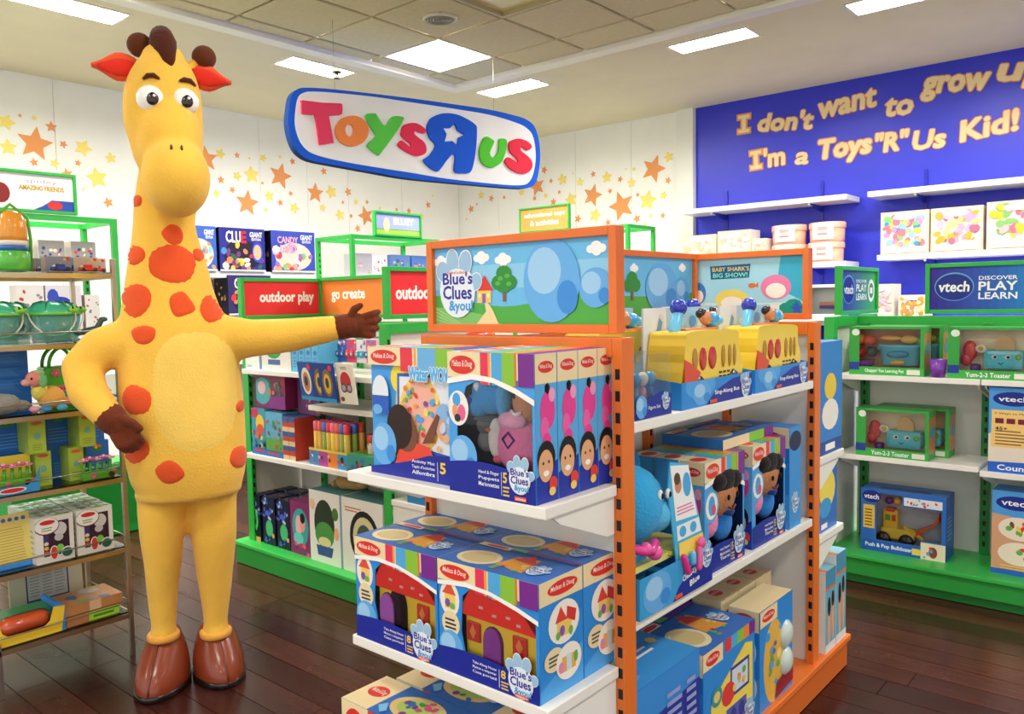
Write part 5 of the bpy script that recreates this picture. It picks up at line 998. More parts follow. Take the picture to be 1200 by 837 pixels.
product('bulldozer_box', .38, .12, .315, '#2f6fc8', {'right': flat('#2560b4'), 'top': flat('#3577c8')}, (-1.045, 4.12+.245, .15), 0, 'blue bulldozer box standing at the back on the green base') if False else None
def walker_front(A):
    A.rect(0, 0, 1, 1, '#eadfcf'); A.poly([(0, .45), (0, 1), (1, 1), (1, .7), (.45, .62)], '#4f9fe4'); A.ell(.26, .87, .22, .085, '#1c2f8c', 20); A.text('vtech', .1, .84, .42, .90, '#ffffff', .02)
    A.rect(.03, .30, .44, .74, '#f6cf7a'); A.text('2 Ways to Play', .06, .68, .41, .71, '#3a2f2a', 0); A.rows(.07, .33, .40, .52, 5, '#8a6a4a', .4)
    for k in range(3): A.rect(.07+.12*k, .58, .16+.12*k, .64, '#7a1f3c')
    A.text('45+', .07, .50, .20, .54, '#3a2f2a', .02); A.ell(.72, .83, .08, .05, '#e8b48a', 12); A.ell(.72, .86, .08, .035, '#5a3a22', 10); A.poly([(.52, .55), (.85, .5), (.82, .75), (.62, .76)], '#f3f1ea'); A.poly([(.52, .48), (.84, .45), (.86, .58), (.54, .6)], '#3577d0'); A.poly([(.6, .3), (.7, .3), (.72, .48), (.58, .48)], '#e8b48a'); A.ell(.6, .2, .1, .025, '#3a3a40', 10); A.poly([(.52, .66), (.6, .7), (.56, .74), (.46, .7)], '#e8743c')
    A.poly([(0, 0), (1, 0), (1, .1), (.5, .14), (0, .12)], '#2a66cc'); A.text('Count & Win', .1, .03, .80, .095, '#ffffff', .02)
product('walker_box', .36, .10, .375, '#3f8fe0', {'front': walker_front}, (-.715+.18, RY+.07, .612), 0, 'tall blue box with child in blue shorts on the right edge, middle shelf')
def easel_front(A):
    A.rect(0, 0, 1, 1, '#d9a37e'); A.poly([(0, .72), (.4, .68), (1, .8), (1, 1), (0, 1)], '#4f9fe4'); A.ell(.26, .86, .22, .085, '#1c2f8c', 20); A.text('vtech', .1, .83, .42, .90, '#ffffff', .02); A.text('Explore', .55, .82, .95, .88, '#ffffff', .02)
    for z, c in ((.56, '#f2e4d0'), (.26, '#f2e4d0')): A.ell(.30, z, .23, .14, c, 20); A.scatter(.16, z-.08, .44, z+.08, 9, ['#e2403c', '#f6cf45', '#69b455', '#5aa9e6', '#7a4a2a'], .04, int(z*100))
    A.rect(0, 0, 1, .06, '#2a66cc'); A.rows(.1, .07, .6, .13, 2, '#f6cf7a', .5)
product('walker_box', .36, .14, .375, '#3f8fe0', {'front': easel_front}, (-.70+.18, 4.10+.08, .15), 0, 'tan and blue toy box on the green base at the right edge')
# ------------------------------------------------------------------ blue wall shelves: boxes and pots
def kit(seed, c1):
    def f(A): A.rect(0, 0, 1, 1, '#ecd7b4'); A.rect(.05, .16, .95, .95, '#efe3cc'); A.scatter(.12, .22, .88, .88, 60, c1, .085, seed); A.ell(.5, .86, .24, .07, '#f4f2ec', 14); A.rect(.05, .03, .95, .15, '#f0ece0')
    return f
K = [['#8fd0e6', '#f2d35a', '#e8788c', '#7fc47a', '#c98fd0', '#3f8fd0'], ['#f2e28a', '#e8a0c0', '#c9b0e0', '#f0c8b0', '#d4a83c', '#b06a8c'], ['#e86a8c', '#f0b0b8', '#7fb56a', '#e8c03a', '#c9a0d8', '#f2c8d0']]
for k, (x0, w) in enumerate(((-2.07, .375), (-1.69, .375), (-1.30, .415))):
    product('craft_kit_box', w-.01, .10, .345 if k < 2 else .36, '#f4e6cd', {'front': kit(k+3, K[k])}, (x0+w/2, YW-.30, 1.735), 0, 'pastel craft kit box on the right wall shelf, %s of three' % ('left', 'middle', 'right')[k], group='pastel craft kits')
e = empty('toy_house_box', (-.615, YW-.25, 1.735), 0, 'white house shaped box with peaked roof at the right end of the wall shelf', 'box')
m = MB(); m.box(-.22, -.10, 0, .30, .1, .27, '#f4f2ec', .003); A = Art(m, .5, .27, T(-.21, -.1012, 0)); A.scatter(.15, .2, .85, .7, 14, ['#d8e6d8', '#e6d0c8', '#dcdce8'], .06, 3); m.build('carton', 'card', e)
m = MB(); m.prism([[(-.25, .265), (.33, .265), (.04, .43)]], -.12, .12, '#fbfaf4'); m.build('box_roof', 'card', e)
def pot(loc, label, r=.15, sx=1.0):
    e = empty('peach_pot', loc, 0, label, 'pot', 'peach lidded pots on the blue wall')
    m = MB(); m.lathe([(r*.93, 0), (r*.97, .01), (r, .125)], '#f3b79e', 24, sy=.8); m.build('pot_body', 'plastic', e)
    m = MB(); m.lathe([(r*1.04, .118), (r*1.05, .122), (r*1.05, .165), (r*1.0, .172)], '#f6bfa8', 24, sy=.8); m.build('pot_lid', 'plastic', e)
    m = MB(); 
    ring = [(r*1.06*math.cos(t), r*1.06*.8*math.sin(t)) for t in [rad(a) for a in range(-125, -54, 10)]]
    V = [(x, y, z) for z in (.02, .165) for x, y in ring]; n = len(ring); m.add(V, [(i, i+1, n+i+1, n+i) for i in range(n-1)], '#efeae2'); 
    V = [(x*1.006, y*1.006, z) for z in (.06, .075) for x, y in ring[2:6]]; m.add(V, [(i, i+1, 5+i, 4+i) for i in range(3)], '#c98a80'); V = [(x*1.006, y*1.006, z) for z in (.10, .13) for x, y in ring[2:6]]; m.add(V, [(i, i+1, 5+i, 4+i) for i in range(3)], '#e8a8a0')
    m.build('pot_label', 'card', e); return e
pt = pot((-2.88, YW-.24, 1.70), 'peach lidded pot, lower left one of the stack on the left wall shelf')
dup(pt, (-2.55, YW-.24, 1.70), 0, 'peach lidded pot, lower right one of the stack on the left wall shelf')
dup(pt, (-2.88, YW-.24, 1.873), 0, 'peach lidded pot, upper left one of the stack on the left wall shelf')
dup(pt, (-2.54, YW-.24, 1.873), 0, 'peach lidded pot, upper right one of the stack on the left wall shelf')
for k, (x, w, h, nm) in enumerate(((-3.72, .36, .31, 'leftmost'), (-3.36, .34, .33, 'middle'), (-3.12, .15, .24, 'rightmost'))):
    product('white_toy_box', w-.01, .2, h, '#f7f3ec', {'front': kit(k+11, ['#f0d8c8', '#e6d8e0', '#d8e0e6', '#e8c8a8'])}, (x, YW-.25, 1.70), 0, 'white toy box on the left wall shelf behind the fish sign, %s of three' % nm, group='white toy boxes on the left wall shelf')
def cake(e):
    m = MB(); m.box(-.06, -.05, .12, .08, .02, .155, '#ef9a8c', .01); m.box(-.06, -.05, .10, .08, .02, .12, '#4a5ac0', .008); m.build('toy_cake', 'plastic', e)
product('white_toy_box', .27, .2, .30, '#f4f4f2', {'front': lambda A: A.rect(0, 0, 1, .15, '#ffffff'), 'right': lambda A: (A.rect(0, 0, 1, 1, '#d9e6ee'), A.rect(.2, .1, .5, .9, '#b8cfdc'))}, (-2.42, YW-.55, 1.20), 0, 'white box with pink and blue toy beside the left blue header sign', window=[(.08, .18), (.92, .18), (.92, .92), (.08, .92)], inside='#dfe3e0', parts=cake)
product('white_toy_box', .25, .2, .29, '#f6f0e8', {'front': kit(31, ['#e8a0a8', '#f0c8a0', '#c9b0e0', '#e8c8d0'])}, (-2.0, YW-.55, 1.20), 0, 'white patterned box on the low wall shelf between the blue signs, taller one')
product('white_toy_box', .20, .2, .20, '#f6f0e8', {'front': kit(32, ['#e8a050', '#c98a5a', '#f0d8a0'])}, (-1.74, YW-.55, 1.20), 0, 'small white box on the low wall shelf between the blue signs')
# ------------------------------------------------------------------ board games on the left wall
def game(title, tc, base, seed, pal):
    def f(A):
        A.rect(0, 0, 1, 1, base); A.ell(.5, .38, .42, .34, '#2a1f3a' if title == 'CLUE' else '#e9d3c8', 20); A.scatter(.08, .06, .92, .62, 26, pal, .075, seed)
        A.rect(0, 0, 1, .04, '#f4f0e6')
        if title == 'CLUE': A.text('CLU', .14, .66, .46, .92, '#ffffff', .03, outline='#151530'); A.text('E', .47, .66, .58, .92, '#e2303a', .04, outline='#151530'); A.ell(.82, .45, .12, .24, '#3a4fd0', 16); A.ell(.82, .45, .09, .18, '#e8b88a', 14)
        elif title: A.text(title[0], .14, .70, .60, .86, tc, .03, outline='#7a1f6a'); A.text(title[1], .2, .48, .55, .66, tc, .03, outline='#7a1f6a')
        A.text('GIANT', .66, .80, .94, .92, '#ffffff', .03); A.text('EDITION', .70, .72, .90, .78, '#ffffff', .02)
    return f
PAL = ['#e2403c', '#f6cf45', '#4a8fd8', '#e8e0d0', '#7a3f8c', '#d98a5a', '#2f6f4a']
PAL2 = ['#f2a0c0', '#f6e0a0', '#c94a5a', '#8fc47a', '#f7f2e6', '#d9a06a', '#a070c0']
GX = -6.80
def lw(y0, w): return (GX-.15, y0+w/2)
for k, (y0, w, t, bc, pal, z, lab) in enumerate(((3.36+.2, .34, ('', ''), '#3f66c0', ['#8fd0f0', '#4a9ad8', '#f0a060'], 1.735, 'blue giant board game box beside the giraffe neck, leftmost on its shelf'), (3.93, .47, 'CLUE', '#2b2f8c', PAL, 1.735, 'giant detective board game box on the white wall shelf, middle one'), (4.47, .50, ('CANDY', 'LAND'), '#3a4fb8', PAL2, 1.735, 'giant candy coloured board game box on the white wall shelf, right one'), (4.0, .45, 'CLUE', '#3a2f6c', PAL, 1.33, 'giant detective board game box on the lower wall shelf, beside the red header sign'))):
    x, y = lw(y0, w)
    o = product('board_game_box', w, .24, .40 if z > 1.7 else .37, bc, {'front': game(t, '#f6b8d8', bc, k+41, pal), 'left': lambda A: (A.rect(0, 0, 1, 1, '#191726'), A.scatter(.2, .1, .8, .9, 8, ['#d9a03a', '#8a6a4a'], .08, 3))}, (x, y, z), 90, lab)
# ------------------------------------------------------------------ boxes in the tall frame behind "go create"
for k, (y, w, c, pal) in enumerate(((4.48, .17, '#b9b6ba', ['#8fb56a', '#e8e0d0', '#c9a0a8']), (4.655, .17, '#f3f1ea', ['#c9546a', '#d8e08a', '#8fa0c0']), (4.90, .22, '#5f7fb8', ['#6fa05a', '#3a5a9c', '#c9d070']), (5.13, .20, '#4f77b8', ['#8fb0d8', '#e88a5a', '#3a5a9c']))):
    product('toy_carton', w, .16, .20, c, {'front': gen(k+60, c, cols=pal), 'left': flat(c), 'right': flat(c)}, (-5.55, y, 1.64), 90, 'toy carton in the tall green frame under the small landscape sign, %s of four' % ('first', 'second', 'third', 'fourth')[k], group='cartons in the tall green frame')
# ------------------------------------------------------------------ green corner gondola: toys  (faces -Y)
CY0 = 2.37
def row(names, z, y, items, zlab):
    for it in items: pass
# base
def skull(A): A.rect(0, 0, 1, 1, '#161a2a'); A.scatter(.05, .4, .95, .95, 12, ['#3f6fd8', '#c9d6f0', '#7a8fd0'], .12, 5); A.ell(.5, .45, .34, .26, '#4fd06a', 14); A.ell(.5, .45, .22, .16, '#1f7a4a', 12); A.rect(0, 0, 1, .1, '#e8a86a')
def skull2(A): A.rect(0, 0, 1, 1, '#1a1f3c'); A.scatter(.05, .5, .95, .95, 14, ['#3f6fd8', '#c9d6f0', '#5a5fd0'], .13, 8); A.ell(.55, .35, .3, .18, '#4fc07a', 12); A.scatter(.1, .05, .9, .25, 6, ['#e8a86a', '#3a5fc0'], .1, 4)
for k, (x, a) in enumerate(((-3.93, skull), (-3.79, skull2), (-3.655, skull2))):
    o = product('monster_box', .115, .115, .255, '#161a2a', {'front': a, 'right': skull2, 'top': gen(k+5, '#2a2f4c', cols=('#b07a5a', '#5a6fc0'))}, (x, CY0+.03+.06, .125), 0, 'dark boxed monster toy on the corner gondola base, %s of the front three' % ('left', 'middle', 'right')[k], group='dark boxed monster toys')
    dup(o, (x, CY0+.03+.19, .125), 0, 'dark boxed monster toy in the second row, behind the %s front one' % ('left', 'middle', 'right')[k])
def mermaid(A): A.rect(0, 0, 1, 1, '#8a2f6c'); A.ell(.5, .52, .40, .36, '#3fa8a8', 20); A.ell(.42, .55, .16, .2, '#f0b8c0', 12); A.ell(.62, .6, .12, .16, '#e8a08c', 12); A.ell(.62, .7, .12, .1, '#20151a', 10); A.ell(.4, .3, .25, .12, '#6fd0c8', 12); A.scatter(.1, .02, .9, .2, 8, ['#c93a5a', '#e8608c', '#5a2f7a'], .08, 3)
product('mermaid_box', .175, .15, .275, '#8a2f6c', {'front': mermaid, 'left': flat('#7a2a60')}, (-3.50, CY0+.03+.075, .125), 0, 'purple box with sea picture on the green base')
def tent(A): A.rect(0, 0, 1, 1, '#f1efe6'); A.ell(.47, .55, .32, .34, '#2a3a2c', 22); A.ell(.47, .4, .3, .18, '#4f9a4a', 18); A.ell(.47, .3, .2, .07, '#e8e0a0', 12); A.poly([(.25, .1), (.68, .1), (.74, .24), (.2, .24)], '#3a5a9c'); A.ell(.82, .72, .1, .09, '#4a7a3a', 12); A.ell(.85, .45, .08, .09, '#f0b888', 10); A.rect(.97, 0, 1, 1, '#5aa9d6'); A.ell(.1, .8, .08, .08, '#f0c8a0', 10)
wt = product('terrarium_box', .255, .16, .36, '#f1efe6', {'front': tent, 'top': flat('#4a8a8c'), 'left': flat('#5aa9a8')}, (-3.275, CY0+.02+.08, .125), 0, 'white box with green glass dome picture on the green base, left one', group='white boxes on the green base')
product('terrarium_box', .30, .16, .36, '#f1efe6', {'front': lambda A: (A.rect(0, 0, 1, 1, '#f1efe6'), A.ell(.55, .5, .36, .36, '#1f1f22', 24), A.ell(.55, .5, .28, .28, '#d9d2a0', 20), A.ell(.55, .5, .18, .18, '#4a5a4c', 16), A.rows(.08, .82, .5, .9, 2, '#d98a6a', .5)), 'top': flat('#4a8a8c')}, (-2.99, CY0+.02+.08, .125), 0, 'white box with black round picture on the green base, right one')
e = empty('tan_plush', (-3.20, CY0+.13, .485), 10, 'small tan plush lying on top of the white boxes', 'plush toy')
m = MB(); m.cap((-.05, 0, .04), (.05, 0, .04), .04, .035, '#c9a468'); m.ell((.085, -.01, .045), (.032, .03, .028), '#d4b078'); m.ell((-.085, -.02, .03), (.02, .03, .018), '#c9a468'); m.build('plush_body', 'plush', e); m = MB(); m.ell((.08, .03, .06), (.01, .016, .014), '#b08850', 8, 6); m.ell((.08, -.035, .06), (.01, .01, .014), '#b08850', 8, 6); m.build('plush_ear', 'plush', e)
# middle shelf z=.618
zc = .618
def pirate(A): A.rect(0, 0, 1, 1, '#3a9ab0'); A.rect(0, .8, .5, 1, '#c9305c'); A.ell(.62, .68, .3, .2, '#f0c83a', 14); A.ell(.62, .55, .26, .12, '#e2543a', 14); A.scatter(.05, .15, .95, .6, 12, ['#e8743c', '#f0d040', '#2f5fb0', '#1a1a24'], .12, 14); A.rect(0, 0, 1, .16, '#2f6fc0'); A.rect(.2, .07, .9, .12, '#d93a3a')
def jungle(A): A.rect(0, 0, 1, 1, '#5fb0d8'); A.rect(0, .1, 1, .42, '#5fa84a'); A.scatter(.1, .2, .9, .85, 18, ['#8a5a3a', '#b08a5a', '#4f9a4a', '#e2543a', '#c9c0a0'], .08, 15); A.rect(0, 0, 1, .14, '#2f6fb8'); A.rect(.1, .06, .8, .10, '#d93a3a')
product('playset_box', .13, .14, .245, '#3a9ab0', {'front': pirate, 'top': gen(3, '#3a7ab0')}, (-3.81, CY0+.075, zc), 0, 'narrow blue playset box at the left end of the corner gondola shelf')
product('playset_box', .155, .14, .235, '#4a90c0', {'front': jungle, 'top': gen(4, '#4a8ab0')}, (-3.665, CY0+.075, zc), 0, 'playset box with green landscape on the corner gondola shelf')
for k in range(3):
    c = ['#d9543a', '#e8c89a', '#5a4a8c'];
    for j in range(7 if k < 2 else 6):
        pass
for k, x in enumerate((-3.555, -3.50)):
    o = product('clay_tub_stack', .052, .12, .22, '#c94a3a', {'front': lambda A: [A.rect(0, i/9, 1, (i+1)/9, ('#e8c89a', '#c94a3a', '#3f5a9c')[i % 3]) for i in range(9)], 'top': gen(k, '#3a6ab0')}, (x, CY0+.06, zc), 0, 'tall pack of stacked red and cream tubs, %s one' % ('left', 'right')[k], group='packs of stacked tubs')
def teaset(A): A.rect(0, 0, 1, 1, '#8a2a5c'); A.ell(.22, .5, .3, .4, '#4fb0b8', 16); A.ell(.2, .6, .14, .2, '#f0c0c8', 12); A.scatter(.45, .3, .95, .8, 14, ['#b02f3a', '#3a2f5c', '#c98a5a', '#3f6a5c'], .08, 17); A.poly([(.4, .0), (1, .0), (1, .4), (.5, .35)], '#8a2f8c')
product('playset_box', .27, .12, .18, '#8a2a5c', {'front': teaset}, (-3.74, CY0+.10, zc+.246), 0, 'purple playset box stacked on the two playset boxes')
product('playset_box', .19, .10, .18, '#4a2f5c', {'front': gen(23, '#6a3f6c', cols=('#4fb0b8', '#e8608c', '#3a2f5c', '#c9a05a'))}, (-3.49, CY0+.15, zc+.225), 0, 'dark purple box on top of the stacked tubs')
def tube_toy(loc, label, cc, cb):
    e = empty('bubble_tube', loc, 0, label, 'bubble tube', 'bubble tubes in the display tray'); m = MB(); m.lathe([(.014, 0), (.016, .004), (.016, .17), (.013, .174)], cb, 12); m.build('tube_body', 'plastic', e); m = MB(); m.lathe([(.017, .165), (.0175, .17), (.0175, .21), (.012, .214)], cc, 12); m.build('tube_cap', 'plastic', e); return e
m = MB(); e = empty('bubble_display_tray', (-3.215, CY0+.075, zc), 0, 'cardboard tray with cartoon panels holding bubble tubes', 'tray')
m.box(-.15, -.07, 0, .15, -.068, .085, '#4a8fc0'); m.box(-.15, .068, 0, .15, .07, .09, '#e8c84a'); m.box(-.15, -.068, 0, .15, .068, .003, '#d8d0c0'); m.box(-.15, -.068, .003, -.148, .068, .085, '#c04a8c'); m.box(.148, -.068, .003, .15, .068, .085, '#e8c84a')
A = Art(m, .30, .085, T(-.15, -.0702, 0)); A.stripes(0, 0, 1, 1, ['#3a8fd0', '#b04a9c', '#f0883a', '#3aa0d8']); A.scatter(.05, .15, .95, .8, 14, ['#e8c0a0', '#2a2a30', '#f4f0e0', '#d94a3a'], .035, 3); A.rect(0, .86, 1, 1, '#e8d050'); m.build('tray_card', 'card', e)
k = 0
CB = ['#f0cf4a', '#d9b84a', '#8fb04a', '#e8a84a']; CC = ['#e8608c', '#d9304a', '#3a5fc0', '#e2543a']; protos = []
for i in range(8):
    for j in range(3):
        x = -3.215-.12+.034*i; y = CY0+.075-.042+.042*j
        tl = '%s capped bubble tube in the cardboard tray, column %s from the left, %s row' % (('pink', 'red', 'blue', 'orange')[k % 4], ('one', 'two', 'three', 'four', 'five', 'six', 'seven', 'eight')[i], ('front', 'middle', 'back')[j])
        if k < 4: protos.append(tube_toy((x, y, zc+.003), tl, CC[k], CB[k]))
        else: dup(protos[k % 4], (x, y, zc+.003), 0, tl)
        k += 1
def jar(loc, label):
    e = empty('red_tub', loc, 0, label, 'tub'); m = MB(); m.lathe([(.036, 0), (.038, .004), (.038, .13), (.034, .133)], '#d9a06a', 16); m.build('tub_body', 'plastic', e); m = MB(); m.lathe([(.04, .13), (.041, .133), (.041, .165), (.036, .168)], '#d94a3a', 16); m.build('tub_lid', 'plastic', e)
    m = MB(); m.lathe([(.0385, .02), (.0387, .022), (.0387, .06), (.0385, .062)], '#5a2f6a', 16, caps=False); m.lathe([(.0386, .075), (.0388, .078), (.0388, .115), (.0386, .118)], '#e8e0d0', 16, caps=False); m.build('tub_label', 'card', e); return e
j1 = jar((-2.995, CY0+.12, zc), 'red capped tub right of the bubble tubes, left one'); dup(j1, (-2.90, CY0+.12, zc), 0, 'red capped tub right of the bubble tubes, partly behind the drawing mat box')
product('display_carton', .20, .06, .085, '#3a9a5a', {'front': gen(71, '#3a9a8c', cols=('#f4f0e0', '#2a2a30', '#d94a3a', '#3a6fc0'), foot='#8a2f6c')}, (-2.96, CY0+.03, zc), 0, 'low cartoon display carton in front of the red capped tubs')
# short shelf z=.912 : blue picture discs
def disc_art(bg, ring, mid):
    def f(A): A.rect(0, 0, 1, 1, bg); A.ell(.52, .5, .34, .36, ring, 20); A.ell(.52, .48, .24, .26, mid, 18); A.ell(.5, .5, .12, .14, '#2a3f5c', 12); A.rect(0, 0, 1, .1, '#3aa0e0'); A.ell(.8, .88, .12, .08, '#e2403c', 10)
    return f
for k, (x, bg, r_, mi, nm) in enumerate(((-3.265, '#2456b8', '#f4f0e0', '#c98a5a', 'white ringed one, leftmost'), (-3.155, '#1f3f9c', '#8a6a4a', '#e8c03a', 'second from the left'), (-3.085, '#1f3f9c', '#8a6a4a', '#e8c03a', 'third from the left'))):
    m = MB(T(0, 0, 0, 0, 8)); m.box(-.055, -.004, 0, .055, .004, .185, bg); disc_art(bg, r_, mi)(Art(m, .11, .185, T(-.055, -.0042, 0))); tag(m.build('picture_pack', 'card', None, (x, 2.318-.006*k, .952)), 'blue picture pack hanging above the short shelf, %s' % nm, 'toy pack', 'hanging blue picture packs')
m = MB(T(0, 0, 0, 0, 8)); m.box(-.06, -.004, 0, .06, .004, .19, '#efebe2'); A = Art(m, .12, .19, T(-.06, -.0042, 0)); A.ell(.5, .55, .32, .25, '#c9343a', 16); A.ell(.35, .4, .17, .12, '#4a4a54', 14); A.ell(.68, .4, .17, .12, '#4a4a54', 14); A.ell(.35, .4, .12, .08, '#b9a8b0', 12); A.ell(.68, .4, .12, .08, '#b9a8b0', 12); A.ell(.2, .12, .12, .06, '#8a4a2a', 10); A.rows(.3, .86, .7, .94, 2, '#9a8a7a', .5); tag(m.build('picture_pack', 'card', None, (-2.965, 2.32, .95)), 'white pack with red helmet and goggles picture hanging above the short shelf', 'toy pack')
# hanging goggles row under the arm
for k in range(6):
    x = -3.225+.074*k; e = empty('goggle_pack', (x, CY0+.11, 1.135), 0, 'hanging pack of round toy goggles under the arm, %s from the left' % ('first', 'second', 'third', 'fourth', 'fifth', 'sixth')[k], 'toy pack', 'hanging packs of toy goggles')
    m = MB(); m.box(-.036, .008, -.012, .036, .011, .10, ['#3a6fc0', '#d9486a', '#e8e0e6', '#d96a9c', '#e8c8d8', '#4aa0b8'][k]); A = Art(m, .072, .112, T(-.036, .0078, -.012)); A.scatter(.1, .4, .9, .95, 8, ['#e8608c', '#3f8fd0', '#f0e0e0'], .12, k); m.build('backing_card', 'card', e)
    m = MB()
    for sx in (-.017, .017): m.lathe([(.016, 0), (.017, .004), (.017, .012), (.011, .014)], ['#2a4f9c', '#d9304a', '#3aa0b8'][k % 3], 14, xf=T(sx, .004, .03, 0, 90)); m.lathe([(.0105, .0135), (.004, .0145)], '#a8d0e0', 12, xf=T(sx, .004, .03, 0, 90))
    m.build('toy_goggles', 'plastic', e)
m = MB(); m.box(-3.33, CY0+.15, 1.24, -2.86, CY0+.153, 1.25, '#8a8a86')
peg = tag(m.build('hanging_rail', 'chrome', cg), None); peg.location = (3.97, -2.72, 0)
# top shelf z=1.072
product('white_appliance_box', .15, .12, .10, '#f1f0ea', {'front': lambda A: (A.rect(.9, 0, 1, 1, '#3f9ad0'), A.rows(.1, .1, .5, .25, 2, '#5a9aa8'))}, (-3.845, CY0+.07, 1.072), 0, 'small white box with blue edge at the left of the top shelf')
product('white_appliance_box', .26, .14, .135, '#f1f0ea', {'front': lambda A: (A.rect(0, 0, 1, 1, '#eceae4'), A.ell(.42, .75, .26, .3, '#3f9a5a', 14), A.rect(.22, .22, .64, .42, '#4a6fa8'))}, (-3.63, CY0+.08, 1.072), 0, 'white box with green bowl picture on the top shelf below the arm')
for k in range(4): product('pale_blue_box', .052, .14, .165, '#5fb8e4', {'front': lambda A: (A.rect(0, 0, 1, 1, '#62bbe6'), A.ell(.5, .6, .3, .07, '#3a7fc8', 10), A.rows(.25, .15, .75, .5, 4, '#3a8fd0', .4))}, (-3.465+.056*k, CY0+.08, 1.072), 0, 'slim light blue box on the top shelf, %s of four' % ('first', 'second', 'third', 'fourth')[k], group='slim light blue boxes')
# near end cap of the corner gondola (faces +X)
for k in range(9):
    m = MB(); m.box(-.03, -.05, 0, .03, .05, .075, '#b8343a', .008); Art(m, .06, .075, T(-.03, -.0505, 0)).scatter(.2, .2, .8, .8, 4, ['#e86a5a', '#5a1a24'], .12, k)
    tag(m.build('red_toy_pack', 'plastic', None, (-2.62, 2.42+.062*k, 1.13), 90), 'small red toy pack on the end shelf of the corner gondola, %s from left' % ('first', 'second', 'third', 'fourth', 'fifth', 'sixth', 'seventh', 'eighth', 'ninth')[k], 'toy pack', 'red toy packs in a row')
e = empty("orange_toy_tray", (-2.56, 2.75, 1.205), 90, "orange and white toy lying on the red toy packs of the end shelf", "toy pack")
for k in range(5): product('blue_toy_box', .12, .12, .14, '#2f7fb8', {'front': gen(80+k, '#2f8fb8', cols=('#8fd06a', '#f0e040', '#1a3f7c', '#e8f0f0'))}, (-2.62, 2.46+.13*k, .52), 90, 'blue and green box on the corner gondola lower end shelf, %s from left' % ('first', 'second', 'third', 'fourth', 'fifth')[k], group='blue and green boxes on the end shelf')
m = MB(); m.box(-.12, -.05, 0, .12, .05, .03, '#f4f2ea', .006); m.build('tray_base', 'plastic', e); m = MB(); m.ell((0, -.01, .045), (.09, .035, .02), '#e2403c'); m.ell((.07, -.01, .05), (.03, .03, .016), '#f0883a'); m.build('tray_toy', 'plastic', e)
e.location = (-2.56, 2.75, 1.205)

# ================================================================== THE GIRAFFE FIGURE (a plain plush giraffe, one continuous body)
FUR = '#fac650'
gf = empty('giraffe_figure', (-2.87, 1.43, 0), 63.5, 'tall yellow plush giraffe figure with orange patches and brown shoes', 'giraffe')
def remeshed(mb, name, voxel, mat, col, parent, smooth=6):
    t = mb.build(name+'_t', mat); r = t.modifiers.new('r', 'REMESH'); r.mode = 'VOXEL'; r.voxel_size = voxel; r.use_smooth_shade = True
    s = t.modifiers.new('s', 'SMOOTH'); s.iterations = smooth; s.factor = .6
    dg = bpy.context.evaluated_depsgraph_get(); dg.update(); me = bpy.data.meshes.new_from_object(t.evaluated_get(dg)); me.name = name
    bpy.data.objects.remove(t)
    for a in list(me.color_attributes): me.color_attributes.remove(a)
    ca = me.color_attributes.new('Col', 'FLOAT_COLOR', 'CORNER'); c = lin(col); ca.data.foreach_set('color', [c[0], c[1], c[2], 1.0]*len(me.loops))
    me.polygons.foreach_set('use_smooth', [True]*len(me.polygons)); me.materials.clear(); me.materials.append(MT[mat])
    o = bpy.data.objects.new(name, me); COL.objects.link(o); o.parent = parent; return o
def ring(cx, cy, z, rx, ry, n=28, p=2.0):
    out = []
    for j in range(n):
        a = 2*PI*j/n; c, s_ = math.cos(a), math.sin(a); out.append((cx+rx*math.copysign(abs(c)**(2/p), c), cy+ry*math.copysign(abs(s_)**(2/p), s_), z))
    return out
def interp(z, tab):
    for (z0, v0), (z1, v1) in zip(tab, tab[1:]):
        if z0 >= z >= z1: return v0+(v1-v0)*(z0-z)/(z0-z1)
    return tab[0][1] if z > tab[0][0] else tab[-1][1]
RYT = [(2.4, .05), (2.28, .075), (2.2, .10), (2.05, .118), (1.9, .11), (1.7, .10), (1.5, .125), (1.35, .15), (1.2, .175), (1.0, .20), (.85, .205), (.77, .195), (.722, .185), (.71, .175)]
body = MB()
head = [(l, r, z) for l, r, z in ROWS if z > 1.9]; head.append((-.055, .125, 1.86))
body.loft([ring((l+r)/2, -.055, z, (r-l)/2, interp(z, RYT)) for l, r, z in head], FUR)
ROWS[-1] = [-.140, .243, .722]; ROWS.append([-.128, .231, .712])
neck = [(-.05, .10, 1.99), (-.062, .108, 1.93), (-.078, .112, 1.85)]+[(l, r, z) for l, r, z in ROWS if z < 1.8]
body.loft([ring((l+r)/2, .03, z, (r-l)/2, interp(z, RYT), p=2.2 if z < 1.2 else 2) for l, r, z in neck], FUR)
body.ell((.052, -.165, 1.848), (.112, .125, .137), FUR, 22, 14); body.ell((.040, -.11, 1.985), (.108, .11, .15), FUR, 20, 12); body.ell((.03, -.06, 2.27), (.075, .07, .06), FUR)
for s_, cx in (('l', 0), ('r', 0)):
    L = [(l, r, z) for l, r, z in LEGS[s_]]; body.loft([ring((l+r)/2, .02, z, (r-l)/2, min(.115, (r-l)/2*1.15)) for l, r, z in L], FUR)
body.cap((-.075, .02, 1.30), (-.215, .035, 1.262), .088, .078, FUR); body.cap((-.215, .035, 1.262), (-.283, .02, 1.20), .078, .066, FUR); body.cap((-.283, .02, 1.20), (-.262, -.04, 1.115), .066, .066, FUR); body.cap((-.262, -.04, 1.115), (-.203, -.125, 1.045), .066, .052, FUR)
body.cap((.16, .02, 1.285), (.30, .0, 1.283), .098, .072, FUR); body.cap((.30, 0, 1.283), (.43, -.02, 1.29), .072, .066, FUR); body.cap((.43, -.02, 1.29), (.60, -.05, 1.314), .066, .050, FUR)
bd = remeshed(body, 'body', .011, 'fur', FUR, gf, 5)
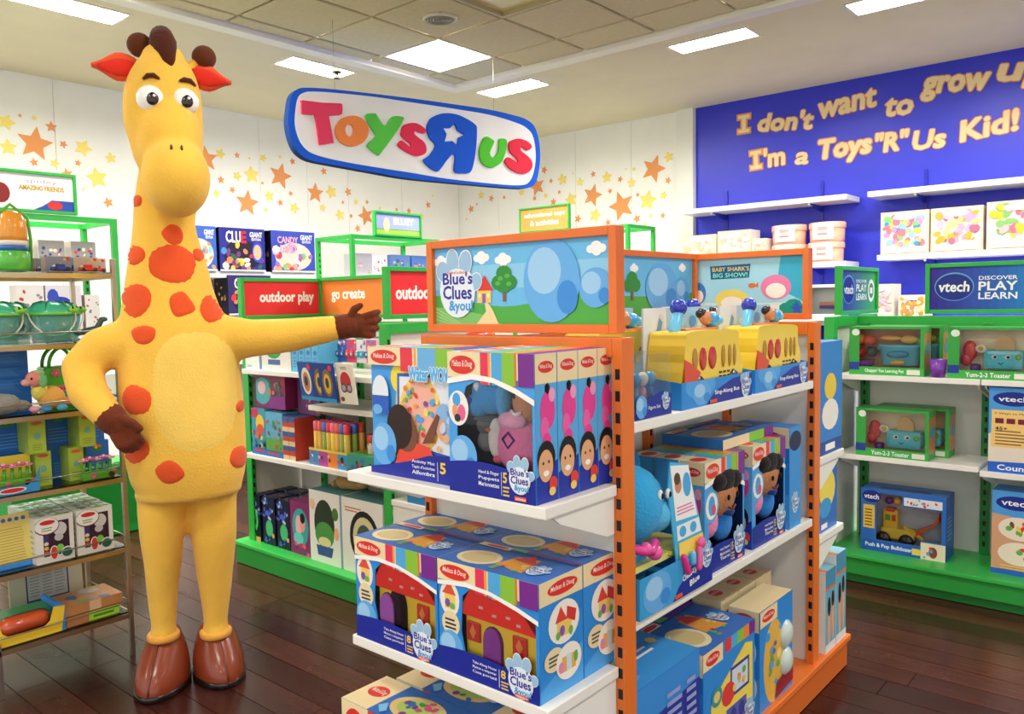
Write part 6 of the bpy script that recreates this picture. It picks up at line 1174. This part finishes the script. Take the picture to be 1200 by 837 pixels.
_bm = bmesh.new(); _bm.from_mesh(bd.data); TREE = BVHTree.FromBMesh(_bm); _bm.free()
def surf(x, z, off=0):
    h = TREE.ray_cast(Vector((x, -1, z)), Vector((0, 1, 0)))
    if h[0] is None: return None
    return h[0]+h[1]*off
def patch(name, pts, col, th=.006, rings=5, cx=None, mat='fur'):
    n = len(pts); cx_ = sum(p[0] for p in pts)/n; cz_ = sum(p[1] for p in pts)/n; V = []; ok = []
    for k in range(rings+1):
        t = k/rings; o_ = th*(1 if t < .8 else (.6 if t < .95 else -.4))
        for x, z in pts:
            s_ = surf(cx_+(x-cx_)*t, cz_+(z-cz_)*t, o_); V.append(tuple(s_) if s_ is not None else None)
    F = []
    for k in range(rings):
        for j in range(n):
            f = (k*n+j, k*n+(j+1) % n, (k+1)*n+(j+1) % n, (k+1)*n+j)
            if all(V[i] is not None for i in f):
                if max(V[i][1] for i in f)-min(V[i][1] for i in f) < .05: F.append(f if k else (0, f[2], f[3]))
    # keep the largest connected part only
    grp = []
    for f in F:
        hit = [g for g in grp if any(i in g[1] for i in f)]
        ng = [[f], set(f)]
        for g in hit: ng[0] += g[0]; ng[1] |= g[1]; grp.remove(g)
        grp.append(ng)
    if not grp: return None
    F = max(grp, key=lambda g: len(g[0]))[0]
    used = sorted({i for f in F for i in f}); mp = {i: q for q, i in enumerate(used)}
    m = MB(); m.add([V[i] for i in used], [tuple(mp[i] for i in f) for f in F], col, True); return m.build(name, mat, gf)
R4 = random.Random(9)
for x, z, r in PATCH:
    n = R4.choice((5, 6, 6, 7)); a0 = R4.uniform(0, 6)
    P = [(x+r*R4.uniform(.72, 1.05)*math.cos(a0+2*PI*k/n), z+r*R4.uniform(.72, 1.05)*math.sin(a0+2*PI*k/n)) for k in range(n)]
    patch('coat_patch', smooth_loop(P, 3), '#ea5a2c', .005)
patch('belly_panel', [(.088+.152*math.copysign(abs(math.cos(t))**.8, math.cos(t)), 1.108+.222*math.copysign(abs(math.sin(t))**.8, math.sin(t))) for t in [2*PI*k/36 for k in range(36)]], '#fcd467', .004, 8)
# cuffs
m = MB()
for s_ in 'lr':
    l, r, z = LEGS[s_][-1]; cx = (l+r)/2; rr = (r-l)/2
    m.loft([ring(cx, .02, z+.012, rr*1.0, rr*1.05), ring(cx, .02, z+.004, rr*1.13, rr*1.2), ring(cx, .02, z-.012, rr*1.12, rr*1.2), ring(cx, .02, z-.018, rr*.98, rr*1.0)], '#f2b048')
m.build('leg_cuff', 'fur', gf)
# eyes, brows, nostrils
for x, z in ((-.017, 2.112), (.092, 2.114)):
    y = surf(x, z)[1]; m = MB(); m.ell((x, y+.012, z), (.046, .040, .046), '#fbfaf6', 20, 14); e_ = m.build('eye', 'plastic', gf)
    m = MB(); m.ell((x+.006, y-.0225, z-.006), (.020, .008, .022), '#2a1810', 16, 10); m.ell((x+.012, y-.030, z+.003), (.005, .003, .005), '#ffffff', 8, 6); m.build('pupil', 'plastic', e_)  # dark pupil with its highlight painted on as a white dot
for x, z, s_ in ((-.012, 2.185, 1), (.104, 2.184, -1)):
    P = [(x+dx, surf(x+dx, z+dz)[1]-.006, z+dz) for dx, dz in ((-.026, -.008 if s_ > 0 else -.004), (-.01, .004), (.008, .005), (.026, -.006))]
    m = MB(); m.tube(P, [.004, .009, .009, .004], '#5a2c14', 8); m.build('eyebrow', 'plush', gf)
for x in (.040, .072):
    y = surf(x, 1.93)[1]; m = MB(); m.ell((x, y-.001, 1.932), (.0045, .005, .011), '#4a2412', 10, 6); m.build('nostril', 'plastic', gf)
# ears, horns, tuft, mane
for sgn, b, t, w in ((-1, (-.045, -.03, 2.243), (-.198, -.045, 2.236), .050), (1, (.105, -.03, 2.24), (.254, -.045, 2.214), .050)):
    B_, T_ = Vector(b), Vector(t); m = MB(); mi = MB(); R_ = []; Ri = []
    for k in range(9):
        u = k/8; c = B_.lerp(T_, u); hw_ = w*(.35+.65*math.sin(PI*min(1, u*1.02)**.8))*(1 if u < .55 else max(.3, 1-(u-.55)*1.35))
        R_.append([(c.x, c.y+.018*math.sin(q), c.z+hw_*math.cos(q)) for q in [2*PI*i/14 for i in range(14)]])
        Ri.append([(c.x, c.y-.014+.008*math.sin(q), c.z-.004+hw_*.62*math.cos(q)) for q in [2*PI*i/12 for i in range(12)]])
    m.loft(R_, '#e8582e'); e_ = m.build('ear', 'fur', gf); mi.loft(Ri[1:-1], '#df3326'); mi.build('inner_ear', 'fur', e_)
for b, t in (((-.012, -.03, 2.26), (-.044, -.03, 2.322)), ((.108, -.03, 2.25), (.166, -.03, 2.300))):
    m = MB(); m.cap(b, t, .022, .016, FUR); e_ = m.build('horn', 'fur', gf); m = MB(); m.ell(t, .042, '#5f3018', 18, 12); m.build('horn_ball', 'plush', e_)
m = MB(); m.tube([(.026, -.02, 2.368), (.028, -.05, 2.355), (.03, -.075, 2.325), (.036, -.10, 2.285), (.046, -.125, 2.245), (.054, -.135, 2.218)], [.012, .038, .046, .040, .024, .006], '#4f2414', 14); m.build('hair_tuft', 'plush', gf)
m = MB(); m.tube([(.028, .03, 2.34), (.03, .085, 2.2), (.025, .12, 2.0), (.012, .135, 1.8), (.008, .155, 1.6), (.01, .18, 1.42)], [.02, .034, .03, .03, .03, .012], '#6a3218', 10); m.build('mane', 'plush', gf)
m = MB(); m.tube([(.04, .20, .95), (.05, .28, .88), (.05, .30, .76), (.05, .29, .66)], [.03, .026, .022, .02], FUR, 10); e_ = m.build('tail', 'fur', gf); m = MB(); m.ell((.05, .29, .62), (.035, .035, .055), '#5f3018'); m.build('tail_tuft', 'plush', e_)
# hands: palm, four fingers and a thumb each
BR = '#6b321d'
h = MB(); h.cap((.612, -.052, 1.316), (.645, -.056, 1.32), .050, .050, BR); h.ell((.678, -.058, 1.322), (.044, .032, .050), BR)
for k, (dz, ln, dr) in enumerate(((.028, .070, .008), (.006, .074, .002), (-.016, .064, -.006), (-.034, .048, -.012))):
    a = Vector((.700, -.062, 1.322+dz)); b = a+Vector((ln*.55, -.012, dr+.006)); c = b+Vector((ln*.40, .012, dr*.4+.006)); h.cap(a, b, .0165, .0155, BR); h.cap(b, c, .0155, .0125, BR)
h.cap((.655, -.075, 1.352), (.668, -.085, 1.385), .018, .016, BR); h.cap((.668, -.085, 1.385), (.692, -.085, 1.398), .016, .013, BR)
remeshed(h, 'hand', .0055, 'plush', BR, gf, 3)
h = MB(); h.cap((-.212, -.115, 1.055), (-.185, -.135, 1.025), .050, .052, BR); h.ell((-.165, -.150, 1.005), (.046, .034, .044), BR)
for k, (dx, ln) in enumerate(((-.030, .052), (-.010, .064), (.010, .066), (.028, .056))):
    a = Vector((-.150+dx*.9, -.165, .985+dx*.5)); b = a+Vector((.016, -.010, -ln*.6)); c = b+Vector((.014, .014, -ln*.35)); h.cap(a, b, .0165, .0155, BR); h.cap(b, c, .0155, .0125, BR)
h.cap((-.155, -.165, 1.03), (-.120, -.185, 1.015), .017, .015, BR); h.cap((-.120, -.185, 1.015), (-.098, -.19, .995), .015, .012, BR)
remeshed(h, 'hand', .0055, 'plush', BR, gf, 3)
# shoes
def shoe(cx, cy, rz):
    xf = T(cx, cy, 0, rz); prof = [(0, .150, .084, 0), (.018, .154, .090, 0), (.05, .150, .092, .004), (.085, .132, .088, .014), (.12, .108, .080, .026), (.15, .086, .070, .036), (.175, .068, .058, .044), (.195, .055, .050, .05)]
    m = MB(xf); m.loft([[(rx*math.cos(a)*(1-.10*max(0, -math.sin(a))), y0+.02+ry*.9*math.sin(a), z+.004) for a in [2*PI*j/28 for j in range(28)]] for z, ry, rx, y0 in prof], '#8a3a1f'); s_ = m.build('shoe', 'leather', gf)
    m = MB(xf); m.loft([[(rx*math.cos(a)*(1-.10*max(0, -math.sin(a))), +.02+ry*.9*math.sin(a), z) for a in [2*PI*j/28 for j in range(28)]] for z, ry, rx in ((0, .154, .090), (.004, .158, .094), (.020, .159, .095), (.024, .154, .090))], '#1c1310'); m.build('shoe_sole', 'plastic', s_)
    m = MB(xf); m.tube([(0, y0+.02-ry*.9, z+.004) for z, ry, rx, y0 in prof[1:]], .0035, '#6f2c16', 6); m.build('shoe_seam', 'leather', s_)
shoe(-.078, -.015, -20); shoe(.132, -.005, 10)

# ================================================================== LEFT: things on the chrome rack (faces +X)
def rx(y0, z, w, d, back=0): return (-3.285-d/2-back, y0+w/2, z+.002)
# top rack shelf z=1.545 (cars), behind on the tall frame etc.
def car_pack(loc, label, c1, c2):
    e = empty('toy_car_pack', loc, 90, label, 'toy car', 'small packed toy cars on the top glass shelf')
    m = MB(); m.box(-.045, .018, 0, .045, .02, .06, c2); m.box(-.045, -.02, 0, .045, .02, .003, c2); A = Art(m, .09, .06, T(-.045, .0178, 0)); A.scatter(.1, .3, .9, .95, 6, ['#f4f0e6', '#d9303a', '#e8c84a'], .08, 4); m.build('pack_card', 'card', e)
    m = MB(); m.box(-.034, -.012, .006, .034, .012, .02, c1, .005); m.box(-.016, -.01, .018, .014, .01, .031, c1, .005)
    for x in (-.022, .022): m.lathe([(.008, -.013), (.0085, -.011), (.0085, .011), (.008, .013)], '#1b1b1b', 10, xf=T(x, 0, .009, 0, 90))
    m.build('toy_car', 'plastic', e); return e
c1 = car_pack(rx(1.20, 1.545, .09, .04), 'small blue toy car pack, first on the top glass shelf', '#1f3f9c', '#8a8f9c')
c2 = car_pack(rx(1.30, 1.545, .09, .04), 'small red toy car pack, second on the top glass shelf', '#d9303a', '#b8b0a0')
for k in range(4):
    for r_ in range(2):
        if k < 1 and r_ == 0: continue
        dup((c1, c2)[(k+r_) % 2], rx(1.13+.075*k, 1.545, .09, .04, .06+.10*r_), 90, 'small %s toy car pack in row %s behind the front ones, %s from the left' % (('blue', 'red')[(k+r_) % 2], ('two', 'three')[r_], ('first', 'second', 'third', 'fourth')[k]))
e = empty('green_toy_bottle', rx(1.035, 1.545, .12, .1), 90, 'orange and green toy container at the left end of the top glass shelf', 'toy'); m = MB(); m.lathe([(.045, 0), (.055, .01), (.055, .07), (.05, .075)], '#5fc24a', 20); m.build('green_base', 'plastic', e); m = MB(); m.lathe([(.051, .075), (.052, .09), (.05, .095)], '#2f6fc0', 20); m.lathe([(.05, .095), (.05, .11), (.049, .112)], '#f3f1ea', 20); m.lathe([(.048, .112), (.05, .13), (.048, .18), (.036, .21), (.018, .222)], '#f0a23a', 20); m.build('orange_dome', 'plastic', e); m = MB(); m.tube([(.058, 0, .0), (.062, 0, .12), (.055, 0, .2), (0, 0, .245), (-.055, 0, .2), (-.062, 0, .12), (-.058, 0, 0)], .006, '#4fb83a', 8); m.build('green_handle', 'plastic', e)
# turtle lidded buckets on z=1.28
def bucket(loc, label):
    e = empty('toy_bucket', loc, 90, label, 'bucket', 'translucent teal buckets with green lids')
    m = MB(); m.lathe([(.062, .0), (.066, .004), (.078, .105), (.074, .105), (.063, .008)], '#bfe6dc', 28); m.build('bucket_body', 'tealplastic', e)
    m = MB(); R = random.Random(int(loc[1]*100)); 
    for k in range(9): m.ell((R.uniform(-.035, .035), R.uniform(-.035, .035), R.uniform(.02, .075)), R.uniform(.012, .02), R.choice(['#3a8fb0', '#d96a7a', '#4f9a5a', '#e8a05a', '#2f5f9c']), 8, 6)
    m.build('bucket_contents', 'plastic', e)
    m = MB(); m.lathe([(.081, .102), (.084, .106), (.084, .116), (.076, .128), (.055, .146), (.025, .155), (.004, .156)], '#45bd96', 28); l = m.build('bucket_lid', 'plastic', e)
    m = MB(); m.lathe([(.0845, .103), (.0865, .105), (.0865, .112), (.0845, .114)], '#6fd04a', 28)
    for a in range(6): q = a*PI/3; m.tube([(.082*math.cos(q), .082*math.sin(q), .118), (.056*math.cos(q), .056*math.sin(q), .148), (.026*math.cos(q), .026*math.sin(q), .157)], .0022, '#1f7a60', 6)
    m.build('lid_rim', 'plastic', l)
    m = MB(); m.ell((.062, -.058, .122), (.022, .018, .014), '#8ad84a'); m.ell((.055, -.075, .130), (.004, .003, .005), '#1a2a1a', 6, 5); m.ell((.072, -.068, .130), (.004, .003, .005), '#1a2a1a', 6, 5); m.build('lid_head', 'plastic', l)
    m = MB(); m.tube([(-.083, 0, .10), (-.086, -.04, .05), (-.06, -.075, .02)][:0]+[(.084*math.cos(t), -.02-.065*math.sin(t)*.5, .11-.085*math.sin(t)) for t in [PI*i/10 for i in range(11)]], .0035, '#f2f3ea', 6); m.build('bucket_handle', 'plastic', e)
    return e
bk = bucket(rx(.955, 1.28, .165, .165, .005), 'teal bucket with green lid on the glass shelf, leftmost one')
dup(bk, rx(1.14, 1.28, .165, .165, .005), 90, 'teal bucket with green lid on the glass shelf, right front one beside the giraffe')
dup(bk, rx(1.06, 1.28, .165, .165, .185), 90, 'teal bucket with green lid on the glass shelf, at the back between the front ones')
dup(bk, rx(1.24, 1.28, .165, .165, .185), 90, 'teal bucket with green lid on the glass shelf, rearmost at the right')
e = empty('dinosaur_toy', rx(1.335, 1.28, .06, .05, .03), 60, 'small dark dinosaur toy beside the teal buckets', 'toy'); m = MB(); m.cap((-.03, 0, .035), (.01, 0, .04), .013, .017, '#3a5a5c'); m.cap((.01, 0, .04), (.03, 0, .075), .012, .01, '#3a5a5c'); m.ell((.038, 0, .082), (.016, .01, .01), '#3a5a5c'); m.tube([(-.03, 0, .035), (-.055, 0, .025), (-.075, 0, .035)], [.012, .007, .002], '#3a5a5c', 8); m.cap((.0, .008, .03), (.002, .01, .004), .008, .006, '#33504f'); m.cap((.0, -.008, .03), (.002, -.01, .004), .008, .006, '#33504f'); m.build('dinosaur_body', 'plastic', e)
# z=1.02 shelf: plush puppy, grey plush, blue flower boxes, green bag
e = empty('plush_puppy', rx(1.125, 1.02, .11, .1, .0), 70, 'colourful plush puppy sitting on the glass shelf', 'plush toy')
m = MB(); m.ell((.015, .01, .05), (.048, .036, .045), '#f2b45c'); m.ell((-.02, -.0, .075), (.03, .028, .036), '#f0e06a'); m.ell((.06, .02, .03), (.03, .02, .018), '#f0a070'); b_ = m.build('plush_body', 'plush', e)
m = MB(); m.ell((-.032, -.012, .125), (.034, .03, .032), '#f09a8c'); m.ell((-.062, -.02, .113), (.018, .016, .014), '#f3b0a8'); m.ell((-.02, -.014, .148), (.02, .018, .012), '#9fd8a0'); m.build('plush_head', 'plush', e)
m = MB(); m.ell((-.008, -.034, .118), (.014, .009, .026), '#7fce8a'); m.build('plush_ear', 'plush', e); m = MB(); m.ell((-.044, -.040, .128), (.004, .003, .005), '#1a1a1a', 6, 5); m.build('plush_eye', 'plush', e); m = MB(); m.ell((-.078, -.022, .117), (.005, .005, .004), '#c94a5a', 6, 5); m.build('plush_nose', 'plush', e)
for x, y, c in ((-.04, -.03, '#f4b0c0'), (.0, -.036, '#4a9ad8'), (.05, -.03, '#4ab0d0')): m = MB(); m.ell((x, y, .013), (.019, .02, .013), c); m.build('plush_paw', 'plush', e)
m = MB(); m.ell((.09, .02, .045), (.02, .01, .01), '#f0e8a0'); m.build('plush_tail', 'plush', e)
e = empty('grey_plush', rx(.925, 1.02, .16, .11, .0), 90, 'grey and white plush seal lying on the glass shelf at the left edge', 'plush toy')
m = MB(); m.cap((-.05, 0, .045), (.05, 0, .04), .046, .036, '#9a9a98'); m.ell((.09, .0, .03), (.03, .025, .02), '#8f8f8d'); m.build('plush_body', 'plush', e)
m = MB(); m.ell((-.045, -.03, .028), (.045, .03, .026), '#f4f1ec'); m.build('plush_belly', 'plush', e); m = MB(); m.ell((-.045, -.047, .056), (.005, .003, .005), '#141414', 8, 6); m.build('plush_eye', 'plastic', e)
def flower_box(A): A.rect(0, 0, 1, 1, '#2f78d0'); A.rect(0, 0, 1, .48, '#2a6fc8'); A.rows(.45, .58, .92, .9, 5, '#5a9ae0', .35); A.rows(.45, .1, .92, .4, 5, '#5a9ae0', .35); [A.ell(x, z, .07, .06, c, 10) for z0 in (.0, .5) for x, z, c in ((.12, .25+z0, '#e2543a'), (.24, .36+z0, '#f4f0e6'), (.3, .28+z0, '#c9d84a'), (.2, .15+z0, '#4fb04a'))]
product('flower_toy_box', .30, .10, .125, '#2f78d0', {'front': flower_box, 'right': flat('#2a68bc')}, rx(.86, 1.02, .30, .10, .14), 90, 'blue box with flower pictures at the left edge, lower of two stacked')
product('flower_toy_box', .29, .10, .105, '#3080d4', {'front': flower_box, 'right': flat('#2a68bc')}, (rx(.86, 1.02, .30, .10, .14)[0], 1.008, 1.149), 90, 'blue box with flower pictures at the left edge, upper of two stacked')
e = empty('green_toy_bag', rx(1.215, 1.02, .14, .09, .14), 90, 'green toy bag with round handles and pink trim behind the plush puppy', 'bag')
m = MB(); m.box(-.075, -.045, 0, .075, .045, .16, '#48c03c', .012); b_ = m.build('bag_body', 'plastic', e)
m = MB(); m.box(-.076, -.047, .03, .076, -.044, .05, '#4ab0b0'); m.box(-.076, -.047, .06, .076, -.044, .085, '#e86a9c'); 
for k in range(7): m.ell((-.066+.022*k, -.048, .072), (.008, .002, .006), '#8a2f5c', 6, 5)
m.build('bag_trim', 'plastic', b_)
for x, c in ((-.035, '#e86a9c'), (.02, '#e2403c')): m = MB(); [m.ell((x+.012*math.cos(q*PI/3), -.048, .135+.012*math.sin(q*PI/3)), (.007, .003, .007), c, 8, 5) for q in range(6)]; m.ell((x, -.05, .135), (.005, .003, .005), '#f6d23c', 8, 5); m.build('bag_flower', 'plastic', b_)
for y in (-.035, .035): m = MB(); m.tube([(.055*math.cos(t), y, .16+.075*math.sin(t)) for t in [PI*i/12 for i in range(13)]], .007, '#44c038', 8); m.build('bag_handle', 'plastic', e)
# z=.735 shelf : blue and green card boxes stacked and flower toys
def flcard(A): A.rect(0, 0, 1, 1, '#2a6fd0'); A.rows(.18, .12, .85, .55, 5, '#5a96e0', .35); A.ell(.5, .78, .22, .12, '#3a8f4a', 12); A.ell(.5, .84, .18, .05, '#e2543a', 10); A.ell(.45, .8, .06, .05, '#f0c84a', 8)
def grcard(A): A.rect(0, 0, 1, 1, '#a9c34a'); A.ell(.5, .88, .35, .05, '#d95a4a', 10); A.rows(.2, .1, .8, .3, 3, '#7fa03a', .4); A.ell(.5, .5, .2, .1, '#6fb0a0', 10)
lab = ('first', 'second', 'third', 'fourth', 'fifth')
for k, y in enumerate((.87, 1.02, 1.20, 1.345)):
    w = .13 if k < 3 else .09
    product('garden_toy_box', w, .12, .145, '#2a6fd0', {'front': flcard, 'left': grcard, 'right': flcard}, rx(y-.01, .735+.13, w, .12, .15), 90, 'blue garden toy box in the upper row of the flower shelf, %s from the left' % lab[k], group='blue garden toy boxes')
    product('garden_toy_box', w, .12, .13, '#2a6fd0', {'front': flcard, 'left': grcard, 'right': flcard}, rx(y+.005, .735, w, .12, .15), 90, 'blue garden toy box in the lower row of the flower shelf, %s from the left' % lab[k], group='blue garden toy boxes')
for k, y in enumerate((1.105, 1.285)):
    product('green_card_box', .06, .11, .13, '#a9c34a', {'front': grcard}, rx(y, .735+.13, .06, .11, .037), 90, 'lime green card box in the upper row, %s one' % ('left', 'right')[k], group='lime green card boxes')
    product('green_card_box', .055, .085, .13, '#a9c34a', {'front': grcard}, rx((1.132, 1.25)[k], .735, .055, .085, .06), 90, 'lime green card box in the lower row, %s one' % ('left', 'right')[k], group='lime green card boxes')
def flower_toy(loc, label):
    e = empty('flower_toy', loc, 90, label, 'toy flowers', 'toy flower beds'); m = MB(); m.box(-.062, -.02, 0, .062, .02, .03, '#5fae3a', .006); m.build('flower_bed', 'plastic', e)
    for k, x in enumerate((-.05, -.026, 0, .026, .05)):
        m = MB(); m.tube([(x, 0, .02), (x+.002, 0, .07)], .006, '#4fae3a', 8); m.ell((x+.008, 0, .045), (.01, .004, .005), '#7fcc4a', 8, 5); s_ = m.build('flower_stem', 'plastic', e)
        m = MB(); z = .078+.005*(k % 2)
        for q in range(6): m.ell((x+.014*math.cos(q*PI/3), .014*math.sin(q*PI/3), z), (.009, .009, .004), ('#f08ab8', '#e8589c')[k % 2], 8, 5)
        m.ell((x, 0, z+.004), (.007, .007, .005), '#f7d0e0', 8, 5); m.build('flower_head', 'plastic', s_)
    m = MB(); m.ell((-.02, -.022, .014), (.010, .004, .010), '#f2589c', 10, 6); m.build('bed_flower', 'plastic', e); m = MB(); m.ell((.045, -.022, .014), (.012, .004, .011), '#3a2018', 10, 6); m.build('bed_flower', 'plastic', e); m = MB(); m.ell((.062, -.018, .02), (.006, .004, .012), '#e2453a', 8, 6); m.build('bed_flower', 'plastic', e); return e
ft = flower_toy(rx(1.275, .735, .13, .05, .0), 'green toy flower bed with pink flowers at the right of its glass shelf')
dup(ft, rx(.975, .755, .13, .05, .0), 90, 'toy flower bed with pink flowers in a blue tray at the left edge')
m = MB(); y0 = -.085; m.prism([[(y0, 0), (.075, 0), (.085, .10), (.07, .055), (.04, .028), (y0, .028)]], -.045, -.043, '#3a9be0'); m.box(-.085, -.043, 0, .08, .045, .012, '#3a9be0'); m.box(-.085, .043, 0, .08, .045, .13, '#ecd24a')
A = Art(m, .16, .028, T(-.085, -.0455, 0)); A.ell(.45, .55, .3, .4, '#f4f0e6', 14); A.ell(.45, .55, .25, .28, '#d9303a', 14); tag(m.build('blue_tray', 'card', None, rx(.955, .735, .17, .09, -.012), 90), 'blue scooped card tray holding toy flowers at the left edge', 'tray')
# z=.45 shelf : white craft kits with oval labels, yellow booklet
def craft(A):
    A.rect(0, 0, 1, 1, '#efeee8'); A.poly([(.2, .14), (.88, .14), (.88, .88), (.2, .88)], '#3a2236'); A.rect(.2, .14, .34, .6, '#4f3a5c')
    for z, c in ((.52, '#2f3f8c'), (.42, '#e8e0d0'), (.32, '#f0c84a'), (.22, '#e2543a')): A.ell(.27, z, .06, .04, c, 10)
    A.ell(.64, .70, .18, .15, '#d9d9dc', 14); A.ell(.6, .52, .12, .08, '#c9c9ce', 12); A.ell(.30, .80, .33, .19, '#6a2f5a', 20); A.ell(.30, .81, .31, .175, '#fbfaf6', 20); A.ell(.32, .88, .2, .05, '#d9303a', 14); A.rows(.16, .7, .46, .8, 2, '#6fb04a', .4)
    A.ell(.46, .2, .12, .16, '#f4f0ea', 14); A.ell(.46, .2, .09, .14, '#e2403c', 12); A.ell(.62, .28, .1, .09, '#7fcf5a', 12); A.ell(.80, .17, .16, .12, '#f4f0ea', 12); A.ell(.80, .16, .14, .10, '#2a6a5c', 12)
def craft_top(A): A.rect(0, 0, 1, 1, '#dcdcd0'); A.scatter(.1, .1, .9, .9, 9, ['#4f9a3a', '#3f7f34', '#e6e6dc', '#6fb04a'], .14, 5)
for c_, (yl, nm) in enumerate(((1.098, 'left'), (1.245, 'right'))):
    for k in range(5):
        product('craft_kit', .135, .062, .175-.002*(k % 2), '#e4e2d8', {'front': craft, 'top': craft_top, 'left': lambda A: A.rows(.2, .2, .8, .8, 5, '#b9b4a0', .4)}, rx(yl+.004*k, .45, .135, .062, .006+.066*k), 90, 'white craft kit with red oval label, %s in the %s file' % (('frontmost', 'second', 'third', 'fourth', 'rearmost')[k], nm), group='white craft kits on the glass shelf')
e = empty('activity_booklet', rx(.93, .45, .17, .03, .03), 90, 'yellow booklet with blue foot leaning at the left edge', 'booklet')
m = MB(T(0, 0, 0, 0, -6)); m.box(-.085, 0, 0, .085, .006, .20, '#f0dc7a'); A = Art(m, .17, .20, T(-.085, -.0002, 0)); A.rect(0, 0, 1, .09, '#3a8fe0'); [A.ell(.1+.13*i, .90, .045, .038, '#3a6fc8', 12) for i in range(7)]; A.rows(.08, .16, .92, .78, 12, '#b8a050', .22, .1); m.build('booklet_cover', 'card', e)
# z=.18 shelf : crayon-like roll box, stacked wooden puzzles, tray puzzle board standing behind
e = empty('yellow_toy_box', rx(.93, .18, .26, .20, .0), 90, 'yellow open box holding an orange wrapped toy on the bottom glass shelf', 'box')
m = MB(); m.prism([[(-.13, 0), (.11, 0), (.125, .095), (.085, .10), (.07, .05), (.05, .035), (-.07, .035), (-.09, .05), (-.10, .085), (-.13, .085)]], -.10, -.098, '#f4cf3a'); m.box(-.13, -.098, 0, .11, .1, .003, '#e8c43a'); m.box(.11, -.098, 0, .125, .10, .095, '#3a8fe0'); m.box(-.13, -.02, .003, .11, .1, .075, '#3a7f4a', .01); m.build('open_carton', 'card', e)
m = MB(); m.cap((-.06, -.055, .055), (.05, -.055, .055), .036, .036, '#ef6a3a'); m.cap((.05, -.055, .055), (.062, -.055, .055), .034, .028, '#e89a6a'); m.build('orange_roll', 'plastic', e); m = MB(); m.cap((-.06, -.055, .055), (.05, -.055, .055), .039, .039, '#ffffff', 16); m.build('plastic_wrap', 'film', e)
def puzzle(A): A.rect(0, 0, 1, 1, '#c98a5a'); A.scatter(.1, .1, .9, .9, 12, ['#b9b4b0', '#8a9aa8', '#d9b48a', '#7fae5a', '#4a7ac0'], .09, 6)
for k, (y, w, zz, c, l_) in enumerate(((1.19, .20, 0, '#b5784a', 'wooden puzzle box with green label, lower of the stack on the bottom shelf'), (1.185, .22, .042, '#c08552', 'wooden puzzle box, upper of the stack on the bottom shelf'))):
    product('puzzle_box', w, .17, .038, c, {'top': puzzle, 'front': (lambda A: (A.rect(0, 0, 1, 1, '#b5784a'), A.rect(.42, .05, 1, .95, '#9fe03a'), A.rows(.5, .3, .9, .7, 1, '#4f8a2a', .6))) if k == 0 else (lambda A: (A.rect(0, 0, 1, 1, '#b98050'), A.rect(.42, 0, .62, 1, '#d9b48a')))}, rx(y, .18+zz, w, .17, .01), 90, l_)
product('puzzle_box', .10, .12, .035, '#b5784a', {'top': puzzle}, rx(1.335-.02, .18, .10, .12, .19), 90, 'small wooden puzzle box behind the stack on the bottom shelf')
m = MB(T(0, 0, 0, 0, -3)); m.box(-.14, 0, 0, .14, .005, .235, '#d8d2bc'); A = Art(m, .28, .235, T(-.14, -.0002, 0)); A.rect(.22, .06, .80, .92, '#4a3f8c'); A.rect(.24, .16, .78, .90, '#c9cfd2'); [A.rows(.27+.17*i, .22, .41+.17*i, .86, 12, '#9aa0a4', .35, .2) for i in range(3)]; A.rect(.22, .06, .80, .14, '#3a7fd0'); tag(m.build('text_board', 'card', None, rx(1.10, .18, .28, .01, .32), 90), 'cream board with a blue framed text sheet standing on the bottom glass shelf', 'board')
# ------------------------------------------------------------------ tall green frame at the far left: goods seen through the rack
def spid(A): A.rect(0, 0, 1, 1, '#eeeae6'); A.scatter(.08, .08, .92, .92, 20, ['#c93a3a', '#8a8f9c', '#5a5f6c', '#e8e4e0'], .09, 8)
def bluetoy(A): A.rect(0, 0, 1, 1, '#e6e2e8'); A.ell(.5, .5, .42, .32, '#2f3fb8', 14, 25); A.ell(.55, .58, .34, .12, '#d9304a', 12, 25); A.ell(.5, .42, .2, .12, '#1f2f8c', 10, 25); A.ell(.2, .8, .16, .14, '#3a4fc0', 10); A.rect(.1, 0, .6, .12, '#f4f0ea')
for k, (y, w, z, a, c, l_) in enumerate(((1.80, .15, 1.20, spid, '#eeeae6', 'white box with small red figures seen behind the teal buckets'), (1.96, .21, 1.20, bluetoy, '#dcd8e0', 'box with blue and red toy seen behind the teal buckets'), (2.19, .09, 1.20, spid, '#c9a8a0', 'narrow red figured box seen behind the right bucket'))):
    product('toy_carton', w, .12, .36 if k < 2 else .30, c, {'front': a, 'right': flat(c)}, (-5.52, y+w/2, z), 90, l_)
for k in range(4): product('toy_carton', .15, .12, .17, ('#d8d4cc', '#c9c4bc')[k % 2], {'front': gen(90+k, '#9a9690', cols=('#2f3f9c', '#d9303a', '#e8e0d0', '#1f4f9c'))}, (-5.55, 1.64+.19*k, 1.67), 90, 'boxed toy on the upper shelf of the far left frame, %s from the left' % ('first', 'second', 'third', 'fourth')[k], group='boxed toys in the far left frame')
product('white_toy_box', .20, .25, .18, '#e8e4dc', {'front': gen(95, '#e8e4dc', cols=('#c95a4a', '#3a3a40', '#e89a6a'))}, (-5.55, 2.25, .80), 90, 'white box low in the far left green frame beside the giraffe')
e = empty('green_storage_box', (-5.15, 2.0, 0), 90, 'large green metal cabinet standing between the rack and the giraffe', 'cabinet')
m = MB(); m.box(-.4, -.02, 0, .37, .2, .42, '#1f9a38', .004); m.build('cabinet_body', 'powder', e); m = MB(); m.box(-.42, -.04, .42, .39, .2, .46, '#35b84c', .004); m.build('cabinet_top', 'powder', e); m = MB(); m.box(-.34, -.023, .06, .33, -.02, .38, '#1b8a31', .002); m.build('cabinet_panel', 'powder', e)
